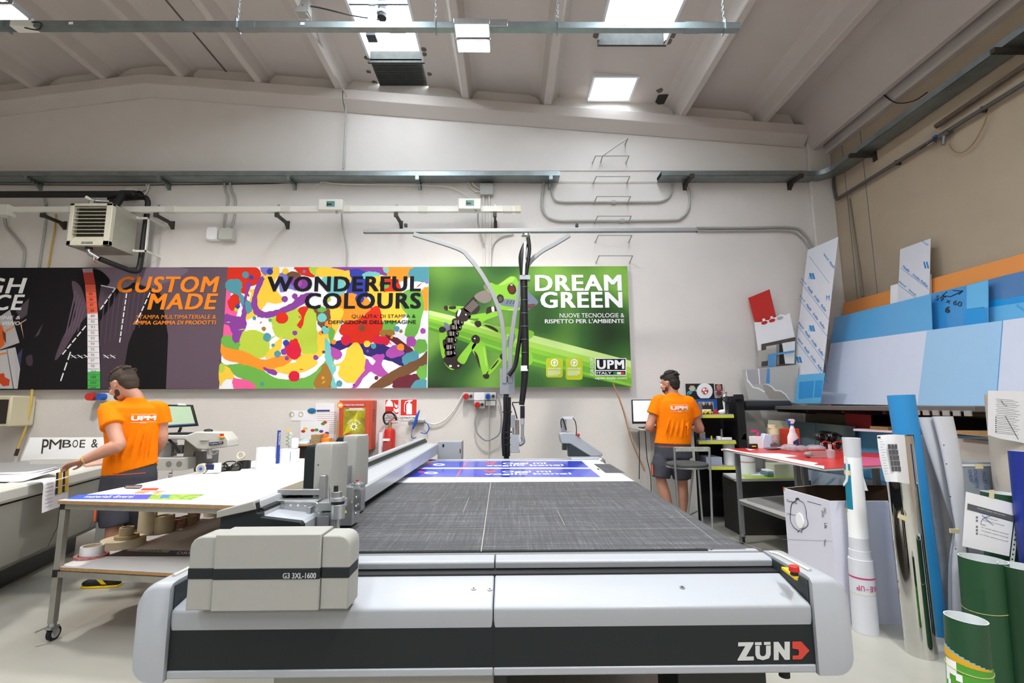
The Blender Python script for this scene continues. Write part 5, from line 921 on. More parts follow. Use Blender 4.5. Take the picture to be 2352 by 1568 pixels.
# far left: old cream screen, small box, yellow hose
t = thing('old_monitor', 'cream monitor on the wall at the left edge of the picture', 'monitor', PY(10, 980, 6.3))
a, b = PY(-22, 981, 6.25), PY(28, 908, 6.25); G().bx(a.x, b.x, 6.25, 6.58, a.z, b.z, M('aged_beige', '#cfc6a6', .5)).out('casing', t, bev=.02); a, b = PY(-18, 973, 6.24), PY(19, 917, 6.24); G().bx(a.x, b.x, 6.245, 6.25, a.z, b.z, M('crt_dark', '#29211f', .15)).out('screen', t)
wbox('junction_box', 'pale wall box with loose wires right of the cream monitor', 'junction box', 32, 909, 70, 923, ivory)
g = G().tube(LY([(74, 894), (70, 930), (58, 985), (44, 1020), (38, 1042)], 6.5), .014, M('yellow_hose', '#d2b35a', .5)).cyl(PY(42, 1030, 6.5), PY(36, 1046, 6.5), .02, ironm); tag(g.out('yellow_hose'), 'pale yellow hose hanging down the wall at the far left', 'hose')
# wall papers above the small desk
wq = lambda x, y: PY(350+x/4.612, 860+y/4.612, 6.596)
def sheet_(name, label, pts, m, extra=None, f=wq, cat='paper'):
    P = [f(*p) for p in pts]; g = G().prism(P, (0, -.0015, 0), m)
    if extra: extra(g)
    tag(g.out(name), label, cat); return P
def cal(g):
    for k in range(11):
        for j, x in enumerate((1745, 1850)): A = wq(x, 400+k*22); g.bx(A.x, A.x+.13, 6.5938, 6.5944, A.z, A.z+.004, greyink if k % 3 else redm)
    wr(g, 1740, 372, 1880, 392, M('print_blue', '#3b4a8c', .6), .002, wq)
sheet_('wall_calendar', 'white wall calendar with blue header next to the red cabinet', [(1730, 300), (1930, 300), (1925, 680), (1720, 680)], paper, cal, cat='calendar')
def drawn(g):
    wr(g, 1600, 560, 1640, 580, yell, .006, wq)
    for x, y, c in ((1810, 520, '#4a9a3c'), (1830, 505, '#c23a2c'), (1700, 590, '#c23a2c'), (1600, 600, '#c2322c'), (1740, 585, '#4a9a3c'), (1790, 600, '#5a4a9c'), (1850, 620, '#5a4a9c')): A = wq(x, y); g.sph((A.x, 6.590, A.z), (.03, .001, .02), inkm(c), n=8)
    A = wq(1825, 645); g.sph((A.x, 6.589, A.z), (.06, .0015, .03), orange, n=12); A, B, C_ = wq(1590, 520), wq(1655, 520), wq(1590, 503); g.text('OPEN', A, B, C_, ink, off=.02) if 0 else None
sheet_('childs_drawing', 'white poster with colourful painted figures above the small desk', [(1570, 490), (1880, 490), (1870, 680), (1565, 680)], paper, drawn, lambda x, y: wq(x, y)+V((0, -.003, 0)), cat='poster')
sheet_('stained_sheet', 'thin white sheet with two ring stains left of the calendar', [(1470, 380), (1720, 378), (1725, 488), (1470, 488)], paper, lambda g: [g.tube([wq(cx+22*math.cos(a), 420+24*math.sin(a))+V((0, -.003, 0)) for a in [k*.5236 for k in range(13)]], .004, M('stain', '#b9a466'), n=4, cap=False) for cx in (1480, 1575)])
A = wq(1692, 382); g = G().sph((A.x, 6.585, A.z), (.058, .006, .036), M('teal_oval', '#1a6f9c', .5), n=20); tag(g.out('oval_sign'), 'small blue oval plaque over the wall calendar', 'sign')
# small desk against the back wall with clutter
za_ = PZ(700, 1017, .98); zd = .98; t = thing('side_desk', 'chipboard topped dark desk against the back wall behind the paper roll', 'desk', (-2.5, 6.2, 0))
a, b = PY(676, 1020, 5.95), PY(765, 1014, 5.95); zd = a.z; xd0, xd1 = a.x, b.x
G().bx(xd0, xd1+.05, 5.9, 6.56, zd-.02, zd, wood).out('desk_top', t, bev=.002); G().bx(xd0+.02, xd1, 5.95, 6.5, 0, zd-.02, M('desk_dark', '#2a1c16', .6)).out('carcass', t)
a, b = PY(714, 1012, 6.1), PY(735, 992, 6.1); ck = M('woven_box', '#a98f66', .9, nz=.5, sc=60)
def r4(x0, y0, x1, y1, y, m, d=.1, name='box', label='', cat='box', group=None, bev=.002, zb_=None):
    A, B = PY(x0, y1, y), PY(x1, y0, y); z0 = A.z if zb_ is None else zb_
    return tag(G().bx(A.x, B.x, y, y+d, z0, z0+(B.z-A.z), m).out(name, bev=bev), label, cat, group)
r4(714, 992, 735, 1012, 6.05, ck, .12, 'wicker_box', 'small woven box on the side desk', 'box', zb_=zd)
r4(690, 1003, 712, 1012, 6.1, M('clear_box', '#bcd0d6', .1, coat=.6), .12, 'plastic_box', 'clear plastic box on the side desk left of the woven box', 'box', zb_=zd)
r4(738, 1001, 756, 1012, 6.1, orange, .1, 'orange_packet', 'orange packet leaning at the right of the side desk', 'packet', zb_=zd)
r4(682, 1008, 706, 1012, 6.0, paper, .15, 'paper_stack', 'flat stack of white papers at the left of the side desk', 'papers', zb_=zd)
r4(772, 965, 779, 1010, 6.25, wood, .03, 'wooden_batten', 'thin wooden slat leaning in front of the red cabinet', 'slat') 
# ---------------------------------------------------------------- white trolley table
ZT2 = .86; A_, B_, C_, D_ = V((-2.90, 3.25, 0)), V((-1.15, 2.97, 0)), V((-1.15, 5.62, 0)), V((-2.80, 5.75, 0))
t = thing('trolley_table', 'large white topped trolley table on castors left of the cutter', 'table', (-2, 4.3, 0))
def slab(z, th, ins=0):
    cxy = (A_+B_+C_+D_)/4; P = [p+(cxy-p).normalized()*ins for p in (A_, B_, C_, D_)]; g = G(); g.prism([p+V((0, 0, z)) for p in P], (0, 0, -.003), white); g.prism([p+V((0, 0, z-.003)) for p in P], (0, 0, -th), wood); return g
slab(ZT2, .02).out('tabletop', t); slab(.447, .02, .03).out('shelf', t)
fr = M('frame_steel', '#a8a59c', .4, .6, nz=.15, sc=15); g = G(); P4 = [p+((A_+B_+C_+D_)/4-p).normalized()*.04 for p in (A_, B_, C_, D_)]
for z in (ZT2-.04, .447-.045):
    g = G()
    for i in range(4): g.bar(P4[i]+V((0, 0, z)), P4[(i+1) % 4]+V((0, 0, z)), .035, .035, fr)
    g.out('frame', t)
def caster(p, par, s=1, n='caster'):
    g = G(); p = V(p); g.cyl(p+V((0, 0, .11)), p+V((0, 0, .085)), .022, steel); g.bx(p.x-.02, p.x+.02, p.y-.03, p.y+.03, .075, .088, steel)
    for k in (-1, 1): g.prism([(p.x+k*.018, p.y-.03, .085), (p.x+k*.018, p.y+.02, .085), (p.x+k*.018, p.y+.03, .035), (p.x+k*.018, p.y+.01, .03)], (k*.003, 0, 0), steel)
    g.bar(p+V((-.01, -.02, .09)), p+V((-.05, -.06, .075)), .02, .004, steel); o = g.out(n, par)
    G().cyl(p+V((-.012, .015, .042)), p+V((.012, .015, .042)), .042, rubber, n=28).cyl(p+V((-.014, .015, .042)), p+V((.014, .015, .042)), .028, pipegrey, n=24).cyl(p+V((-.016, .015, .042)), p+V((.016, .015, .042)), .01, steel, n=12).out('wheel', o)
for i, p in enumerate(P4):
    o = G().bx(p.x-.018, p.x+.018, p.y-.018, p.y+.018, .11, ZT2-.022, fr).out('leg', t)
    for za_, zb2 in ((.385, .43), (ZT2-.06, ZT2-.024)): G().bx(p.x-.02, p.x+.02, p.y-.02, p.y+.02, za_, zb2, black).out('corner_joint', o)
    caster(p, o)
zt2 = ZT2+.0005
g = G().add([PZ(*p, zt2) for p in ((150, 1146), (182, 1135.5), (350, 1135), (338, 1146.5))], [(0, 1, 2, 3)], M('print_royal', '#2c55c4', .4)).add([PZ(*p, zt2) for p in ((338, 1146.5), (350, 1135), (472, 1134.5), (440, 1147.5))], [(0, 1, 2, 3)], M('print_foliage', '#3b7d3a', .5, nz=.5, sc=25, col2='#bcd24a'))
g.add([PZ(*p, zt2+.0004) for p in ((366, 1143), (374, 1135.5), (392, 1135.5), (386, 1143))], [(0, 1, 2, 3)], M('print_sky', '#3f7fc4')).text('materiali diversi', PZ(192, 1143, zt2+.0004), PZ(305, 1143, zt2+.0004), PZ(200, 1137, zt2+.0004), pure, shear=.2)
tag(g.out('printed_strip', recalc=False), 'blue and green printed strip lying along the front edge of the white trolley table', 'print')
g = G().prism([PZ(*p, ZT2) for p in ((285, 1120), (289, 1116), (327, 1115.5), (324, 1120.5))], (0, 0, .008), dark).prism([PZ(*p, ZT2+.008) for p in ((287, 1119.6), (290, 1116.4), (325, 1116), (322, 1120))], (0, 0, .001), M('phone_glass', '#9a9da0', .1)); tag(g.out('mobile_phone'), 'mobile phone lying on the white trolley table near the left worker', 'phone')
g = G().prism([PZ(*p, ZT2) for p in ((322, 1126), (328, 1121), (366, 1120.5), (360, 1126))], (0, 0, .001), M('card_red', '#e5402c', .5)); tag(g.out('red_card'), 'small red card on the white trolley table', 'card')
g = G()
for q in (((305, 1133), (318, 1128), (350, 1127), (330, 1133)), ((345, 1131), (360, 1127.5), (384, 1127.5), (370, 1130)), ((350, 1133.5), (362, 1130.5), (372, 1131.5), (360, 1134))): g.prism([PZ(*p, ZT2) for p in q], (0, 0, .0008), M('print_leaf', '#c98a5a', .6))
tag(g.out('leaf_cutting'), 'brownish printed leaf cuttings beside the red card', 'print')
# tape dispenser, earmuffs, tape rolls, paper roll
def onT(px, py, z=ZT2): return PZ(px, py, z)
p = onT(462, 1088); t = thing('tape_dispenser', 'hand tape gun with a round clear roll on the back of the white table', 'tape dispenser', p)
R = .045; c = p+V((0, 0, R)); G().cyl(c+V((0, -.01, 0)), c+V((0, .03, 0)), R, M('tape_cream', '#d9d2c4', .35), n=28).cyl(c+V((0, -.011, 0)), c+V((0, -.009, 0)), R*.72, M('tape_clear', '#a9aca6', .2), n=28).cyl(c+V((0, -.013, 0)), c+V((0, .0, 0)), .014, blue, n=16).out('tape_roll', t)
G().bx(c.x+.03, c.x+.11, c.y-.005, c.y+.03, c.z-.01, c.z+.04, M('navy', '#1d2650', .4)).bx(c.x+.09, c.x+.15, c.y, c.y+.05, c.z-.035, c.z+.045, paper).bx(c.x+.02, c.x+.09, c.y, c.y+.02, c.z+.055, c.z+.067, cable).out('body', t, bev=.006)
p = onT(507, 1083); t = thing('ear_defenders', 'black ear defenders lying on the white table between tape gun and tape rolls', 'ear defenders', p)
for dx, dy in ((0, 0), (.10, .05)): G().sph(p+V((dx, dy, .035)), (.04, .032, .035), M('olive_shell', '#23261c', .12, coat=.6), n=16).out('ear_cup', t); G().tube([p+V((dx+.01+.034*math.cos(a), dy+.028, .035+.034*math.sin(a))) for a in [k*.5236 for k in range(13)]], .009, rubber, sm=False).out('cushion', t)
G().tube([p+V((0, 0, .06)), p+V((.03, .03, .085)), p+V((.09, .06, .085)), p+V((.11, .05, .06))], .006, black).out('headband', t)
def roll(p, r, h, m, label, inner=.55, core=None, name='tape_roll', group='tape rolls', ax=(0, 0, 1), face=None):
    p = V(p); ax = V(ax); n = 30; g = G()
    def rg(rr, z): return g.ring(p+ax*z, ax, rr, n)
    g.loft([rg(r, 0), rg(r, h)], m, cap=False); g.loft([rg(r, h), rg(r*inner*1.14, h), rg(r*inner, h-.001)], face or m, cap=False); g.loft([rg(r*inner*1.1, h+.0005), rg(r*inner, h+.0005), rg(r*inner, 0), rg(r, 0)], core or m, cap=False)
    return tag(g.out(name, recalc=False), label, 'tape roll' if 'tape' in name else 'roll', group)
roll(onT(532, 1080), .05, .036, black, 'low black tape roll on the white table, right of the ear defenders', .8)
p = onT(560, 1075); roll(p, .06, .07, M('black_tape', '#1c1a1a', .4), 'tall black tape roll on the white table left of the paper roll', .8)
roll(p+V((-.03, 0, .12)), .036, .02, M('masking', '#d8ccb0', .7), 'small cream tape roll perched on the tall black one', .7, ax=(.1, -.95, .3))
p = onT(608, 1076); h = .20; t = thing('paper_roll', 'thick white kitchen paper roll standing on the back of the white table', 'paper roll', p)
G().lathe(p, [(.0795, 0), (.083, .004), (.083, h-.004), (.08, h), (.026, h+.001)], M('tissue', '#efefef', .95, bump=.1), 36).out('paper', t); G().lathe(p, [(.024, h-.01), (.024, h+.002), (.018, h+.002)], M('core_brown', '#8b6a5a', .8), 20).out('core', t)
p = onT(652, 1064); x0_, x1_ = p.x-.06, p.x+.10; t = thing('carton', 'white carton of odds and ends with blue lettering beside the paper roll', 'box', p)
G().bx(x0_, x1_, p.y, p.y+.14, ZT2, ZT2+.145, paper).bx(x0_+.12, x0_+.125, p.y-.001, p.y, ZT2+.02, ZT2+.12, blue).bx(x0_+.01, x0_+.014, p.y-.001, p.y, ZT2+.01, ZT2+.1, blue).out('box_body', t); 
G().bx(x0_+.10, x0_+.17, p.y+.04, p.y+.1, ZT2+.145, ZT2+.26, M('plastic_bag', '#e6e6ea', .3)).out('bag', t, bev=.02)
q_ = onT(645, 1064); a, b = PY(639, 1031, q_.y+.02), PY(648, 990, q_.y+.02); g = G().bx(a.x, b.x, q_.y-.02, q_.y-.006, a.z, b.z+.01, M('book_blue', '#22409a', .5)); b2 = V((a.x+.016, q_.y-.0205, b.z-.01)); g.text('MARCACONTI', b2, b2-V((0, 0, .13)), b2+V((.02, 0, 0)), pure, off=.01)
g.bx(a.x, b.x, q_.y-.02, q_.y-.006, ZT2, a.z, M('book_blue', '#22409a', .5)); tag(g.out('blue_leaflet'), 'upright blue leaflet with white lettering in front of the white carton', 'leaflet')
t = thing('flower_bunch', 'yellow flower with green stem wrapped in clear film sticking out of the carton', 'flower', q_+V((.05, .05, .14)))
st = q_+V((.05, .06, .15)); leafm = M('leaf_green', '#3f7a34', .6); g = G().tube([st, st+V((-.01, 0, .08)), st+V((-.015, 0, .17))], .003, leafm)
for k in range(7): c = st+V((-.012, 0, .02+k*.02)); g.sph(c+V((.012*(-1)**k, 0, 0)), (.014, .004, .006), leafm, n=8)
g.out('stem', t); g = G()
for k in range(7): c = st+V((-.02, 0, .18)); g.sph(c+V((.012*math.cos(k*.9), 0, .012*math.sin(k*.9))), .008, yell, n=8)
g.out('blossom', t); G().lathe(st-V((0, 0, .0)), [(.006, 0), (.02, .08), (.035, .17)], M('cellophane', '#dfe3e0', .1, alpha=.35), 12, cap=False).out('film', t)
# rolls on the lower shelf
cream = M('masking_cream', '#c9bd9c', .75, nz=.1, sc=60); cream2 = M('paper_core', '#d9ccae', .8); arrow = M('arrow_tape', '#b98a84', .7, nz=.4, sc=70, col2='#8c2f33'); beige = M('beige_tape', '#b3a57e', .7)
zs_ = .4475; S_ = lambda px, py, z=zs_: PZ(px, py, z)
p = S_(210, 1278); roll(p, .095, .016, arrow, 'flat roll with red arrow pattern at the front of the lower shelf', .78); roll(p+V((0, 0, .017)), .065, .055, paper, 'white labelled tape roll on top of the red arrow roll', .8, core=cream2)
p = S_(283, 1252); roll(p, .135, .05, cream2, 'wide cream roll lying flat on the lower shelf', .35); roll(p+V((.02, 0, .051)), .075, .022, beige, 'thin beige roll second in the pile on the wide cream roll', .6); roll(p+V((.015, 0, .074)), .045, .055, cream, 'small cream tape roll topmost on the wide cream pile', .7)
p = S_(336, 1226); roll(p, .062, .2, cream2, 'tall cream roll standing on the lower shelf right of the pile', .75)
p = S_(374, 1221); roll(p, .075, .13, cream, 'medium cream roll standing behind the tall one on the lower shelf', .6, face=cream2)
p = S_(407, 1211); roll(p, .06, .075, M('red_dots', '#cdbba4', .7, nz=.5, sc=90, col2='#a8423e'), 'tape roll with red checks on the lower shelf', .7)
p = S_(432, 1204); roll(p, .06, .07, beige, 'beige tape roll behind the red checked one on the lower shelf', .7)
p = S_(445, 1195); o = G().lathe(p, [(.045, 0), (.055, .13), (.05, .13)], M('pink_cup', '#d88a94', .5), 20).out('pink_tub'); tag(o, 'pink tub standing at the back of the lower shelf', 'tub')
p = S_(487, 1184); roll(p, .07, .04, cream2, 'low white roll at the far right back of the lower shelf', .5); 
g = G().add([S_(*q, zs_+.001) for q in ((242, 1277), (285, 1262), (436, 1264), (436, 1277))], [(0, 1, 2, 3)], M('sign_navy', '#2a2838', .5)).add([S_(*q, zs_+.0015) for q in ((290, 1265), (300, 1261), (395, 1262), (385, 1268.5))], [(0, 1, 2, 3)], M('sign_beige', '#a7a390', .6)).text('POWER', S_(318, 1266.5, zs_+.002), S_(372, 1266.5, zs_+.002), S_(322, 1262.5, zs_+.002), leafm, off=.02).text('ORI', S_(405, 1273, zs_+.002), S_(434, 1273, zs_+.002), S_(408, 1267, zs_+.002), pure)
tag(g.out('lettered_sheet', recalc=False), 'dark lettered panel lying flat at the front of the lower shelf', 'sign')
# ---------------------------------------------------------------- the second cutting table on the left
kl = M('plotter_enamel', '#c6c5be', .4, nz=.03, sc=10); kg = M('plotter_body', '#8f8e86', .55, nz=.06, sc=4, bump=.05); kt = M('plotter_bed', '#d3d3d0', .35)
K0 = V((-3.50, 3.30, 0)); K1 = V((-3.985, 4.93, 0)); dk = (K1-K0).normalized(); nk = V((-dk.y, dk.x, 0)); 
if nk.x > 0: nk = -nk
Kf = K0-dk*.9; Kb = K1+dk*.72
t = thing('cutting_plotter', 'wide pale grey cutting plotter table at the left edge, behind the white trolley', 'cutting machine', (-4.5, 4.5, 0))
def ex(prof, a, b, m): 
    return G().loft([[q+nk*u+V((0, 0, z)) for u, z in prof] for q in (a, b)], m)
ex([(0, .78), (-.01, .80), (-.01, .865), (.01, .885), (.14, .89), (.14, .87), (2.4, .87), (2.4, .76), (.05, .76)], Kf, Kb, kl).out('side_rail', t, bev=.004, sm=25)
ex([(.16, .871), (.16, .878), (2.3, .878), (2.3, .871)], Kf, Kb, kt).out('bed', t)
ex([(.02, .76), (.02, .45), (.07, .30), (.30, .16), (2.3, .16), (2.3, .76)], Kf, Kb, kg).out('body', t, sm=20)
for s_ in (.9+1.05, .9+2.05-.35):
    q = Kf+dk*s_; g = G(); g.loft([[q+dk*e+nk*u+V((0, 0, z)) for u, z in ((.018, .76), (.018, .45), (.068, .30), (.30, .158))] for e in (-.003, .003)], dark); g.out('panel_joint', t)
ex([(.35, .16), (.35, 0), (2.2, 0), (2.2, .16)], Kf+dk*.3, Kb-dk*.3, black).out('plinth', t)
kz = lambda x, y: PY(350+x/4.612, 860+y/4.612, 5.2)
g = G().bx(-4.9, kz(460, 0).x, 5.12, 5.32, kz(0, 1005).z, kz(0, 880).z, kl)
for x_ in (230, 340): p = kz(x_, 935); g.cyl((p.x, 5.12, p.z), (p.x, 5.118, p.z), .03, kg, n=16)
g.out('cross_beam', t, bev=.01); a, b = kz(355, 1045), kz(470, 830); G().bx(a.x, b.x, 5.32, 5.6, a.z, b.z, M('plotter_grey', '#77787a', .5)).out('drive_box', t, bev=.006)
g = G(); a, b = kz(0, 880), kz(135, 735); g.bx(a.x-.3, b.x, 5.3, 5.4, a.z, b.z, M('plotter_tool', '#8d8f8c', .5)); a, b = kz(140, 850), kz(240, 760); g.bx(a.x, b.x, 5.32, 5.42, a.z, b.z, M('plotter_grey', '#77787a', .5)); a, b = kz(75, 735), kz(130, 690); g.bx(a.x, b.x, 5.3, 5.4, a.z, b.z, steel); g.tube([kz(170, 685), kz(215, 730), kz(260, 790), kz(285, 830)], .014, cable); g.out('tool_head', t, bev=.004)
kp = lambda x, y: PY(350+x/4.612, 860+y/4.612, 5.15)
g = G().prism([kp(*p) for p in ((-20, 640), (360, 640), (460, 605), (740, 610), (808, 690), (805, 765), (560, 800), (470, 790), (340, 690), (-20, 680))], (0, .2, 0), kl); co = g.out('control_console', t, bev=.012)
P_ = [kp(605, 718), kp(760, 707), kp(755, 735), kp(607, 752)]; g = G().prism([p+V((0, -.014, 0)) for p in P_], (0, .003, 0), M('navy_plate', '#2c3444', .4)); g.text('Kongsberg  iX24', P_[3]+(P_[0]-P_[3])*.25+(P_[1]-P_[0])*.06+V((0, -.0145, 0)), P_[2]+(P_[1]-P_[2])*.25-(P_[1]-P_[0])*.06+V((0, -.0145, 0)), P_[0]+(P_[3]-P_[0])*.25+(P_[1]-P_[0])*.06+V((0, -.0145, 0)), pure, off=.01); g.out('name_plate', co)
a = kp(620, 650); zc_ = kp(640, 612).z
G().prism([(kp(560, 0).x, 5.14, zc_-.085), (kp(650, 0).x, 5.14, zc_-.085), (kp(650, 0).x, 5.26, zc_-.01), (kp(560, 0).x, 5.26, zc_-.01)], (0, -.004, .003), M('lcd_grey', '#8b9390', .2)).out('display', co)
p = kp(742, 655); G().cyl(p+V((0, -.01, -.01)), p+V((0, -.01, .004)), .028, yell).cyl(p+V((0, -.01, 0)), p+V((0, -.01, .03)), .018, redm).out('emergency_button', co)
G().cyl(kp(542, 800)+V((0, .1, 0)), kp(542, 900)+V((0, .1, 0)), .025, pure).tube([kp(608, 790), kp(612, 830), kp(650, 845), kp(685, 825), kp(690, 790)], .004, pipegrey).out('console_leg', t)
a = kp(330, 800); G().bx(kp(300, 0).x, kp(400, 0).x, 5.3, 5.45, .88, kp(0, 690).z, kg).out('console_post', t)
# monitor, keyboard, mouse on the console
zc_ = kp(200, 640).z; t = thing('computer_monitor', 'black framed monitor with pale green screen on the plotter console', 'monitor', kp(290, 610))
km = lambda x, y, yy=5.4: PY(350+x/4.612, 860+y/4.612, yy)
g = G().prism([km(*p) for p in ((88, 318), (412, 320), (472, 545), (150, 565))], (0, .035, 0), black); fr_ = g.out('bezel', t, bev=.004)
scm = M('screen_green', '#a9bfa3', .25, emit=.35); G().prism([km(p[0], p[1], 5.397) for p in ((115, 335), (400, 337), (452, 525), (165, 545))], (0, .004, 0), scm).prism([km(p[0], p[1], 5.395) for p in ((168, 532), (448, 514), (452, 525), (165, 545))], (0, .002, 0), M('taskbar', '#4f6690', .3, emit=.2)).out('screen', fr_)
G().prism([km(p[0], p[1], 5.39) for p in ((272, 300), (350, 303), (358, 328), (268, 325))], (0, .002, 0), paper).out('paper_note', fr_)
a = km(290, 560); G().bar(a+V((0, .02, 0)), V((a.x-.02, a.y+.02, zc_+.01)), .03, .015, black).bx(a.x-.1, a.x+.08, a.y-.04, a.y+.1, zc_, zc_+.012, black).out('stand', t)
def keyb(name, label, P, cat, h=.015, m=black):
    g = G().prism(P, (0, 0, h), m); return g
a = km(330, 600, 5.25); g = G().bx(a.x-.17, a.x+.17, 5.18, 5.31, zc_, zc_+.016, black)
for i in range(12):
    for j in range(4): g.bx(a.x-.155+i*.026, a.x-.134+i*.026, 5.19+j*.028, 5.212+j*.028, zc_+.016, zc_+.02, dark)
tag(g.out('keyboard', bev=.001), 'black keyboard on the plotter console below the monitor', 'keyboard')
a = km(592, 600, 5.25); g = G().sph((a.x, 5.25, kp(592, 612).z+.012), (.048, .032, .02), black, n=16); tag(g.out('computer_mouse'), 'black computer mouse on the plotter console', 'mouse')
# panel with cut-out letters leaning on the wall behind the plotter
zn = lambda x, y, yy=5.5: PY(x/3.92, 840+y/3.92, yy)
g = G().prism([zn(270, 645), zn(960, 643), V((zn(960, 820).x, 5.5, .879)), V((zn(190, 810).x, 5.5, .879))], (0, .01, 0), pure)
for s_, x0, x1, y0, y1 in (('P', 370, 430, 660, 790), ('M', 440, 550, 662, 750), ('B', 560, 640, 665, 735), ('O', 650, 700, 665, 735), ('E', 715, 765, 665, 735), ('&', 820, 880, 660, 735)):
    A, B, C2 = zn(x0, y1), zn(x1, y1), zn(x0, y0); e_ = V((0, -.001, 0)); g.text(s_, V((A.x, 5.5, A.z))+e_, V((B.x, 5.5, A.z))+e_, V((A.x, 5.5, C2.z))+e_, ironm, off=.01)
tag(g.out('cut_letter_sign'), 'white panel with cut-out letters leaning on the wall behind the plotter', 'panel')
G_ = G().prism([PZ(*p, .879) for p in ((-60, 1068), (0, 1064), (230, 1050), (240, 1056), (150, 1075), (40, 1090), (-60, 1100))], (0, 0, .003), M('grey_board', '#8c8c8c', .5)); tag(G_.out('grey_board'), 'grey printed board lying on the plotter bed', 'board')
# sheet held by the worker, drooping over the edge, and label sheet
pts = [[(0, 1085, .90), (60, 1083, .90), (100, 1078, .92), (128, 1072, .96)], [(-40, 1104, .885), (40, 1106, .89), (75, 1098, .90), (140, 1077, .955)]]
rows = []
for k in range(9):
    s_ = k/8; P = [PZ(a[0]+(b[0]-a[0])*s_, a[1]+(b[1]-a[1])*s_, a[2]+(b[2]-a[2])*s_+.006*math.sin(k*1.9)) for a, b in zip(*pts)]; rows.append(crom(P, 5))
n = len(rows[0]); g = G().add([p for r in rows for p in r], [(i*n+j, i*n+j+1, (i+1)*n+j+1, (i+1)*n+j) for i in range(8) for j in range(n-1)], paper); tag(g.out('paper_sheet'), 'white paper sheet lifted at the corner by the left worker', 'paper')
e0 = PZ(82, 1106, .893); e1 = PZ(143, 1093, .893); dn_ = [V((0, 0, -.0)), -nk*.035+V((0, 0, -.003)), -nk*.05+V((0, 0, -.03)), -nk*.052+V((0, 0, -.12)), -nk*.06+V((0, 0, -.235))]
R1 = [e0+nk*.05+V((0, 0, .003))]+[e0+q for q in dn_]; R2 = [e1+nk*.05+V((0, 0, .003))]+[e1+q+V((0, 0, .012 if i > 2 else 0)) for i, q in enumerate(dn_)]
R1, R2 = crom(R1, 4), crom(R2, 4); n = len(R1); g = G().add(R1+R2, [(i, i+1, n+i+1, n+i) for i in range(n-1)], paper)
a, b = R1[-1], R2[-1]; ux = b-a; uz = (R1[-6]-R1[-1]); off = -nk*.0035
def lblq(u0, v0, u1, v1, m, e=1): g.add([a+ux*u+uz*v+off*e for u, v in ((u0, v0), (u1, v0), (u1, v1), (u0, v1))], [(0, 1, 2, 3)], m)
LL = (R1[-6]-R1[-1]).length
for cix, u in enumerate((.45, .72)):
    for r in range(3): v = .75+r*.42; lblq(u, v, u+.1, v+.36, ink); lblq(u+.105, v, u+.24, v+.36, yell)
for r in range(9): lblq(.08, .25+r*.2, .36, .27+r*.2, greyink)
tag(g.out('label_sheet', recalc=False), 'white sheet with yellow and black labels hanging over the plotter edge', 'paper')
g = G().prism([PZ(*p, .885) for p in ((190, 1067), (238, 1058), (240, 1068), (196, 1074))], (0, 0, .02), M('wood_strip', '#c9a08c', .6)); tag(g.out('wood_strip'), 'pinkish strip of board on the plotter bed left of the worker', 'strip')
a = PY(348, 1108, 4.95); g = G().bx(PY(345, 0, 4.95).x, PY(428, 0, 4.95).x, 4.95, 4.97, 0, PY(0, 1068, 4.95).z, M('sketch_board', '#b8bbb2', .5))
for k in range(14): x = g.v[0][0]+.10; z_ = PY(0, 1110, 4.95).z+k*.014; g.bar((x+.01*(k % 2), 4.948, z_), (x+.03-.01*(k % 2), 4.948, z_+.01), .006, .002, ink)
for s_, px in (('E.T.', 362), ('EL', 395)): A = PY(px, 1098, 4.948); g.text(s_, A, A+V((0, 0, .08)), A-V((.035, 0, 0)), ink, off=.01)
tag(g.out('lettered_board'), 'pale board with black lettering on its side behind the worker and the trolley', 'board')
# ---------------------------------------------------------------- right hand work corner
greyt = M('counter_grey', '#b9b7b3', .6, nz=.04, sc=5); blk2 = M('unit_black', '#121214', .6); lime = M('lime_edge', '#cfd23c', .5); lime2 = M('lime_top', '#b7d23a', .35)
a = PY(1470, 985, 5.95); zt = a.z; t = thing('standing_desk', 'tall pale grey standing desk against the back wall behind the right worker', 'desk', (2.0, 6.2, 0))
G().bx(1.60, 2.30, 5.9, 6.56, zt-.02, zt, greyt).out('desk_top', t, bev=.003); G().bx(1.74, 2.28, 6.0, 6.54, 0, zt-.02, greyt).out('carcass', t)
yM = 6.1; a, b = PY(1453, 973, yM), PY(1550, 917, yM); t = thing('computer_monitor', 'black framed monitor with bright white screen on the standing desk', 'monitor', ((a.x+b.x)/2, yM, zt))
G().bx(a.x, b.x, yM, yM+.03, a.z, b.z, black).out('bezel', t, bev=.003); G().bx(a.x+.014, b.x-.014, yM-.003, yM, a.z+.03, b.z-.012, M('screen_white', '#e9f0ff', .3, emit=.9)).out('screen', t); x = a.x+.2
G().bx(x-.03, x+.03, yM+.03, yM+.05, zt, a.z+.1, black).bx(x-.1, x+.1, yM-.05, yM+.1, zt, zt+.015, black).out('stand', t)
g = G().bx(1.95, 2.35, 5.93, 6.05, zt, zt+.02, black)
for i in range(12):
    for j in range(4): g.bx(1.965+i*.031, 1.988+i*.031, 5.94+j*.026, 5.96+j*.026, zt+.02, zt+.025, dark)
tag(g.out('keyboard'), 'black keyboard on the standing desk under the right worker\'s hands', 'keyboard')
g = G().bx(1.68, 1.82, 5.93, 6.02, zt, zt+.035, black); tag(g.out('card_reader', bev=.004), 'small black box at the left end of the standing desk', 'device')
for px, pts in ((0, [(1467, 990), (1469, 1030), (1468, 1100)]), (1, [(1482, 990), (1486, 1050), (1494, 1090), (1496, 1140)])): tag(G().tube(LY(pts, 5.88), .005, cable).out('loose_cable'), ('pale thin' if px == 0 else 'dark thicker')+' cable hanging down the left side of the standing desk', 'cable')
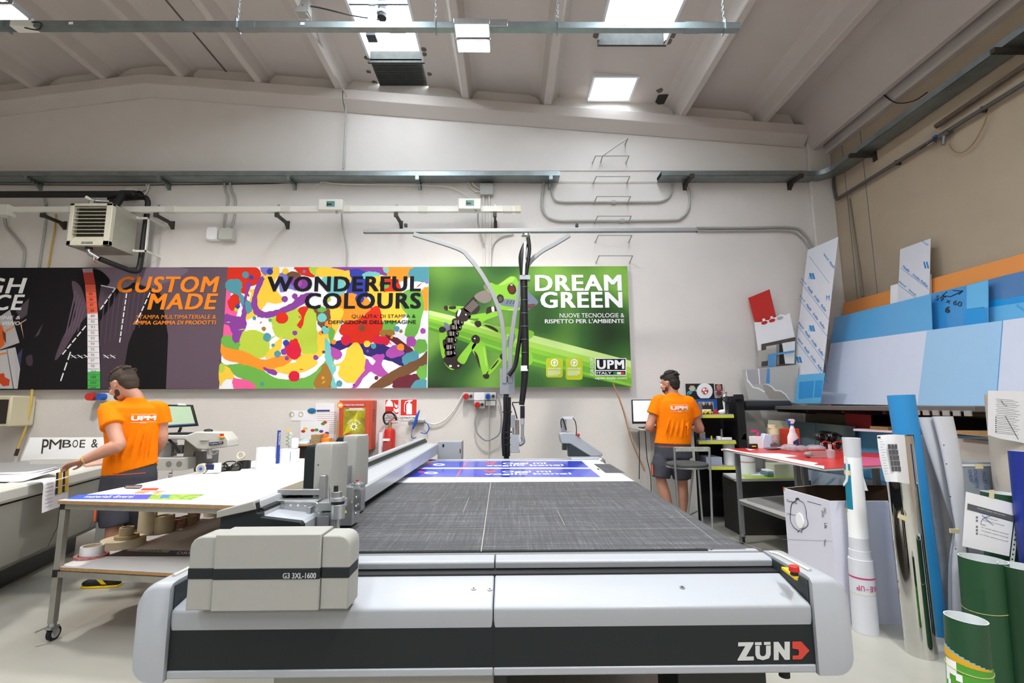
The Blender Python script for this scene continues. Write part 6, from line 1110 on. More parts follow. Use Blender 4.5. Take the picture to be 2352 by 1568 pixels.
tag(G().tube(LY([(1408, 880), (1418, 905), (1432, 945), (1450, 1010), (1478, 1075), (1500, 1115), (1520, 1135)], 6.3), .008, M('brown_cable', '#b07c56', .6)).tube(LY([(1416, 895), (1436, 950), (1455, 1015), (1483, 1080), (1503, 1120)], 6.32), .005, M('beige_cable', '#c9b8a4', .6)).out('loose_cable'), 'long tan cables drooping from the green banner corner to the floor', 'cable')
# black shelf unit
a, b = PY(1600, 0, 6.15), PY(1694, 922, 6.15); t = thing('shelf_unit', 'tall black open shelf unit with lime edged shelves right of the right worker', 'shelves', ((a.x+b.x)/2, 6.3, 0)); ux0, ux1, uz = 2.34, b.x, PY(0, 918, 6.15).z
G().bx(ux1-.03, ux1+.07, 6.12, 6.56, 0, uz, blk2).out('side_panel', t); G().bx(ux0, ux0+.03, 6.12, 6.56, 0, uz-.2, blk2).out('side_panel', t); G().bx(ux0, ux1, 6.53, 6.56, 0, uz-.02, blk2).out('back_panel', t); G().bx(ux1-.05, ux1+.03, 6.05, 6.15, uz-.04, uz+.02, blk2).out('corner_block', t)
shz = []
for x0, x1, y in ((1590, 1686, 960), (1605, 1691, 1020), (1628, 1696, 1079)):
    A, B = PY(x0, y, 6.05), PY(x1, y-7, 6.05); shz.append(B.z+.012); G().bx(A.x, B.x, 6.05, 6.08, A.z, B.z, lime).bx(A.x, B.x, 6.06, 6.53, A.z+.006, B.z+.012, M('shelf_grey', '#a6a39e', .6)).out('shelf', t, bev=.002)
zA, zB, zC_ = shz
# pin board things
wz = lambda x, y, yy=6.58: PY(1560+x/6.533, 860+y/6.533, yy)
g = wr(G(), 108, 135, 520, 400, M('board_black', '#15171b', .6), 0, wz); g.prism([wz(195+52*math.cos(k*1.047), 208+48*math.sin(k*1.047), 6.578) for k in range(6)], (0, -.002, 0), M('hexagon_ply', '#c2b79a', .6)); 
for x, y, r in ((150, 275, 28), (170, 262, 22), (258, 238, 18), (135, 290, 16)): g.prism([wz(x+r*math.cos(k*.6)*(1+.3*(k % 2)), y+r*math.sin(k*.6), 6.577) for k in range(10)], (0, -.001, 0), M('splash_cyan', '#58b8d8', .5))
tag(g.out('display_board'), 'black display board with cyan splashes and a wooden hexagon above the shelf unit', 'board')
g = G().prism([wz(384+118*math.cos(math.radians(q)), 250+122*math.sin(math.radians(q)), 6.56) for q in list(range(120, 421, 12))], (0, .012, 0), pure); C_ = wz(386, 245, 6.558)
g.prism([wz(386+52*math.cos(k*.35), 245+52*math.sin(k*.35), 6.5585) for k in range(18)], (0, -.001, 0), redm)
for q in ([(350, 215), (380, 200), (395, 225), (375, 250), (350, 245)], [(398, 215), (425, 205), (420, 240), (405, 235)], [(380, 255), (400, 250), (420, 265), (405, 290), (385, 280)], [(345, 262), (360, 265), (362, 285), (350, 280)]): g.prism([wz(*p, 6.557) for p in q], (0, -.0005, 0), pure)
tag(g.out('white_disc'), 'white round plaque with a red globe emblem above the shelf unit', 'plaque')
skin = M('photo_skin', '#b07a62', .6)
for k, (x0, y0, x1, y1, l) in enumerate(((540, 142, 648, 250, 'top small portrait photo right of the white disc'), (540, 258, 655, 328, 'middle small portrait photo right of the white disc'), (560, 335, 660, 460, 'bottom small portrait photo, black and white'))):
    g = wr(G(), x0-8, y0-6, x1+8, y1+4, pure, 0, wz); wr(g, x0, y0, x1, y1, M('photo_dark%d' % k, ('#2c211d', '#8a8486', '#8c9090')[k]), .001, wz); cx = (x0+x1)/2; A = wz(cx, (y0+y1)/2-6); g.sph((A.x, 6.577, A.z), (.036, .002, .042), (skin, M('grey_face', '#4a4648'), M('grey_face', '#4a4648'))[k], n=12); A = wz(cx, y1-14); g.sph((A.x, 6.577, A.z), (.06, .0015, .018), (M('magenta_shirt', '#b03a62'), skin, ink)[k], n=12)
    tag(g.out('portrait_photo'), l, 'photo', 'small photos above the shelves')
y5 = 6.3; wb = lambda x, y: wz(x, y, y5)
A, B = wb(250, 575), wb(565, 368); g = G().bx(A.x, B.x, y5, y5+.02, zA, B.z, M('frame_blue', '#1f4f9c', .4)); A, B = wb(290, 530), wb(515, 405); g.bx(A.x, B.x, y5-.002, y5, A.z, B.z, M('photo_grey', '#7f8f94', .5))
for cx in (365, 455): A = wb(cx, 495); g.sph((A.x, y5-.003, A.z), (.045, .002, .07), ink, n=10); A = wb(cx, 435); g.sph((A.x, y5-.004, A.z), (.018, .002, .024), M('photo_face', '#c9a48c'), n=10)
tag(g.out('framed_photo'), 'blue framed photo of two people in dark suits on the top shelf', 'picture')
y6 = 6.1; A, B = wz(345, 570, y6), wz(500, 535, y6); g = G().bx(A.x, B.x, y6+.04, y6+.06, zA, zA+.06, pure); tag(g.out('white_card'), 'small white card behind the yellow toy cars', 'card')
for k, x in enumerate((395, 465)):
    p = wz(x, 575, y6); g = G().bx(p.x-.035, p.x+.035, y6, y6+.03, zA+.008, zA+.03, yell).prism([(p.x-.022, y6+.002, zA+.03), (p.x+.022, y6+.002, zA+.03), (p.x+.012, y6+.002, zA+.046), (p.x-.012, y6+.002, zA+.046)], (0, .026, 0), yell)
    for s in (-1, 1): g.cyl((p.x+s*.02, y6-.002, zA+.009), (p.x+s*.02, y6+.032, zA+.009), .009, rubber, n=12)
    tag(g.out('toy_car'), ('left' if k == 0 else 'right')+' yellow toy car on the top shelf', 'toy car')
p = wz(556, 575, y6); g = G().bx(p.x-.022, p.x+.022, y6, y6+.03, zA, zA+.03, redm).prism([(p.x-.026, y6-.002, zA+.03), (p.x+.026, y6-.002, zA+.03), (p.x, y6-.002, zA+.06)], (0, .034, 0), redm); tag(g.out('toy_house'), 'tiny red toy house on the top shelf', 'toy')
p = wz(655, 570, y6); g = G().sph((p.x, y6+.02, zA+.028), (.05, .025, .028), pure, n=12).sph((p.x+.025, y6+.02, zA+.045), (.018, .015, .02), pure, n=8); tag(g.out('white_ornament'), 'small white crouching ornament beside the toy house', 'ornament')
p = wz(722, 565, y6); x = p.x; g = G()
for s in (-1, 1): g.tube([(x+s*.014, y6, zA), (x+s*.014, y6, zA+.08), (x+s*.010, y6, zA+.13)], [.009, .011, .014], ink, n=8)
g.sph((x, y6, zA+.175), (.030, .018, .055), ink, n=12).sph((x, y6, zA+.25), (.014, .014, .018), M('figurine_skin', '#c49a80'), n=10).sph((x, y6+.003, zA+.262), (.015, .014, .012), ink, n=8)
for s in (-1, 1): g.tube([(x+s*.028, y6, zA+.215), (x+s*.045, y6-.005, zA+.17), (x+s*.015, y6-.02, zA+.15)], .008, ink, n=6)
tag(g.out('figurine'), 'standing dark suited figurine at the right of the top shelf', 'figurine')
p = wz(690, 565, y6+.07); g = G().lathe((p.x, y6+.06, zA), [(.03, 0), (.02, .06), (.028, .16), (.02, .22), (.004, .25)], pure, 14); tag(g.out('white_figurine'), 'pale figurine behind the dark suited one', 'figurine')
p = wz(295, 560, 5.95); g = G().prism([wz(*q, 6.02) for q in ((245, 435), (342, 435), (348, 650), (285, 650))], (0, .006, 0), M('leaflet_grey', '#6f6d80', .6)); tag(g.out('grey_notice'), 'grey notice sheet hanging off the top shelf beside the worker', 'paper')
def small(name, label, cat, px, w, h, z, m, y=6.12, d=.05, round_=False):
    p = PY(px, 1000, y); g = G()
    if round_: g.cyl((p.x, y, z), (p.x, y, z+h), w/2, m, n=16)
    else: g.bx(p.x-w/2, p.x+w/2, y, y+d, z, z+h, m)
    return tag(g.out(name, bev=0 if round_ else .003), label, cat)
small('photo_box', 'small grey picture box at the left of the middle shelf', 'box', 1614, .07, .10, zB, M('picture_grey', '#7d7674', .6))
small('blue_clip', 'small blue block on the middle shelf', 'clip', 1626, .05, .02, zB, blue)
small('yellow_holder', 'tiny yellow bottle on the middle shelf', 'bottle', 1634, .02, .05, zB, yell, round_=True)
g = G(); p = PY(1644, 0, 6.12); g.prism([(p.x-.055, 6.12, zB), (p.x+.055, 6.12, zB), (p.x+.03, 6.12, zB+.05), (p.x, 6.12, zB+.085), (p.x-.03, 6.12, zB+.05)], (0, .05, 0), M('grey_stone', '#5d605c', .8)); tag(g.out('grey_pyramid', bev=.003), 'small grey pointed ornament on the middle shelf', 'ornament')
small('white_cube', 'small white box in the middle of the shelf below the toys', 'box', 1652, .04, .045, zB, pure)
small('metal_cylinder', 'upright metal cylinder on the middle shelf', 'can', 1657.5, .034, .13, zB, steel, y=6.2, round_=True)
small('white_tray', 'low white tray at the right of the middle shelf', 'tray', 1669, .13, .03, zB, pure)
small('paper_stack', 'untidy pile of papers on the lowest shelf behind the stool', 'papers', 1637, .20, .10, zC_, M('paper_lilac', '#b4b8cc', .8), d=.3)
small('white_bin', 'tall white cylinder standing on the lowest shelf', 'tub', 1672, .14, .26, zC_, paper, y=6.2, round_=True)
# lime desk
zl = .62; P = [V((2.68, 5.62, 0)), V((3.75, 5.62, 0)), V((3.75, 6.02, 0)), V((2.72, 6.02, 0))]; P = [PZ(1690, 1100, zl), PZ(1862, 1097, zl), V((PZ(1862, 1097, zl).x, 6.0, zl)), PZ(1640, 1080, zl)]
P[3] = V((P[3].x, min(P[3].y, 6.03), zl)); t = thing('lime_desk', 'low desk with lime green top and dark base behind the red table', 'desk', (3.1, 5.8, 0))
G().prism(P, (0, 0, -.003), lime2).prism([p+V((0, 0, -.003)) for p in P], (0, 0, -.025), white).add([P[0]+V((-.02, .02, .001)), P[0]+V((.12, .02, .001)), P[3]+V((.2, 0, .001)), P[3]+V((0, 0, .001))], [(0, 1, 2, 3)], pure).out('desk_top', t)
G().bx(P[0].x+.04, P[1].x, P[0].y+.06, 6.0, 0, zl-.03, M('desk_charcoal', '#34332f', .6)).out('carcass', t)
zl += .001
g = G().bx(2.98, 3.32, 5.68, 5.85, zl, zl+.05, M('folder_blue', '#5f8894', .4)).bx(2.99, 3.31, 5.69, 5.84, zl+.05, zl+.075, paper); tag(g.out('document_wallet', bev=.01), 'pale blue document wallet stuffed with papers on the lime desk', 'folder')
g = G().prism([PZ(*p, zl) for p in ((1722, 1090), (1728, 1085), (1765, 1088), (1762, 1093), (1730, 1093))], (0, 0, .012), paper); tag(g.out('folded_paper'), 'folded white paper at the front of the lime desk', 'paper')
a = PY(1780, 1092, 5.66); x0_ = a.x; G_ = G().bx(x0_, x0_+.32, 5.66, 5.86, zl, zl+.145, M('box_pale_green', '#c9cbb4', .6)); tag(G_.out('cardboard_box', bev=.003), 'pale box with cut corner on the lime desk beside the table leg', 'box')
g = G().cyl((2.87, 5.92, zl), (2.87, 5.92, zl+.26), .09, paper, n=24).cyl((2.87, 5.92, zl+.14), (2.87, 5.92, zl+.155), .0905, M('pink_band', '#c98f9a', .6), n=24); tag(g.out('white_bucket'), 'white tub with a pink band standing on the lime desk', 'tub')
g = G().tube([PZ(1785, 1070, .78), PZ(1795, 1074, .76), PZ(1802, 1080, .72)], .03, black); g.v = g.v; bpy.data.meshes.new('x') if 0 else None
# ---------------------------------------------------------------- bar stool
ys = 4.92; t = thing('bar_stool', 'steel tube bar stool with round dark seat standing behind the right end of the cutter', 'stool', (PY(1585, 1070, ys).x, ys+.1, 0))
zs2 = PY(1578, 1070, ys+.1).z; c = V((PY(1578, 1070, ys+.15).x, ys+.15, zs2)); st = M('stool_tube', '#b5b7b8', .3, .8)
G().lathe(c, [(.19, 0), (.205, .006), (.205, .022), (.19, .032), (.02, .036)], M('seat_fabric', '#4b4d4c', .9, nz=.3, sc=120), 36).out('seat', t); G().lathe(c-V((0, 0, .018)), [(.2, 0), (.208, .005), (.208, .018)], st, 36).out('seat_ring', t)
for px, bx_ in ((1549, 1561), (1629, 1633)):
    top = PY(px, 1027, ys); G().tube([top, PY(px+2, 1075, ys), V((PY(bx_, 1240, ys).x, ys-.04, 0))], .012, st, sm=False).out('leg', t)
for px in (1592, 1604): p = PY(px, 1080, ys+.32); G().tube([p, V((p.x+(.06 if px > 1600 else -.1), ys+.42, 0))], .012, st, sm=False).out('leg', t)
a, b = PY(1550, 1037, ys), PY(1628, 1027, ys); G().bx(a.x, b.x, ys-.008, ys+.008, a.z, b.z+.005, M('worn_backrest', '#b4b3a8', .6, nz=.45, sc=30)).out('backrest', t, bev=.003)
a, b = PY(1556, 1161, ys), PY(1603, 1161, ys+.35); G().tube([V((a.x, ys-.02, .33)), V((b.x, ys+.38, .33))], .009, st, sm=False).out('footrest', t)
# ---------------------------------------------------------------- red table
zr = .97; L_, F_, R_, B_ = PZ(1656, 1030, zr), PZ(1895, 1076, zr), PZ(2045, 1068, zr), PZ(2040, 1041, zr); B2 = PZ(1760, 1027.5, zr)
t = thing('red_table', 'work table with worn red top and steel legs behind the white carton', 'table', ((L_+F_+R_+B_)/4)*1); t.location.z = 0; WL[t.name] = V(t.location)
redt = M('table_red', '#d63b36', .3, nz=.12, sc=6); P = [L_, F_, R_, B_, B2]
G().prism(P, (0, 0, -.004), redt).prism([p+V((0, 0, -.004)) for p in P], (0, 0, -.014), white).prism([PZ(*p, zr) for p in ((1975, 1048.5), (2045, 1053), (2045, 1068), (1975, 1070))], (0, 0, .002), M('table_pink', '#d4628a', .4)).out('tabletop', t)
g = G()
for q in ([(1657, 1031), (1672, 1030), (1700, 1036), (1735, 1041), (1790, 1041), (1832, 1047), (1800, 1050), (1845, 1058), (1880, 1063), (1868, 1067), (1893, 1070), (1893, 1076), (1850, 1067), (1790, 1055), (1720, 1042)], [(1712, 1030), (1735, 1032), (1722, 1034)]): g.prism([PZ(*p, zr+.0006) for p in q], (0, 0, .0006), paper)
o = g.out('worn_paper_edge', t)
g = G(); f2 = M('table_steel', '#8d8f90', .4, .5, nz=.1, sc=15)
ins = [L_+V((.10, -.16, 0)), F_+V((.06, .75, 0)), F_+V((.22, .62, 0)), R_+V((-.1, .15, 0))]
lx = [PY(1694, 1050, 5.28).x, PY(1830, 1070, 4.35).x, PY(1847, 1070, 4.42).x, PZ(2022, 1066, .95).x]; ly = [5.28, 4.35, 4.42, PZ(2022, 1066, .95).y+.06]
for x, y in zip(lx, ly):
    o = G().bx(x-.02, x+.02, y-.02, y+.02, .1, zr-.02, f2).out('leg', t); caster((x, y, 0), o)
g.bar((lx[0], ly[0], zr-.035), (lx[1], ly[1], zr-.035), .03, .035, f2); g.out('frame', t); g = G(); g.bar((lx[0], ly[0], .42), (lx[1], ly[1], .42), .03, .03, f2); g.out('frame', t)
G().prism([V((lx[0]-.02, ly[0], .44)), V((lx[1]-.04, ly[1], .44)), V((lx[1]+.9, ly[1]+.2, .44)), V((lx[0]+.8, ly[0]+.25, .44))], (0, 0, .018), white).out('shelf', t)
g = G().prism([V((lx[0]+.02, ly[0]-.1, .459)), V((lx[1]+.02, ly[1]+.1, .459)), V((lx[1]+.75, ly[1]+.25, .459)), V((lx[0]+.7, ly[0]+.1, .459))], (0, 0, .012), M('stacked_sheets', '#aaa8a8', .6, nz=.3, sc=4)); tag(g.out('sheet_stack'), 'grey stack of sheets on the lower shelf of the red table', 'sheets')
# things on the red table
zz = lambda x, y: (1720+x/6.918, 950+y/6.918)
def onR(x, y): return PZ(*zz(x, y), zr+.0008)
def rw(x0, x1, y, yy): return PY(zz(x1, y)[0], zz(x1, y)[1], yy).x-PY(zz(x0, y)[0], zz(x0, y)[1], yy).x
p = onR(85, 552); g = G().bx(p.x-.045, p.x+.045, p.y, p.y+.04, p.z, p.z+.05, black).bx(p.x-.03, p.x+.03, p.y-.001, p.y+.04, p.z+.012, p.z+.036, yell); tag(g.out('tape_measure', bev=.008), 'black and yellow tape measure at the left of the red table', 'tape measure')
p = onR(160, 548); t = thing('paper_bag', 'white paper carton holding a pink frame and blue bits on the red table', 'box', p)
w = rw(85, 235, 500, p.y); G().bx(p.x-w/2, p.x+w/2, p.y, p.y+.1, p.z, p.z+w*1.22, paper).out('box_body', t); pk = M('pink_plastic', '#e0337e', .4)
A = V((p.x-w*.45, p.y+.05, p.z+w*1.22)); g = G(); s = w*.55; g.bar(A, A+V((0, 0, s)), .02, .02, pk); g.bar(A+V((s*1.2, 0, 0)), A+V((s*1.1, 0, s)), .02, .02, pk); g.bar(A+V((0, 0, s)), A+V((s*1.1, 0, s)), .02, .02, pk); g.out('pink_frame', t)
p = onR(310, 548); w = rw(230, 390, 450, p.y); g = G().prism([(p.x-w/2, p.y, p.z), (p.x+w/2, p.y, p.z), (p.x+w/2, p.y, p.z+w*1.3), (p.x-w*.25, p.y, p.z+w*1.45), (p.x-w*.5, p.y, p.z+w*.8)], (0, .08, 0), M('bag_lilac', '#ccd2e6', .5)); tag(g.out('white_bag', bev=.01), 'pale lilac open bag right of the pink frame', 'bag')
p = onR(300, 550)+V((.02, -.06, 0)); g = G().prism([p, p+V((.09, 0, 0)), p+V((.1, 0, .04)), p+V((.03, 0, .07)), p+V((-.01, 0, .05))], (0, .03, 0), M('maroon_pouch', '#6e4450', .5)); tag(g.out('small_pouch', bev=.006), 'small maroon pouch in front of the lilac bag', 'pouch')
p = onR(370, 570); g = G().sph(p+V((0, 0, .015)), (.075, .035, .015), M('grey_mouse', '#6b6d74', .4), n=16); tag(g.out('scraper'), 'flat grey scraper on the red table in front of the tape stack', 'scraper')
p = onR(530, 562); g = G().bx(p.x-.1, p.x+.1, p.y-.03, p.y+.1, p.z, p.z+.012, dark).bx(p.x-.095, p.x+.095, p.y-.025, p.y+.095, p.z+.012, p.z+.02, white); tag(g.out('black_notebook', bev=.002), 'dark notebook lying left of the spray bottle', 'notebook')
p = onR(465, 530); w = rw(388, 550, 430, p.y)/2; y0_ = p.y+w
roll(V((p.x, y0_, p.z)), w, .07, M('clear_tape_roll', '#9d9c8a', .3), 'clear tape roll lowest in the stack on the red table', .7)
roll(V((p.x, y0_, p.z+.071)), w*.98, .065, M('red_arrows', '#d9c9c2', .6, nz=.5, sc=80, col2='#c2555a'), 'red arrowed tape roll in the middle of the stack on the red table', .7)
roll(V((p.x, y0_, p.z+.137)), w*.97, .07, M('cream_tape', '#e6cfa8', .6), 'cream tape roll near the top of the stack on the red table', .7)
roll(V((p.x-.02, y0_, p.z+.208)), w*.78, .04, M('cream_tape', '#e6cfa8', .6), 'smallest cream tape roll, topmost of the stack on the red table', .7)
p = onR(690, 520); w = rw(545, 855, 500, p.y+.15); g = G().bx(p.x-w/2, p.x+w/2, p.y+.03, p.y+.10, p.z, p.z+.20, M('red_carton', '#e0452a', .5)); tag(g.out('red_carton', bev=.003), 'orange red carton standing behind the spray bottle', 'box')
p = onR(715, 570); s = rw(625, 800, 500, p.y)/2; H = s*5.45; t = thing('spray_bottle', 'white spray bottle with blue trigger and blue label on the red table', 'spray bottle', p); pinkw = M('bottle_white', '#f0dfe2', .3)
ell = lambda z, rx, ry: [V((p.x+rx*math.cos(k*.3927), p.y+ry*math.sin(k*.3927), p.z+z*H)) for k in range(16)]
G().loft([ell(0, s*.88, s*.5), ell(.02, s, s*.55), ell(.25, s*1.02, s*.55), ell(.42, s*.97, s*.52), ell(.52, s*.72, s*.45), ell(.58, s*.52, s*.42), ell(.60, s*.56, s*.44), ell(.64, s*.46, s*.4), ell(.66, s*.5, s*.42), ell(.70, s*.4, s*.36), ell(.75, s*.32, s*.3), ell(.79, s*.28, s*.28)], pinkw).out('bottle', t, sm=40)
G().lathe(p+V((0, 0, H*.79)), [(s*.34, 0), (s*.34, H*.055)], blue, 20).out('collar', t)
g = G().prism([p+V((u*s, -s*.2, v*H)) for u, v in ((-.3, .845), (.25, .845), (.5, .93), (.62, .95), (.3, 1.0), (-.35, 1.0), (-.7, .985), (-.7, .95), (-.25, .93))], (0, s*.4, 0), pinkw); hd_ = g.out('spray_head', t, bev=.004); G().prism([p+V((u*s, -s*.12, v*H)) for u, v in ((-.3, .93), (-.6, .93), (-.85, .80), (-.72, .80), (-.45, .87), (-.3, .89))], (0, s*.24, 0), blue).out('trigger', hd_); G().prism([p+V((u*s, -s*.18, v*H)) for u, v in ((-.7, .94), (-.98, .95), (-.98, 1.0), (-.7, .995))], (0, s*.36, 0), blue).out('nozzle', hd_)
g = G().add([p+V((u*s, -s*.57, v*H)) for u, v in ((-.3, .05), (.75, .05), (.7, .37), (-.35, .26))], [(0, 1, 2, 3)], M('label_blue', '#1c3f7c', .4)).add([p+V((u*s, -s*.575, v*H)) for u, v in ((-.05, .06), (.35, .06), (.3, .14), (.1, .19), (-.1, .17))], [(0, 1, 2, 3, 4)], M('label_hand', '#d98a55', .5)).add([p+V((u*s, -s*.57, v*H)) for u, v in ((-.35, .26), (.7, .37), (.7, .39), (-.35, .28))], [(0, 1, 2, 3)], orange); g.out('label', t)
p = onR(980, 600); film = M('bubble_film', '#dcd3da', .15, alpha=.45, nz=.3, sc=20); g = G()
for k in range(7): g.sph(p+V((random.uniform(-.18, .14), random.uniform(-.05, .12), .03)), (random.uniform(.06, .1), .05, random.uniform(.03, .045)), film, n=10)
tag(g.out('bubble_wrap'), 'crumpled clear plastic film heaped right of the spray bottle', 'plastic film')
for k, (x, y, l, c) in enumerate(((1235, 500, 'red ringed black ear defenders on the right of the red table', redm), (1240, 430, 'glossy dark green ear defenders piled on the red ringed pair', black))):
    p = onR(x, 590)+V((0, .05+.05*k, .05+.085*k)); t = thing('ear_defenders', l, 'ear defenders', p, 'ear defenders on the red table')
    for dx in (0, .13): G().sph(p+V((dx, 0, 0)), (.055, .045, .045), M('glossy_black', '#14160f', .1, coat=.8), n=16).out('ear_cup', t); G().tube([p+V((dx+.012, -.0, 0))+V((.052*math.cos(a), -.03, .042*math.sin(a))) for a in [q*.5236 for q in range(13)]], .008, c, sm=False).out('cushion', t)
    G().tube([p+V((0, .02, .03)), p+V((.07, .05, .05)), p+V((.2, .06, .03)), p+V((.27, .05, .0))], .014, black).out('headband', t)
p = onR(1130, 700); g = G().bx(p.x-.09, p.x+.13, p.y-.01, p.y+.05, p.z, p.z+.06, M('clear_plastic', '#c3a3a3', .12, alpha=.7)).bx(p.x-.11, p.x+.1, p.y+.01, p.y+.06, p.z+.06, p.z+.07, redm).sph(p+V((-.08, .02, .03)), (.05, .035, .03), M('grey_cap', '#8d8584', .5), n=12); tag(g.out('parts_tray', bev=.003), 'small clear tray of parts with a red lid at the front of the red table', 'tray')
p = onR(1250, 700)+V((.03, 0, 0)); g = G().lathe(p, [(.035, 0), (.037, .07), (.015, .075), (.015, .12)], M('clear_glass_jar', '#d9c4c6', .08, alpha=.6), 18); tag(g.out('clear_jar'), 'little clear plastic jar right of the parts tray', 'jar')
# ---------------------------------------------------------------- rack along the right wall
XK = 3.4; ya, yb_ = PX(1760, 931, XK).y, PX(2238, 936, XK).y; zk_ = 1.44; shm = M('rack_shelf', '#6a6663', .5, .2, nz=.1, sc=6); rk = M('rack_iron', '#2b2522', .6)
t = thing('wall_rack', 'long dark steel rack shelf running along the right wall', 'rack', (3.9, 5, 0)); 
G().bx(XK, 4.6, yb_, min(ya, 6.5), zk_-.055, zk_-.012, shm).out('shelf', t, bev=.004)
for y in (6.2, 5.6, 5.0, 4.45, 3.95, 3.6):
    G().prism([(XK+.05, y-.02, zk_-.055), (XK+.05, y-.02, zk_-.085), (3.95, y-.02, zk_-.12), (4.05, y-.02, 1.0), (4.6, y-.02, .9), (4.6, y-.02, zk_-.055)], (0, .04, 0), rk).out('bracket', t)
    G().bx(4.56, 4.62, y-.03, y+.03, 0, zk_-.06, rk).out('post', t)
    G().bx(4.0, 4.06, y-.03, y+.03, 0, zk_-.06, rk).out('post', t)
for k in range(6): G().bx(XK-.012, XK-.002, yb_+.02+k*.09, yb_+.075+k*.09, zk_-.085, zk_-.045, M('clear_holder', '#b5b2ac', .15, alpha=.6)).out('label_holder', t)
p = PY(1707, 931, 6.2); q = PY(1812, 927, 6.25); g = G().cyl((p.x, 6.2, p.z), (q.x, 6.25, p.z), .062, M('roll_black', '#26262a', .45), n=28); tag(g.out('black_film_roll', bev=.004), 'thick black film roll lying across the left end of the rack shelf', 'roll')
# leaning boards: real planes, each resting on the rack shelf
def plane(xb, xt, zb_=1.43, zt=2.65):
    o = V((xb, 0, zb_)); n = V((zt-zb_, 0, -(xt-xb))).normalized(); return o, n
def PL(pts, pl): return [PP(x, y, *pl) for x, y in pts]
z3 = lambda x, y: (1832+x/3.267, 480+y/3.267)
z1 = lambda x, y: (1690+x/4.9, 640+y/4.9)
def board(name, label, pts, pl, m, th=.006, extra=None, cat='board', group='boards leaning over the rack', f=None):
    P = PL([f(*p) for p in pts] if f else pts, pl); n = pl[1]; n = n if n.dot(V((1, 0, 0))) > 0 or abs(n.x) < .01 and n.y > 0 else -n
    g = G().prism(P, n*th, m)
    if extra: extra(g, pl)
    return tag(g.out(name), label, cat, group)
def patch_(g, pts, pl, m, e=.0008, f=None):
    P = PL([f(*p) for p in pts] if f else pts, pl); n = pl[1]; n = -n if n.dot(C0-P[0]) < 0 else n
    g.add([p+n*e for p in P], [tuple(range(len(P)))], m)
def ptext(g, s, x, y, dx, dy, ln, h, pl, m, off=.015, e=.0012):
    """lettering on a leaning board: baseline start, direction, length and height read off the photograph"""
    l = math.hypot(dx, dy); dx, dy = dx/l, dy/l; BL, BR, TL = PL([(x, y), (x+dx*ln, y+dy*ln), (x+dy*h, y-dx*h)], pl); n = pl[1]; n = -n if n.dot(C0-BL) < 0 else n
    g.text(s, BL+n*e, BR+n*e, TL+n*e, m, off=off)
filmb = M('film_print_blue', '#2a86c8', .5); fw_ = M('film_white', '#dcdce2', .35)
pS = plane(3.80, 4.12, 1.43, 3.5)
def setacryl(g, pl):
    for x, y, n in ((1859, 583, 2), (1838, 640, 5), (1835, 680, 5), (1832, 742, 5), (1830, 778, 5)):
        for k in range(n):
            xx, yy = x+k*15.5, y+k*20.5
            if n == 2: xx, yy = 1890+k*14, 585+k*18
            if xx < 1912-(yy-600)*.13 and yy < 905: ptext(g, ('Setacryl', 'Metallic', 'Iridis', 'Reflex', 'Setacryl')[k], xx, yy, .6, .8, 18, 6, pl, filmb, .03, e=.001)
        patch_(g, [(x, y+5), (x+min(72, 1905-x), y+5+min(72, 1905-x)*1.33), (x+min(72, 1905-x), y+6.5+min(72, 1905-x)*1.33), (x, y+6.5)], pl, filmb)
    for x, y in ((1862, 640), (1862, 760), (1832, 832)):
        for dx in (0, 6): patch_(g, [(x+dx-4, y-13), (x+dx+1, y-13), (x+dx+5, y+1), (x+dx, y+1)], pl, filmb); patch_(g, [(x+dx-3, y-9), (x+dx-6, y+1), (x+dx-4, y+1), (x+dx-2, y-4)], pl, M('film_print_pale', '#8fc0e0', .5))
    ptext(g, 'M', 1898, 690, 1, 0, 8, 12, pl, filmb)
board('acrylic_sheet', 'tall narrow white acrylic sheet with blue diagonal lettering, highest of the leaning boards', [(1855, 574), (1925, 544), (1888, 872), (1820, 860)], pS, fw_, .004, setacryl)
board('blue_acrylic_sheet', 'blue filmed acrylic sheet with square cut-outs at the foot of the tall lettered one', [(1832, 861), (1895, 856), (1884, 926), (1824, 926)], plane(3.74, 3.80, 1.43, 3.5), M('film_blue', '#5fb2e4', .25, coat=.3), .004, lambda g, pl: [patch_(g, q, pl, M('film_blue2', '#2894da', .3)) for q in ([(1836, 877), (1870, 874), (1866, 913), (1834, 916)], [(1873, 874), (1890, 873), (1886, 912), (1869, 913)])])
# cut-out boards leaning against the back wall
pb1 = (V((0, 6.50, 0)), V((0, 1, 0))); pb2 = (V((0, 6.42, 0)), V((0, 1, 0))); pb3 = (V((0, 6.36, 0)), V((0, 1, 0))); pb4 = (V((0, 6.46, 0)), V((0, 1, 0)))
board('red_board', 'red board with scalloped lower edge leaning in the back right corner', [(142, 215), (380, 118), (455, 430), (420, 470), (330, 480), (215, 490)], pb1, redm, .006, f=z1)
board('white_cutout_board', 'white board with row of round cut-outs below the red board', [(208, 488), (285, 488), (305, 480), (300, 450), (330, 446), (330, 468), (380, 462), (395, 440), (385, 425), (415, 420), (420, 440), (470, 425), (500, 398), (560, 410), (605, 383), (665, 655), (295, 735), (290, 805), (252, 810)], pb4, pure, .006, lambda g, pl: [patch_(g, [(1690+(cx+rx*math.cos(k*.52))/4.9, 640+(cy+20*math.sin(k*.52)-rx*math.cos(k*.52)*.2)/4.9) for k in range(12)], pl, m, .0015) for cx, cy, rx, m in ((322, 495, 36, redm), (408, 470, 38, redm), (498, 443, 38, M('shade_grey', '#b3acab', .8)))], f=z1)
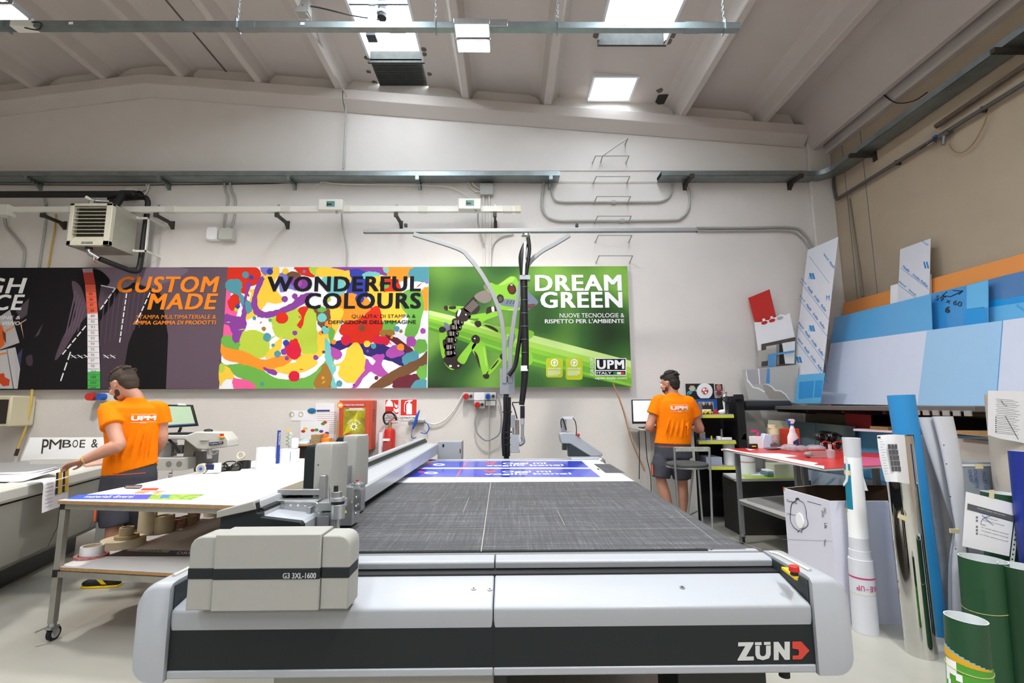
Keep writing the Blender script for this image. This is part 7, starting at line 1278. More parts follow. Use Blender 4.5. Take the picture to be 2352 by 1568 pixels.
board('dark_frame_board', 'dark brown framed board with openings behind the grey ones', [(290, 735), (672, 655), (668, 960), (290, 990)], (V((0, 6.44, 0)), V((0, 1, 0))), M('dark_brown_frame', '#4e463e', .6), .006, lambda g, pl: [patch_(g, [z1(*p) for p in q], pl, m, .001) for q, m in (([(340, 760), (460, 740), (455, 830), (345, 830)], greyt), ([(520, 725), (668, 700), (660, 955), (555, 955)], M('pane_white', '#dfe3e2', .4)), ([(490, 740), (520, 740), (555, 960), (490, 965)], M('black_slot', '#1c1814', .7)), ([(463, 735), (488, 735), (488, 970), (460, 970)], M('grey_bar', '#8a857c', .6)))], f=z1)
board('grey_card_board', 'small grey board with a square hole left of the blue strip', [(255, 815), (460, 775), (455, 985), (248, 1000)], pb2, M('grey_card', '#aaa69f', .7), .006, lambda g, pl: patch_(g, [z1(*p) for p in ((290, 932), (362, 922), (360, 980), (288, 990))], pl, M('dark_brown_frame', '#4e463e', .6), .001), f=z1)
board('blue_strip_board', 'translucent blue angled strip in front of the dark frame board', [(368, 850), (665, 803), (660, 830), (455, 858), (450, 990), (360, 990)], (V((0, 6.40, 0)), V((0, 1, 0))), M('strip_blue', '#5a9bd0', .3, alpha=.85), .003, f=z1)
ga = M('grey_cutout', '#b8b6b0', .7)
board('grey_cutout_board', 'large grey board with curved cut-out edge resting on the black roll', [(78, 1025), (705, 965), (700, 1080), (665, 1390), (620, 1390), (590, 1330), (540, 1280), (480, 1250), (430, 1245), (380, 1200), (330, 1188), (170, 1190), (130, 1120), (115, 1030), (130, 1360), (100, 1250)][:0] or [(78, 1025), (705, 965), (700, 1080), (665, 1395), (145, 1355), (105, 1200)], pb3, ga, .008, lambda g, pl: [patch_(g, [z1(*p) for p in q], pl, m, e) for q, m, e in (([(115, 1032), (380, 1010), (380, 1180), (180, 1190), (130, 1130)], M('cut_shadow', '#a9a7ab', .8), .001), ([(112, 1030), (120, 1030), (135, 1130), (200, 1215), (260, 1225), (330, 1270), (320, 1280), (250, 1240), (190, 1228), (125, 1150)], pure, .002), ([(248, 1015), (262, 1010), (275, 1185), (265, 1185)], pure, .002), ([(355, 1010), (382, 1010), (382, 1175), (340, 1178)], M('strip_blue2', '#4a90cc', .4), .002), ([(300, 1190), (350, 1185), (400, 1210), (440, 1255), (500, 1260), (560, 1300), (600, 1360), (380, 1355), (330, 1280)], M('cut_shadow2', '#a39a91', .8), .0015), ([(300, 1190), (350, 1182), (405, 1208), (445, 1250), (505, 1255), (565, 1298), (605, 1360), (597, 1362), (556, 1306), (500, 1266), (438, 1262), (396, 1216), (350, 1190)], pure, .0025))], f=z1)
# long boards along the right wall
oran = M('board_orange', '#e8954a', .5); pO = plane(4.34, 4.60, 1.43, 2.9); pW = plane(4.28, 4.54, 1.43, 2.9); pW2 = plane(4.30, 4.57, 1.43, 2.9); pA = plane(4.22, 4.48, 1.43, 2.8); pB = plane(4.16, 4.42, 1.43, 2.8); pC = plane(4.08, 4.34, 1.43, 2.8); pD = plane(4.04, 4.28, 1.43, 2.8)
board('orange_board', 'long orange board, rearmost of those leaning along the right wall', [(345, 705), (1760, 315), (2300, 170), (2300, 1400), (300, 1400)], pO, oran, .006, f=z3)
board('white_board_piece', 'plain white board behind the second lettered acrylic sheet', [(697, 575), (1000, 488), (1005, 900), (690, 900)], pW2, pure, .005, f=z3)
def seta2(g, pl):
    for x, y, s in ((785, 435, 'Metallic'), (862, 498, 'Iridis'), (922, 545, 'Reflex'), (755, 550, 'Setacryl'), (828, 612, 'Setacryl')): ptext(g, s, *z3(x, y), .72, .60, 20, 6, pl, filmb, .03, e=.001)
    ptext(g, 'acryl', *z3(930, 250), .8, .55, 16, 6, pl, filmb, e=.001); 
    for a, b in (((775, 440), (985, 600)), ((750, 560), (890, 665))): patch_(g, [z3(*a), z3(*b), z3(b[0], b[1]+4), z3(a[0], a[1]+4)], pl, filmb)
    for dx in (0, 20): patch_(g, [z3(955+dx-12, 395), z3(955+dx, 395), z3(968+dx, 445), z3(955+dx, 445)], pl, filmb)
board('acrylic_sheet', 'white acrylic sheet with blue diagonal lettering rising above the orange board', [(770, 302), (996, 220), (985, 900), (740, 900)], pW, fw_, .004, seta2, f=z3)
b1, b2, b3 = M('acrylic_sky', '#5ba7da', .25, coat=.3), M('acrylic_mid', '#3890d0', .25, coat=.3), M('acrylic_pale', '#9cc4e6', .25, coat=.3)
board('blue_acrylic_sheet', 'dusky blue acrylic sheet at the right edge of the leaning boards', [(1432, 530), (1560, 495), (1760, 450), (2200, 340), (2200, 1300), (1420, 1300)], pA, M('acrylic_dusk', '#4d7cb0', .25, coat=.3), .004, lambda g, pl: [patch_(g, [z3(*p) for p in q], pl, m, e) for q, m, e in (([(1440, 690), (1760, 640), (1760, 690), (1440, 738)], M('acrylic_bright', '#1894dc', .3), .001), ([(1440, 738), (1760, 690), (1760, 1100), (1430, 1100)], M('acrylic_light', '#63b4e4', .3), .0015))]+[ptext(g, 'Setacryl', *z3(1635, 735), .8, .5, 36, 9, pl, filmb, e=.002)], f=z3)
board('blue_acrylic_sheet', 'mid blue acrylic sheet marked 59 x 60 in black pen', [(1000, 636), (1268, 572), (1432, 528), (1432, 1200), (980, 1200)], pB, b2, .004, lambda g, pl: [patch_(g, [z3(*p) for p in q], pl, m, e) for q, m, e in (([(1270, 575), (1430, 532), (1430, 738), (1268, 752)], M('acrylic_light', '#63b4e4', .3), .001), ([(1255, 752), (1400, 732), (1435, 900), (1250, 900)], M('acrylic_bright', '#1894dc', .3), .001))]+[ptext(g, '59 x 60', *z3(1035, 680), 1, .28, 62, 11, pl, ink, e=.002), ptext(g, '6', *z3(1105, 775), 1, .2, 12, 15, pl, ink, .06, e=.002)]+[g.tube(PL([z3(*p) for p in q], (pl[0]-V((.003, 0, 0)), pl[1])), .004, ink, n=4, sm=False) for q in ([(1085, 650), (1150, 655), (1240, 612)], [(1085, 650), (1120, 620)], [(1085, 650), (1110, 660)], [(1240, 612), (1165, 610)], [(1240, 612), (1210, 640)])], f=z3)
board('blue_acrylic_sheet', 'long sky blue acrylic sheet whose top edge slopes up from the left end', [(275, 815), (1000, 636), (1010, 900), (985, 1400), (200, 1400)], pC, b1, .004, f=z3)
board('white_acrylic_sheet', 'big white foremost acrylic sheet with a pale blue band, standing on the rack shelf', [(250, 1008), (970, 910), (1540, 836), (2200, 745), (2200, 1500), (1430, 1480), (170, 1462)], pD, M('acrylic_white', '#cfd6e8', .3, coat=.3), .004, lambda g, pl: [patch_(g, [z3(*p) for p in [(970, 910), (1540, 836), (1490, 1480), (900, 1470)]], pl, b3, .001), patch_(g, [z3(*p) for p in [(1537, 836), (1543, 836), (1493, 1480), (1487, 1480)]], pl, b2, .0015)], f=z3)
# sheets stored under and in front of the rack
pU = plane(3.70, 3.80, 0, 1.3); pU2 = plane(3.76, 3.86, 0, 1.3); pU3 = plane(3.80, 3.86, 0, 1.3); pU4 = plane(3.3, 3.52, 0, 1.2)
board('grey_curved_board', 'grey board with curved edge hanging below the black film roll', [(1706, 922), (1740, 922), (1762, 1000), (1775, 1290), (1740, 1290), (1715, 985)], (V((0, 6.45, 0)), V((0, 1, 0))), M('curve_grey', '#a7a29b', .7), .01)
board('dark_red_board', 'dark red panel stored under the rack shelf', [(1940, 938), (2000, 940), (2002, 1040), (1950, 1040)], pU3, M('panel_red', '#a82430', .5), .006)
board('olive_panel', 'dull olive brown panels stored under the rack shelf', [(1850, 938), (1945, 938), (1950, 1060), (1850, 1060)], plane(3.86, 3.92, 0, 1.3), M('olive_brown', '#6d6350', .6), .006)
board('cream_sheet', 'pale cream plastic sheet standing behind the tape stack', [(1765, 964), (1812, 967), (1812, 1060), (1760, 1060)], (V((0, 6.2, 0)), V((0, 1, 0))), M('cream_sheet', '#c6c2a6', .5), .01)
board('teal_glass_sheet', 'grey teal acrylic sheet standing behind the spray bottle', [(1812, 967), (1873, 971), (1964, 979), (1960, 1120), (1812, 1060)], pU, M('teal_glass', '#6f8b98', .15, coat=.5), .006, lambda g, pl: patch_(g, [(1873, 971), (1874, 971), (1874, 1090), (1873, 1090)], pl, dark))
board('blue_film_sheet', 'large light blue filmed sheet leaning behind the red table', [(1855, 1022), (1964, 981), (2060, 990), (2300, 1006), (2320, 1420), (2290, 1420), (1900, 1130)], pU2, M('film_sky', '#6ab6ea', .3, coat=.3), .005, lambda g, pl: [patch_(g, [(1960, 1090), (2060, 1110), (2300, 1130), (2300, 1300), (1960, 1140)], pl, M('film_deep', '#3f97d6', .3), .001), patch_(g, [(2272, 1020), (2300, 1018), (2312, 1300), (2270, 1300)], pl, M('film_faint', '#a9cdea', .4), .0012)])
board('clear_filmed_sheet', 'greyish filmed acrylic sheet low behind the white carton', [(1852, 1078), (2020, 1105), (2090, 1130), (2090, 1330), (1852, 1330)], plane(3.5, 3.7, 0, 1.2), M('film_grey', '#a9b4c2', .3, nz=.12, sc=5), .005, lambda g, pl: [ptext(g, s, x, y, .6, -.55, 30, 5, pl, M('film_teal_text', '#4a8fa6', .5), .01) for s, x, y in (('ACRILICO', 1868, 1112), ('ACRILICO', 1895, 1120), ('SETACRYL', 1900, 1118))][:0])
g = G().prism(PL([(1960, 984), (2057, 989), (2057, 994), (1960, 989)], (V((3.5, 0, 0)), V((1, 0, 0)))), (.3, 0, 0), paper).prism(PL([(1998, 978), (2040, 981), (2040, 988), (1998, 984)], (V((3.52, 0, 0)), V((1, 0, 0)))), (.3, 0, 0), wood); tag(g.out('wooden_ledge'), 'narrow white and wood edged board lying under the rack shelf', 'board')
g = G().prism(PL([(2190, 988), (2275, 992), (2275, 1004), (2190, 996)], (V((3.4, 0, 0)), V((1, 0, 0)))), (.4, 0, 0), wood); tag(g.out('wooden_ledge'), 'wooden strip ledge right of the white twisted rolls', 'board')
g = G().prism([PY(2275, 1012, 3.5), PY(2330, 1014, 3.5), PY(2345, 1300, 3.5), PY(2300, 1300, 3.5)], (0, .3, 0), M('beige_panel', '#b9b1a6', .7)); tag(g.out('beige_panel'), 'beige upright panel behind the taped document at the right edge', 'panel')
# ---------------------------------------------------------------- white carton with drawings
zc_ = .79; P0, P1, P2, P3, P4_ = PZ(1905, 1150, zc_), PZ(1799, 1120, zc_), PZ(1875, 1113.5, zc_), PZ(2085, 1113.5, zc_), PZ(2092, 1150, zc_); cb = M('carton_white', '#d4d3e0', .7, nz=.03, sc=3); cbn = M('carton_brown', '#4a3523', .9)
t = thing('white_carton', 'large open white carton with drawings and handwriting beside the cutter', 'box', ((P0+P3)/2)*1); t.location.z = 0; WL[t.name] = V(t.location)
g = G(); ctr = (P0+P1+P2+P3+P4_)/5
for a, b in ((P0, P1), (P1, P2), (P2, P3), (P3, P4_), (P4_, P0)):
    n = V((b.y-a.y, a.x-b.x, 0)).normalized(); n = n if n.dot(ctr-a) > 0 else -n; z0v = V((0, 0, -zc_))
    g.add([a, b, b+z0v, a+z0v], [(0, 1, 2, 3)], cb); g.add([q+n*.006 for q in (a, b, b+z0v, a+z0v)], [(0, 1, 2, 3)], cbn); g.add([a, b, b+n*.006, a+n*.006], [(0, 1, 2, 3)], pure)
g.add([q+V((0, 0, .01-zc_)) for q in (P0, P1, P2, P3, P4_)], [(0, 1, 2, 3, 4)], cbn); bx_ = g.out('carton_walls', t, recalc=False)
pl1 = (P0, V((P1.y-P0.y, P0.x-P1.x, 0)).normalized()); g = G(); zq = lambda x, y: (1640+x/3.408, 840+y/3.408)
def ptube(q, pl, r, m, cl=False):
    P = PL([zq(*p) for p in q], pl); n = pl[1]; n = -n if n.dot(C0-P[0]) < 0 else n; P = [p+n*.002 for p in P]; g.tube(crom(P, 4, cl)+([P[0]] if cl else []), r, m, n=4, sm=False)
ptube([(648, 1050), (610, 1080), (600, 1150), (600, 1210), (625, 1260), (655, 1285), (660, 1300), (672, 1285), (685, 1305), (692, 1280), (725, 1260), (738, 1230), (725, 1180), (720, 1120), (700, 1070), (665, 1050), (655, 1032)], pl1, .0022, ink, True)
ptube([(640, 1045), (648, 1035), (655, 1045), (662, 1035), (668, 1048)], pl1, .003, ink)
n_ = pl1[1]; n_ = -n_ if n_.dot(C0-P0) < 0 else n_
c_ = PL([zq(675, 1210)], pl1)[0]; g.prism([c_+(P0-P1).normalized()*.045*math.cos(k*.4)+V((0, 0, .055*math.sin(k*.4))) for k in range(16)], n_*.008, pure)
for s_, x, y, dx, dy, ln, h in (('Turbina', 565, 1060, 1, .25, 26, 5), ('Unghia.m', 570, 1165, 1, .2, 22, 5), ('LEAVES', 842, 1130, .05, 1, 16, 5), ('UNICI', 860, 1110, .05, 1, 14, 5), ('Life', 865, 1230, 0, 1, 12, 7), ('Menu', 862, 1360, 0, 1, 14, 5)):
    a = zq(x, y); ptext(g, s_, a[0], a[1], dx, dy, ln, h, pl1, ink, .008, e=.0015)
patch_(g, [zq(*p) for p in ((732, 1058), (840, 1087), (840, 1091), (732, 1062))], pl1, ink, .0015)
for q, m in (([(541, 945), (548, 947), (547, 975), (540, 972)], redm), ([(550, 948), (556, 950), (555, 978), (549, 976)], lime2), ([(535, 1355), (930, 1372), (930, 1374), (535, 1357)], greyink)): patch_(g, [zq(*p) for p in q], pl1, m, .0015)
g.out('drawing', bx_)
pl2 = (P0, V((P4_.y-P0.y, P0.x-P4_.x, 0)).normalized()); g = G(); a = zq(1020, 1055); ptext(g, 'Corpus', a[0], a[1], -.1, 1, 16, 6, pl2, ink, .008, e=.0015); g.out('handwriting', bx_)
# ---------------------------------------------------------------- rolls standing on the floor, right foreground
def stand(name, label, tx, ty, bx__, by, y, wt, wb_, m, inner=None, steps=None, group='rolls standing at the right', n=32, cat='roll', core=None, yt=None):
    """an upright rolled sheet: top and bottom centre pixels at depth y, widths in pixels"""
    T = PY(tx, ty, y if yt is None else yt); B = PY(bx__, by, y); B = V((B.x+(T.x-B.x)*0, y, 0)) if B.z < .02 or by > 1500 else V((B.x, y, 0)); pz = (T-C0).dot(fw); bz = (B-C0).dot(fw)
    rt_, rb_ = wt/2/F*pz, wb_/2/F*bz; ax = (T-B); H = ax.length; ax.normalize(); g = G()
    pr = steps or [(0, 1), (1, 1)]
    rings = [g.ring(B+ax*H*s, ax, (rb_+(rt_-rb_)*s)*k, n) for s, k in pr]
    g.loft(rings, m, cap=False); ri = rt_*pr[-1][1]
    g.loft([g.ring(T, ax, ri, n), g.ring(T, ax, ri-.004, n)], inner or m, cap=False); g.loft([g.ring(T, ax, ri-.004, n), g.ring(B+ax*.02, ax, rb_*.9, n)], inner or m, cap=False); g.add(g.ring(B, ax, rb_, n), [tuple(range(n))], m)
    return tag(g.out(name, recalc=False), label, cat, group), T, B, ax, rt_, rb_
paperw = M('roll_white', '#cfd0d6', .6)
# tall white telescoped roll
st_ = [(0, 1.05), (.365, 1.10), (.3655, 1.0), (.41, 1.0), (.4105, .94), (.475, .95), (.4755, .86), (.54, .87), (.5405, .78), (.62, .76), (.75, .82), (1, 1.0)]
o, T, B, ax, rt1, rb1 = stand('paper_roll', 'tall white telescoping paper roll marked KE-UP beside the carton', 1955, 1005, 1988, 1440, 3.31, 36, 49, paperw, pure, st_)
def onroll(g, B, T, ax, r0, r1, s0, s1, a0, a1, m, e=.0015, n=8, prf=None):
    """a band wrapped on a roll between heights s0..s1 and angles a0..a1 (0 faces the camera)"""
    H = (T-B).length; toc = (C0-B); toc = (toc-ax*toc.dot(ax)).normalized(); sd = ax.cross(toc).normalized(); rows = []
    for s in (s0, s1):
        row = []
        for i in range(n+1):
            f_ = i/n; a = a0+(a1-a0)*f_; r = (r0+(r1-r0)*s)*(prf(s) if prf else 1)+e; row.append(B+ax*H*(s if not callable(s) else s(f_))+toc*(r*math.cos(a))+sd*(r*math.sin(a)))
        rows.append(row)
    g.add(rows[0]+rows[1], [(i, i+1, n+2+i, n+1+i) for i in range(n)], m)
g = G(); onroll(g, B, T, ax, rb1*1.10, rt1*1.10, .272, .279, -1.3, 1.4, M('pink_line', '#c2206a', .5), .0015)
def rtext(g, s, B, T, ax, r, s0, a, w, h, m, flip=False):
    H = (T-B).length; toc = (C0-B); toc = (toc-ax*toc.dot(ax)).normalized(); sd = ax.cross(toc).normalized(); c = B+ax*H*s0; k = len(s)
    for i, ch in enumerate(s):
        j = i if not flip else k-1-i
        aa = a+(j-(k-1)/2)*(w/k)/r; nn = toc*math.cos(aa)+sd*math.sin(aa); tt = (sd*math.cos(aa)-toc*math.sin(aa)); P_ = c+nn*(r+.002)
        if ch in ' ': continue
        hw = w/k*.4
        if not flip: g.text(ch, P_-tt*hw, P_+tt*hw, P_-tt*hw+ax*h, m, off=.01)
        elif ch == '-': g.text(ch, P_+tt*hw+ax*h*.45, P_-tt*hw+ax*h*.45, P_+tt*hw+ax*h*.35, m, off=.01)
        else: g.text(ch, P_+tt*hw+ax*h, P_-tt*hw+ax*h, P_+tt*hw, m, off=.01)
rtext(g, 'KE-UP', B, T, ax, rb1*1.03, .215, .35, .12, .032, M('pink_line', '#c2206a', .5), True); g.out('printing', o)
G().tube([B+ax*(T-B).length*.195+V((math.cos(a)*(rb1*1.03), math.sin(a)*(rb1*1.03), 0)) for a in [k*.3 for k in range(22)]], .0015, M('rubber_band', '#c9bd7a', .6), n=4, sm=False).out('rubber_band', o)
g = G(); onroll(g, B, T, ax, rb1*.8, rt1*.9, .62, .86, -1.5, -.35, M('teal_print', '#15809c', .5), .004); onroll(g, B, T, ax, rb1*.8, rt1*.9, .80, .825, -1.5, -.35, M('sand_print', '#e6c487', .5), .005)
onroll(g, B, T, ax, rb1*.75, rt1*.9, .60, .63, -1.5, -1.1, lime, .005); g.out('teal_flap', o)
a = PY(1938, 1048, 3.27); g = G().add([PY(x, y, 3.27) for x, y in ((1939, 1045), (1946, 1050), (1949, 1090), (1947, 1105), (1938, 1117), (1936, 1112), (1942, 1100), (1943, 1070))], [tuple(range(8))], paper); g.out('curled_flap', o)
g = G().add([PY(x, y, 3.27) for x, y in ((1982, 1090), (1994, 1127), (1985, 1126), (1982, 1110))], [(0, 1, 2, 3)], paper); g.out('curled_flap', o)
# mirror silver roll with job sheet
mir = M('mirror_film', '#dcdcda', .05, 1, nz=.05)
o, T, B, ax, rt2, rb2 = stand('mirror_film_roll', 'tall mirror silver film roll with a job sheet taped on, standing on the floor', 2060, 1000, 2114, 1480, 3.02, 58, 62, mir, M('film_back', '#6f6250', .5))
tag(o, o['label'], 'roll', 'rolls standing at the right')
zp = lambda x, y, yy=2.9: PY(2000+x/3.92, 880+y/3.92, yy)
g = G(); rows = []
for k in range(9):
    s = k/8; rows.append([zp(57+(127-57)*s**1.5+(0 if s < .5 else 12*(s-.5)), 468+(885-468)*s, 2.92), zp(190+75*s*.7, 460+430*s, 2.88-.01*s), zp(305+46*s, 465+442*s, 2.92)])
rows = [crom(r, 4) for r in rows]; n = len(rows[0]); g.add([p for r in rows for p in r], [(i*n+j, i*n+j+1, (i+1)*n+j+1, (i+1)*n+j) for i in range(8) for j in range(n-1)], paper)
bl = M('block_grey', '#55555a', .7)
for r in range(5):
    for c in range(3):
        x0_, y0_ = 152+c*30+r*8, 548+r*50; g.add([zp(x, y, 2.872) for x, y in ((x0_, y0_), (x0_+26, y0_), (x0_+30, y0_+44), (x0_+4, y0_+44))], [(0, 1, 2, 3)], bl)
for r in range(14): x0_ = 75+r*4; g.add([zp(x, y, 2.885) for x, y in ((x0_, 500+r*24), (x0_+26+8*(r % 3), 500+r*24), (x0_+26+8*(r % 3), 503+r*24), (x0_, 503+r*24))], [(0, 1, 2, 3)], greyink)
g.add([zp(x, y, 2.885) for x, y in ((62, 480), (88, 480), (88, 495), (62, 495))], [(0, 1, 2, 3)], ink); sh = g.out('job_sheet'); tag(sh, 'white job sheet with a grid of dark blocks taped to the silver roll', 'paper')
g = G().add([PY(x, y, 2.9) for x, y in ((2063, 1178), (2087, 1188), (2083, 1198), (2061, 1188))], [(0, 1, 2, 3)], M('masking_piece', '#d6c9a2', .7)); g.out('masking_tape', o)
g = G(); T2, B2_ = PY(2091, 998, 3.07), V((PY(2118, 1400, 3.07).x, 3.07, .3)); g.tube([T2, B2_], .018, M('bronze_edge', '#4b3d28', .2, .8), n=12, sm=False); g.out('film_edge', o)
o, *_ = stand('blue_vinyl_roll', 'tall sky blue vinyl roll leaning behind the silver one', 2069, 907, 2150, 1448, 3.27, 52, 46, M('vinyl_sky', '#2c8fcf', .45), M('vinyl_inner', '#2370a8', .5))
g = G(); A = PY(2049, 912, 3.27); g.text('VIN arancio', A, PY(2056, 962, 3.27), PY(2054, 911, 3.27), ink, off=.005); g.out('handwriting', o)
g = G().bx(PY(2105, 0, 3.26).x, PY(2120, 0, 3.26).x, 3.262, 3.268, PY(0, 1091, 3.26).z, PY(0, 1080, 3.26).z, M('masking_piece', '#d6c9a2', .7)); g.out('masking_tape', o)
stand('clear_film_roll', 'greyish clear film roll standing between the blue and the white rolls', 2118, 1000, 2178, 1432, 3.45, 66, 62, M('film_clear', '#9da3ad', .15, nz=.25, sc=7, coat=.4), M('film_clear', '#9da3ad', .15))
stand('pale_tube', 'pale inner tube standing behind the clear film roll', 2140, 1020, 2190, 1420, 3.6, 60, 58, M('tube_pale', '#c3cbd6', .4))
# white twisted sheets
def twist(name, label, pts, ws, y, m=paperw):
    P = LY(pts, y); R_ = [w/2/F*(p-C0).dot(fw) for p, w in zip(P, ws)]; P2 = crom(P, 5); g = G(); rr = []
    for i in range(len(P2)): f_ = i/5; k = min(int(f_), len(R_)-2); rr.append(R_[k]+(R_[k+1]-R_[k])*(f_-k))
    rings = [[p+V((r*math.cos(a), r*.5*math.sin(a), 0)) for a in [j*6.2832/24 for j in range(24)]] for p, r in zip(P2, rr)]
    g.loft(rings, m, cap=False); g.add(rings[-1], [tuple(range(24))], m); g.loft([rings[0], [p+(P2[0]-p)*.06 for p in rings[0]], [p+(P2[3]-p)*.1 for p in rings[3]]], m, cap=False)
    return tag(g.out(name, recalc=False), label, 'roll', 'rolls standing at the right')
a_ = twist('twisted_paper_roll', 'left of the two white conical paper rolls taped together', [(2128, 958), (2145, 1020), (2165, 1090), (2188, 1180), (2195, 1215), (2190, 1300), (2192, 1462)], [44, 38, 30, 16, 10, 22, 30], 3.22)
b_ = twist('twisted_paper_roll', 'right of the two white conical paper rolls, with small dark dots', [(2165, 956), (2180, 1020), (2192, 1090), (2203, 1180), (2205, 1220), (2204, 1300), (2212, 1478)], [45, 42, 38, 28, 20, 34, 42], 3.15)
g = G()
for x, y in ((2168, 1022), (2174, 1065), (2183, 1140), (2195, 1260)): p = PY(x, y, 3.09); g.sph(p, .004, ink, n=8)
g.out('dots', b_)
g = G().prism([PY(x, y, 3.08) for x, y in ((2183, 1214), (2205, 1215), (2204, 1225), (2184, 1224))], (0, .01, 0), M('masking_piece', '#d6c9a2', .7)); g.out('masking_tape', b_)
# grey foil parcel with pen marks
A, B, C_, D_ = PY(2200, 1062, 3.35), PY(2272, 1062, 3.35), None, None; g = G().bx(A.x, B.x+.03, 3.35, 3.5, 0, A.z, M('foil_grey', '#9aa3ab', .35, nz=.1, sc=10, coat=.3)).bx(A.x, B.x+.02, 3.345, 3.35, A.z-.025, A.z-.012, pure)
bp_ = M('pen_blue', '#2f55b4', .6)
for s_, px in (('PALLET CARD', 2256), ('ETICHETTE', 2236), ('SMD?', 2224)): a = PY(px, 1083 if s_ == 'PALLET CARD' else 1078, 3.344); l = {'PALLET CARD': 56, 'ETICHETTE': 42, 'SMD?': 28}[s_]; b = PY(px, (1083 if s_ == 'PALLET CARD' else 1078)+l, 3.344); g.text(s_, a, V((a.x, 3.344, b.z)), a+V((.022, 0, 0)), bp_, off=.006)
tag(g.out('foil_parcel', bev=.004), 'grey foil parcel marked PALLET CARD in blue pen', 'parcel')
# green rolls
grn = M('roll_green', '#1f4a2c', .45, nz=.08, sc=4); grn2 = M('roll_leaf', '#4f9a30', .45); gin = M('roll_inner', '#d9dedf', .5)
o, T, B, ax, r1, r0 = stand('green_print_roll', 'short green roll with a light green printed foot, nearest the camera', 2218, 1418, 2240, 1700, 2.42, 78, 84, grn, gin)
g = G(); onroll(g, B, T, ax, r0, r1, 0, .58, -3.14, 3.14, grn2, .0012, 32); yl = M('swoosh_yellow', '#d9a520', .5); sb = M('swoosh_sky', '#6fb4dc', .5)
for k in range(12):
    a0, a1 = -1.5+k*.22, -1.5+(k+1)*.22; h = max(.005, .12-.0095*k); s_ = .70-.012*k; onroll(g, B, T, ax, r0, r1, s_-h*.9, s_, a0, a1, yl, .0016, 2); onroll(g, B, T, ax, r0, r1, s_, s_+.022*(1-k/12), a0, a1, sb, .0017, 2)
for s0, s1, a0, a1 in ((.36, .58, -1.25, -.95), (.44, .58, -.95, -.55), (.40, .47, -.6, -.3), (.2, .38, -1.1, -.9), (.12, .24, -.95, -.6), (.07, .13, -.75, -.35)): onroll(g, B, T, ax, r0, r1, s0, s1, a0, a1, pure, .002, 4)
g.out('printing', o)
G().tube([B+ax*(T-B).length*.52+V((math.cos(a)*(r0+.001), math.sin(a)*(r0+.001), .01*math.sin(a))) for a in [k*.3 for k in range(22)]], .0018, M('rubber_band', '#c9bd7a', .6), n=4, sm=False).out('rubber_band', o)
g = G(); A = PY(2205, 1415, 2.42); n_ = V((0, 0, 1)); 
o, T, B, ax, r1, r0 = stand('green_print_roll', 'medium dark green roll standing behind the short one', 2257, 1282, 2290, 1640, 2.72, 86, 90, grn, gin)
G().tube([B+ax*(T-B).length*.60+V((math.cos(a)*(r1+.001), math.sin(a)*(r1+.001), .012*math.cos(a))) for a in [k*.3 for k in range(22)]], .0018, M('rubber_band', '#c9bd7a', .6), n=4, sm=False).out('rubber_band', o)
stand('green_print_roll', 'tallest dark green roll carrying the taped document', 2310, 1133, 2345, 1560, 2.95, 86, 92, grn, gin)
stand('green_print_roll', 'dark green roll cut by the right edge of the picture', 2345, 1300, 2380, 1640, 2.62, 80, 84, M('roll_green2', '#173a22', .45), gin)
stand('blue_vinyl_roll', 'deep blue vinyl roll cut by the right edge of the picture', 2352, 1036, 2400, 1500, 2.75, 54, 60, M('vinyl_navy', '#1c2f86', .35), M('vinyl_inner2', '#c9c6d6', .5))
# taped documents
zd_ = lambda x, y, yy: PY(2000+x/3.92, 880+y/3.92, yy)
Yd = 2.80; g = G().prism([zd_(*p, Yd) for p in ((858, 975), (1345, 1095), (1280, 1565), (825, 1465))], (0, .001, 0), paper)
dp = lambda q, m, e=.001: g.add([zd_(*p, Yd-e) for p in q], [tuple(range(len(q)))], m)
dp([(872, 1080), (1288, 1192), (1282, 1248), (868, 1136)], M('bar_grey', '#5a5c60', .6)); dp([(1313, 1088), (1350, 1096), (1290, 1640), (1250, 1630)], M('binder_strip', '#cfd6d0', .4)); 
for k in range(11): x_ = 1330-k*5.5; y_ = 1135+k*44; dp([(x_-6, y_), (x_+8, y_+3), (x_+6, y_+18), (x_-8, y_+15)], ink, .0015)
dp([(1303, 1085), (1313, 1088), (1252, 1620), (1240, 1618)], M('binder_dark', '#16301f', .5), .0012)
for x0_, y0_, l, s_ in ((930, 1098, 90, 'stampa dati'), (960, 1130, 250, 'linea grafica_istantanea  colore pvc fronte'), (980, 1170, 290, 'natalizie_standard_50x70 e 3x2 digitale'), (1000, 1205, 140, 'r 1 cand_foo.pdf'), (1000, 1235, 200, 'r 2 il_pallone_foo cand_foo.pdf'), (985, 1270, 50, 'centrotavola'), (990, 1300, 250, 'a 8_1_seconda_catasterna cand_foo.pdf'), (990, 1330, 245, 'r 2 il_secondo_3_catasterna cand_foo.pdf'), (985, 1365, 250, 'bl_n_Purina_catasterna cand_foo.pdf')):
    A, B, C_ = zd_(x0_, y0_, Yd-.0016), zd_(x0_+l, y0_+l*.27, Yd-.0016), zd_(x0_+2, y0_-13, Yd-.0016); g.text(s_, A, B, C_, pure if y0_ < 1140 else ink, off=0, th=.0002)
for y_ in (1195, 1225, 1280, 1310, 1340): dp([(948, y_), (966, y_+4), (964, y_+24), (946, y_+20)], greyink)
g.tube([zd_(*p, Yd-.003) for p in ((990, 1255), (1010, 1220), (1050, 1200), (1085, 1190))], .0012, bp_, n=4); g.tube([zd_(*p, Yd-.003) for p in ((1003, 1183), (1050, 1230), (1105, 1278))], .0012, bp_, n=4)
d1 = g.out('taped_document', recalc=False); tag(d1, 'white printed document in a clear binder strip taped to the dark green rolls', 'paper')
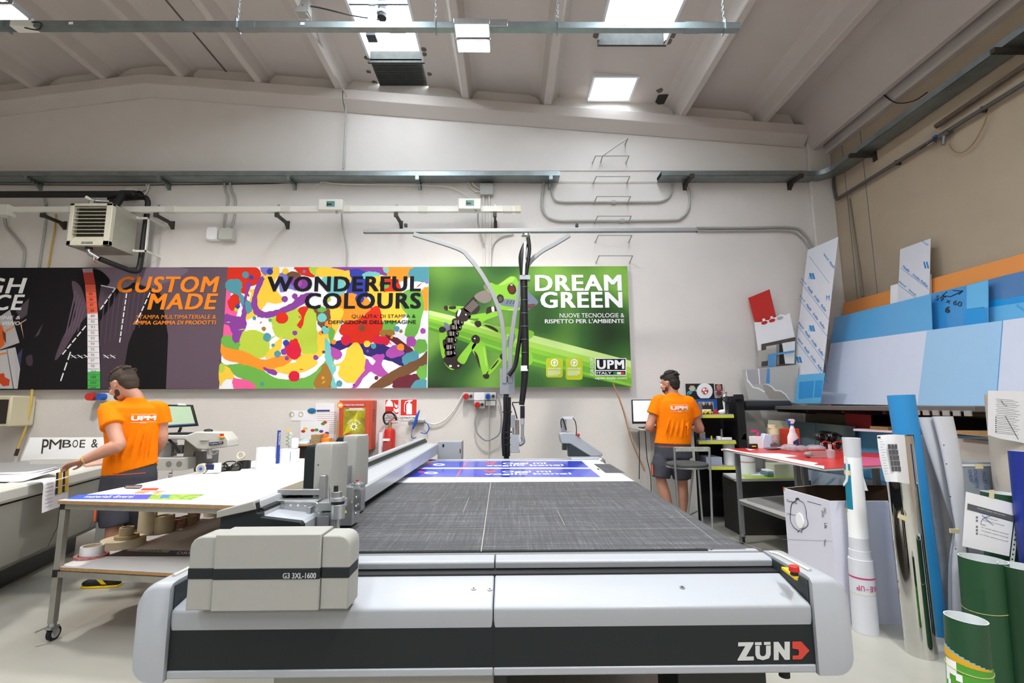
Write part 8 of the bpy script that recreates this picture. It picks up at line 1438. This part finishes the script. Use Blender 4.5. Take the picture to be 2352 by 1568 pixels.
G().prism([zd_(*p, Yd-.002) for p in ((1070, 960), (1112, 958), (1112, 1035), (1066, 1028))], (0, .001, 0), M('masking_piece', '#d6c9a2', .7)).out('masking_tape', d1)
Yd = 3.1; g = G().prism([zd_(*p, Yd) for p in ((1058, 66), (1330, 72), (1480, 80), (1480, 560), (1290, 520), (1170, 500), (1055, 465))], (0, .001, 0), paper)
for k in range(20): g.add([zd_(*p, Yd-.001) for p in ((1125+(k % 3)*6, 140+k*16), (1290+(k*37 % 60), 152+k*16.5), (1290+(k*37 % 60), 155+k*16.5), (1125+(k % 3)*6, 143+k*16))], [(0, 1, 2, 3)], greyink)
for k in range(8): g.add([zd_(*p, Yd-.0012) for p in ((1122, 300+k*19), (1132, 300+k*19), (1132, 309+k*19), (1122, 309+k*19))], [(0, 1, 2, 3)], ink)
g.tube([zd_(*p, Yd-.003) for p in ((1210, 292), (1265, 390), (1330, 505))], .0012, ink, n=4); g.tube([zd_(*p, Yd-.003) for p in ((1175, 155), (1200, 190), (1230, 205))], .0012, ink, n=4)
tag(g.out('taped_document', recalc=False), 'crumpled printed list with a pen slash, stuck up at the right edge of the picture', 'paper')
stand('pale_tube', 'pale beige tube behind the crumpled list at the right edge', 2318, 906, 2372, 1450, 3.22, 84, 84, M('tube_beige', '#b9b1a6', .6))
# ---------------------------------------------------------------- the two workers
skinm = M('skin', '#c08a72', .55, nz=.08, sc=12, bump=.06, bsc=120); hairm = M('hair_brown', '#3d2c20', .75, nz=.4, sc=90, bump=.6, bsc=140); hairb = M('hair_black', '#241b17', .75, nz=.4, sc=90, bump=.6, bsc=140); beardm = M('beard', '#4a3324', .9, nz=.3, sc=120)
shirtm = M('orange_cotton', '#f57c00', .85, nz=.06, sc=7, bump=.7, bsc=7, spec=.15); shortm = M('short_grey', '#47474f', .85, nz=.12, sc=10, bump=.6, bsc=9, spec=.2); trim_o = M('orange_trim', '#e0521c', .7); eyew = M('eye_white', '#e8e4de', .3)
def remesh(o, vox, it=3, f=.5):
    m = o.modifiers.new('merge', 'REMESH'); m.mode = 'VOXEL'; m.voxel_size = vox; m.use_smooth_shade = True
    s = o.modifiers.new('soften', 'SMOOTH'); s.factor = f; s.iterations = it
    return o
def frame3(f, u=(0, 0, 1)):
    f = V(f).normalized(); u = V(u); r = f.cross(u).normalized(); u = r.cross(f).normalized()
    return Matrix((r, f, u)).transposed()
def ering(c, s, f, a, b, n=24): return [V(c)+s*(a*math.cos(k*2*math.pi/n))+f*(b*math.sin(k*2*math.pi/n)) for k in range(n)]
def hand(g, w, d, n, curl, L=.10, pinch=0):
    """palm and five separate fingers from wrist w, along d, palm normal n"""
    d = V(d).normalized(); n = (V(n)-d*V(n).dot(d)).normalized(); s = d.cross(n).normalized(); w = V(w)
    R = Matrix((s, d, n)).transposed(); g.sph(w+d*.045, (.040, .056, .015), skinm, 12, R); g.sph(w+d*.075, (.041, .03, .014), skinm, 12, R)
    for i, (o, l) in enumerate(((-.032, .075), (-.011, .085), (.011, .080), (.031, .063))):
        p = w+d*.085+s*o; a = 0; q = [p-d*.02, p]
        for k, fr_ in enumerate((.45, .32, .23)): a += curl*(.6+.3*i*.5 if k else .55+.1*i); p = p+(d*math.cos(a)+n*math.sin(a))*(l*fr_)+s*(o*.08); q.append(p)
        g.tube(q, [.0095, .0098, .0088, .0082, .0068], skinm, n=8, k=3); g.sph(q[-1], .0072, skinm, 8)
    th = w+d*.03-s*.034; q = [w+d*.012-s*.02, th, th+d*.028-s*.022+n*.012, th+d*.055-s*.024+n*(.022+pinch), th+d*.075-s*.014+n*(.03+pinch)]; g.tube(q, [.012, .013, .0115, .0098, .008], skinm, n=8, k=3); g.sph(q[-1], .008, skinm, 8)
def person(label, P, hair, shoes):
    s = V(P['s']).normalized(); f = V((-s.y, s.x, 0)); Z_ = V((0, 0, 1)); hip, chest, neck, hc = V(P['hip']), V(P['chest']), V(P['neck']), V(P['head'])
    t = thing('person', label, 'person', (hip.x, hip.y, 0))
    shL, shR = neck+s*(-P['sw'])+Z_*P['sl'], neck+s*P['sw']+Z_*P['sr']
    # continuous body
    g = G(); HR = frame3(P['hf'], P.get('hu', (0, 0, 1)))*P['hs']
    H = lambda x, y, z: hc+HR @ V((x, y, z))
    g.sph(H(0, -.012, .03), (.076, .094, .088), skinm, 20, HR); g.sph(H(0, .03, -.03), (.062, .066, .075), skinm, 16, HR); g.sph(H(0, .062, -.085), (.026, .024, .022), skinm, 10, HR)
    g.tube([H(0, .092, .025), H(0, .108, -.012), H(0, .098, -.022)], [.008, .012, .012], skinm, n=8); g.sph(H(0, .094, -.05), (.024, .010, .010), skinm, 10, HR); g.sph(H(0, .088, .038), (.05, .014, .010), skinm, 12, HR)
    for k in (-1, 1): g.sph(H(k*.045, .07, -.015), (.022, .018, .022), skinm, 10, HR); g.sph(H(k*.077, -.012, .0), (.009, .020, .032), skinm, 12, HR); g.sph(H(k*.079, -.02, .012), (.010, .022, .016), skinm, 10, HR)
    g.tube([neck-Z_*.06-f*.0, neck+Z_*.02, H(0, -.02, -.05), H(0, -.01, 0)], [.068, .057, .054, .058], skinm, n=16)
    g.loft([ering(hip-Z_*.05, s, f, .15, .10), ering((hip+chest)/2, s, f, .14, .09), ering(chest, s, f, .17, .10), ering(neck-Z_*.05, s, f, .12, .06)], skinm)
    for side, sh in (('L', shL), ('R', shR)):
        e, w = V(P['e'+side]), V(P['w'+side]); g.tube([sh, sh+(e-sh)*.35, sh+(e-sh)*.75, e, e+(w-e)*.25, e+(w-e)*.7, w], [q_*P['am'] for q_ in (.055, .052, .044, .043, .046, .034, .027)], skinm, n=14, k=4)
        h = P['h'+side]; hand(g, w, h[0], h[1], h[2], pinch=h[3]); kn, an = V(P['k'+side]), V(P['a'+side]); hp = hip+s*(.095 if side == 'R' else -.095)-Z_*.08
        g.tube([hp, hp+(kn-hp)*.5, kn, kn+(an-kn)*.3, kn+(an-kn)*.7, an], [.085, .075, .057, .060, .043, .036], skinm, n=16, k=4)
    body = remesh(g.out('body', t), .0065, 3); lab(body, 'bare head, arms and lower legs') 
    for k in (-1, 1): G().sph(H(k*.032, .083, .012), .0125, eyew, 12).sph(H(k*.032, .0925, .012), .0055, ink, 8).out('eye', body)
    g = G().sph(H(0, .046, -.058), (.055, .054, .034), beardm, 16, HR).sph(H(0, .060, -.078), (.028, .028, .022), beardm, 12, HR)
    for k in (-1, 1): g.sph(H(k*.047, .020, -.045), (.016, .026, .036), beardm, 10, HR)
    remesh(g.out('beard', body), .007, 2)
    g = G().sph(H(0, -.028, .052), (.082, .092, .078), hair, 20, HR).sph(H(0, -.06, .01), (.074, .058, .07), hair, 16, HR).sph(H(0, -.066, -.03), (.062, .040, .05), hair, 14, HR).sph(H(0, .045, .088), (.062, .045, .032), hair, 14, HR)
    rnd = random.Random(3)
    for k in range(90):
        a, b = rnd.uniform(0, 6.28), rnd.uniform(.0, 1.25); x, y, z = .083*math.sin(b)*math.cos(a), -.028+.098*math.sin(b)*math.sin(a), .055+.086*math.cos(b)
        if y > .045 and z < .085: continue
        g.sph(H(x, y, z), (rnd.uniform(.010, .018), rnd.uniform(.012, .022), rnd.uniform(.008, .016)), hair, 8, HR)
    for k in range(0): x = -.06+k*.008; g.tube([H(x, .02, .10), H(x, .055, .112+P['q']), H(x+rnd.uniform(-.01, .01), .078, .098+P['q'])], [.014, .014, .009], hair, n=6)
    remesh(g.out('hair', body), .006, 1)
    # t-shirt
    g = G(); hz = V(P['hem']); w = P['tw']
    rings = [(hz, .205, .135), (hz+(chest-hz)*.25, .198, .132), (hz+(chest-hz)*.6, .195, .13), (chest, .215, .135), (chest+(neck-chest)*.45, .222, .13), (chest+(neck-chest)*.70, .205, .112), (neck-Z_*.045, .13, .09), (neck-Z_*.012, .088, .078), (neck+Z_*.012, .070, .070)]
    g.loft([[c+(p-c)+Z_*(tl*((p-c).dot(s)/.2)) for p in ering(c, s, f, a*w, b*w)] for (c, a, b), tl in zip([(r[0], r[1], r[2]) for r in rings], (P['tilt'],)+(0,)*8)], shirtm)
    for side, sh in (('L', shL), ('R', shR)):
        e = V(P['e'+side]); se = sh+(e-sh)*P['sleeve']; g.tube([sh+(neck-sh)*.45-Z_*.02, sh, sh+(se-sh)*.5, se], [.050, .068, .073*P['am']**.7, .076*P['am']], shirtm, n=18, k=4); g.sph(sh-Z_*.01, .068, shirtm, 14)
    for k in range(5):   # soft folds across the back
        a = rings[1][0]-f*.128*w+s*(-.12+k*.06); b = chest-f*.128*w+s*(-.10+k*.05)+s*P['fold']; g.tube([a, (a+b)/2-f*.006, b], [.004, .012, .003], shirtm, n=6)
    sh_ = remesh(g.out('t_shirt', t), .0085, 3)
    # back print, wrapped on the back
    ct = chest+(neck-chest)*P['pz']+s*P['px']; pw = P['pw']; g = G(); q = lambda u, v: V((u, 0, v))
    g.text('UPM', q(-pw/2, -.018), q(pw/2, -.018), q(-pw/2, .022), pure, off=.09, th=0)
    for v in (.034, -.032):
        for k in range(8): u = -pw/2+k*pw/8; g.add([q(u, v-.001), q(u+pw/8, v-.001), q(u+pw/8, v+.001), q(u, v+.001)], [(0, 1, 2, 3)], pure)
    g.text('ROMA', q(-.02, -.043), q(.02, -.043), q(-.02, -.034), pure, off=.02, th=0)
    A_, B__ = .222*w, .133*w; off = P['px']
    g.v = [tuple(ct-s*off+s*(u+off)+Z_*v-f*(B__*math.sqrt(max(.05, 1-((u+off)/A_)**2))+P.get('po', .006))) for u, _, v in g.v]
    g.out('back_print', sh_)
    # work shorts
    g = G(); wz_ = hz+Z_*.05; kk = {}
    g.loft([ering(wz_, s, f, .185*w, .12*w), ering(wz_-Z_*.09, s, f, .205*w, .135*w), ering(wz_-Z_*.20, s, f, .212*w, .13*w)], shortm)
    for side, k in (('L', -1), ('R', 1)):
        hp = hip+s*.092*k-Z_*.02; kn = V(P['k'+side]); kb = kn+(kn-hp)*P['sb']; kk[side] = (hp, kb); g.tube([hp, hp+(kb-hp)*.4, kb], [.095, .108, .098], shortm, n=20, k=5)
    so = remesh(g.out('work_shorts', t), .010, 3)
    for side, k in (('L', -1), ('R', 1)):
        hp, kb = kk[side]; d = (kb-hp); o = s*(k*.102)
        g = G().box(hp+d*.62+o*.96, (.014, .11, .14), shortm, Matrix((s, f, Z_)).transposed()); pk = g.out('cargo_pocket', so, bev=.008); G().box(hp+d*.62+o*1.08-f*.055, (.014, .008, .11), trim_o, Matrix((s, f, Z_)).transposed()).out('pocket_trim', pk)
    g = G(); c = wz_-Z_*.075; g.tube([c+s*(.197*w*math.cos(a))+f*(.131*w*math.sin(a)) for a in [math.pi*1.15+k*.1*2.2 for k in range(9)]], .0035, trim_o, n=5); g.out('waist_piping', so)
    # shoes and socks
    for side in 'LR':
        an, fd = V(P['a'+side]), V(P['f'+side]).normalized(); sd = V((-fd.y, fd.x, 0)); b = V((an.x, an.y, 0))
        g = G()
        def sr(x, wd, z0, z1): return [b+fd*x+sd*(wd*math.cos(k*.3927))+Z_*((z0+z1)/2+(z1-z0)/2*math.sin(k*.3927)) for k in range(16)]
        g.loft([sr(-.085, .012, .02, .06), sr(-.078, .034, .012, .085), sr(-.04, .042, .012, .105), sr(.02, .043, .012, .10), sr(.08, .046, .012, .078), sr(.14, .050, .012, .062), sr(.185, .042, .014, .052), sr(.205, .015, .02, .04)], shoes); so_ = g.out('shoe', t, sm=60)
        g = G().prism([b+fd*x+sd*y+Z_*.0 for x, y in ((-.088, .012), (-.08, .034), (0, .045), (.1, .05), (.17, .048), (.205, .025), (.21, 0), (.205, -.025), (.17, -.048), (.1, -.05), (0, -.045), (-.08, -.034), (-.088, -.012))], (0, 0, .016), yell); g.out('sole', so_, bev=.004)
        g = G()
        for yy in (-1, 1): g.add([b+fd*x+sd*(yy*(.046+.001))+Z_*z for x, z in ((-.01, .03), (.03, .03), (.075, .07), (.05, .085))], [(0, 1, 2, 3)], yell)
        for k in range(4): x = .03+k*.022; g.bar(b+fd*x+sd*.02+Z_*(.104-k*.008), b+fd*x-sd*.02+Z_*(.104-k*.008), .004, .004, yell)
        g.out('lace', so_)
        G().tube([b+Z_*.06, b+Z_*.10, an+Z_*.02], [.042, .041, .040], M('sock_blue', '#2a6f9c', .8), n=16).out('sock', t)
    return t
# left worker, bending his head over the plotter
Y1 = 4.25
pc = lambda x, y, d=0: PY(x, y, Y1+d)
t1 = person('person in orange t-shirt seen from behind, head bowed, reaching left to lift a paper sheet', dict(
    s=(.84, .54, 0), hip=pc(292, 1112), chest=pc(306, 985), neck=pc(311, 916, .0), head=pc(284, 886, .0), hf=(-.78, .25, -.55), hu=(0, 0, 1), sw=.175, sl=-.085, sr=-.085, am=1.17, hs=1.12,
    eL=pc(272, 1022, -.22), wL=pc(190, 1058, -.30), hL=((-.93, -.1, -.28), (.1, -.25, -.96), .42, .0),
    eR=pc(371, 1005, .12), wR=pc(345, 1060, .28), hR=((-.6, .6, -.3), (0, 0, -1), .4, 0),
    kL=pc(262, 1205, -.05), aL=V((-3.27, 4.22, .11)), fL=(-1, -.06, 0), kR=pc(315, 1200, .15), aR=V((-3.22, 4.50, .11)), fR=(-.95, .3, 0),
    hem=pc(299, 1078), tw=.94, tilt=.05, sleeve=.50, fold=.05, pz=.36, px=.075, pw=.17, sb=.02, q=-.01), hairm, M('shoe_black', '#17171a', .6))
# yellow wristband on the worker's left wrist
p = pc(193, 1056, -.30); d = (pc(190, 1058, -.30)-pc(272, 1022, -.22)).normalized(); ps = [c for c in t1.children if c.name.startswith('body')][0]
u = d.orthogonal().normalized(); v = d.cross(u); G().tube([p+u*(.033*math.cos(a))+v*(.030*math.sin(a)) for a in [k*.35 for k in range(19)]], .004, M('wristband', '#c9a640', .6), n=6, sm=False, cap=False).out('wristband', ps)
# right worker at the standing desk
Y2 = 5.45
pd = lambda x, y, d=0: PY(x, y, Y2+d)
person('person in orange t-shirt and grey shorts standing at the white screen, seen from behind', dict(
    s=(.97, -.10, 0), hip=pd(1541, 1042), chest=pd(1549, 960), neck=pd(1546, 905), head=pd(1538, 882, .02), hf=(-.62, .74, -.18), sw=.165, sl=-.07, sr=-.085, am=1.1, hs=1.03,
    eL=pd(1491, 981, .02), wL=pd(1502, 987, .27), hL=((.25, .9, -.05), (0, -.05, -1), .25, 0),
    eR=pd(1608, 984, .05), wR=pd(1592, 984, .26), hR=((-.6, .75, .0), (0, -.1, -1), .3, 0),
    kL=pd(1518, 1100, 0), aL=V((pd(1545, 1200).x, 5.40, .11)), fL=(-.25, 1, 0), kR=pd(1567, 1103, .0), aR=V((pd(1572, 1200).x, 5.48, .11)), fR=(.2, 1, 0),
    hem=pd(1545, 1019), tw=.98, tilt=-.005, sleeve=.52, fold=.02, pz=.42, px=.03, pw=.19, sb=-.06, q=.012), hairb, M('shoe_black', '#17171a', .6))
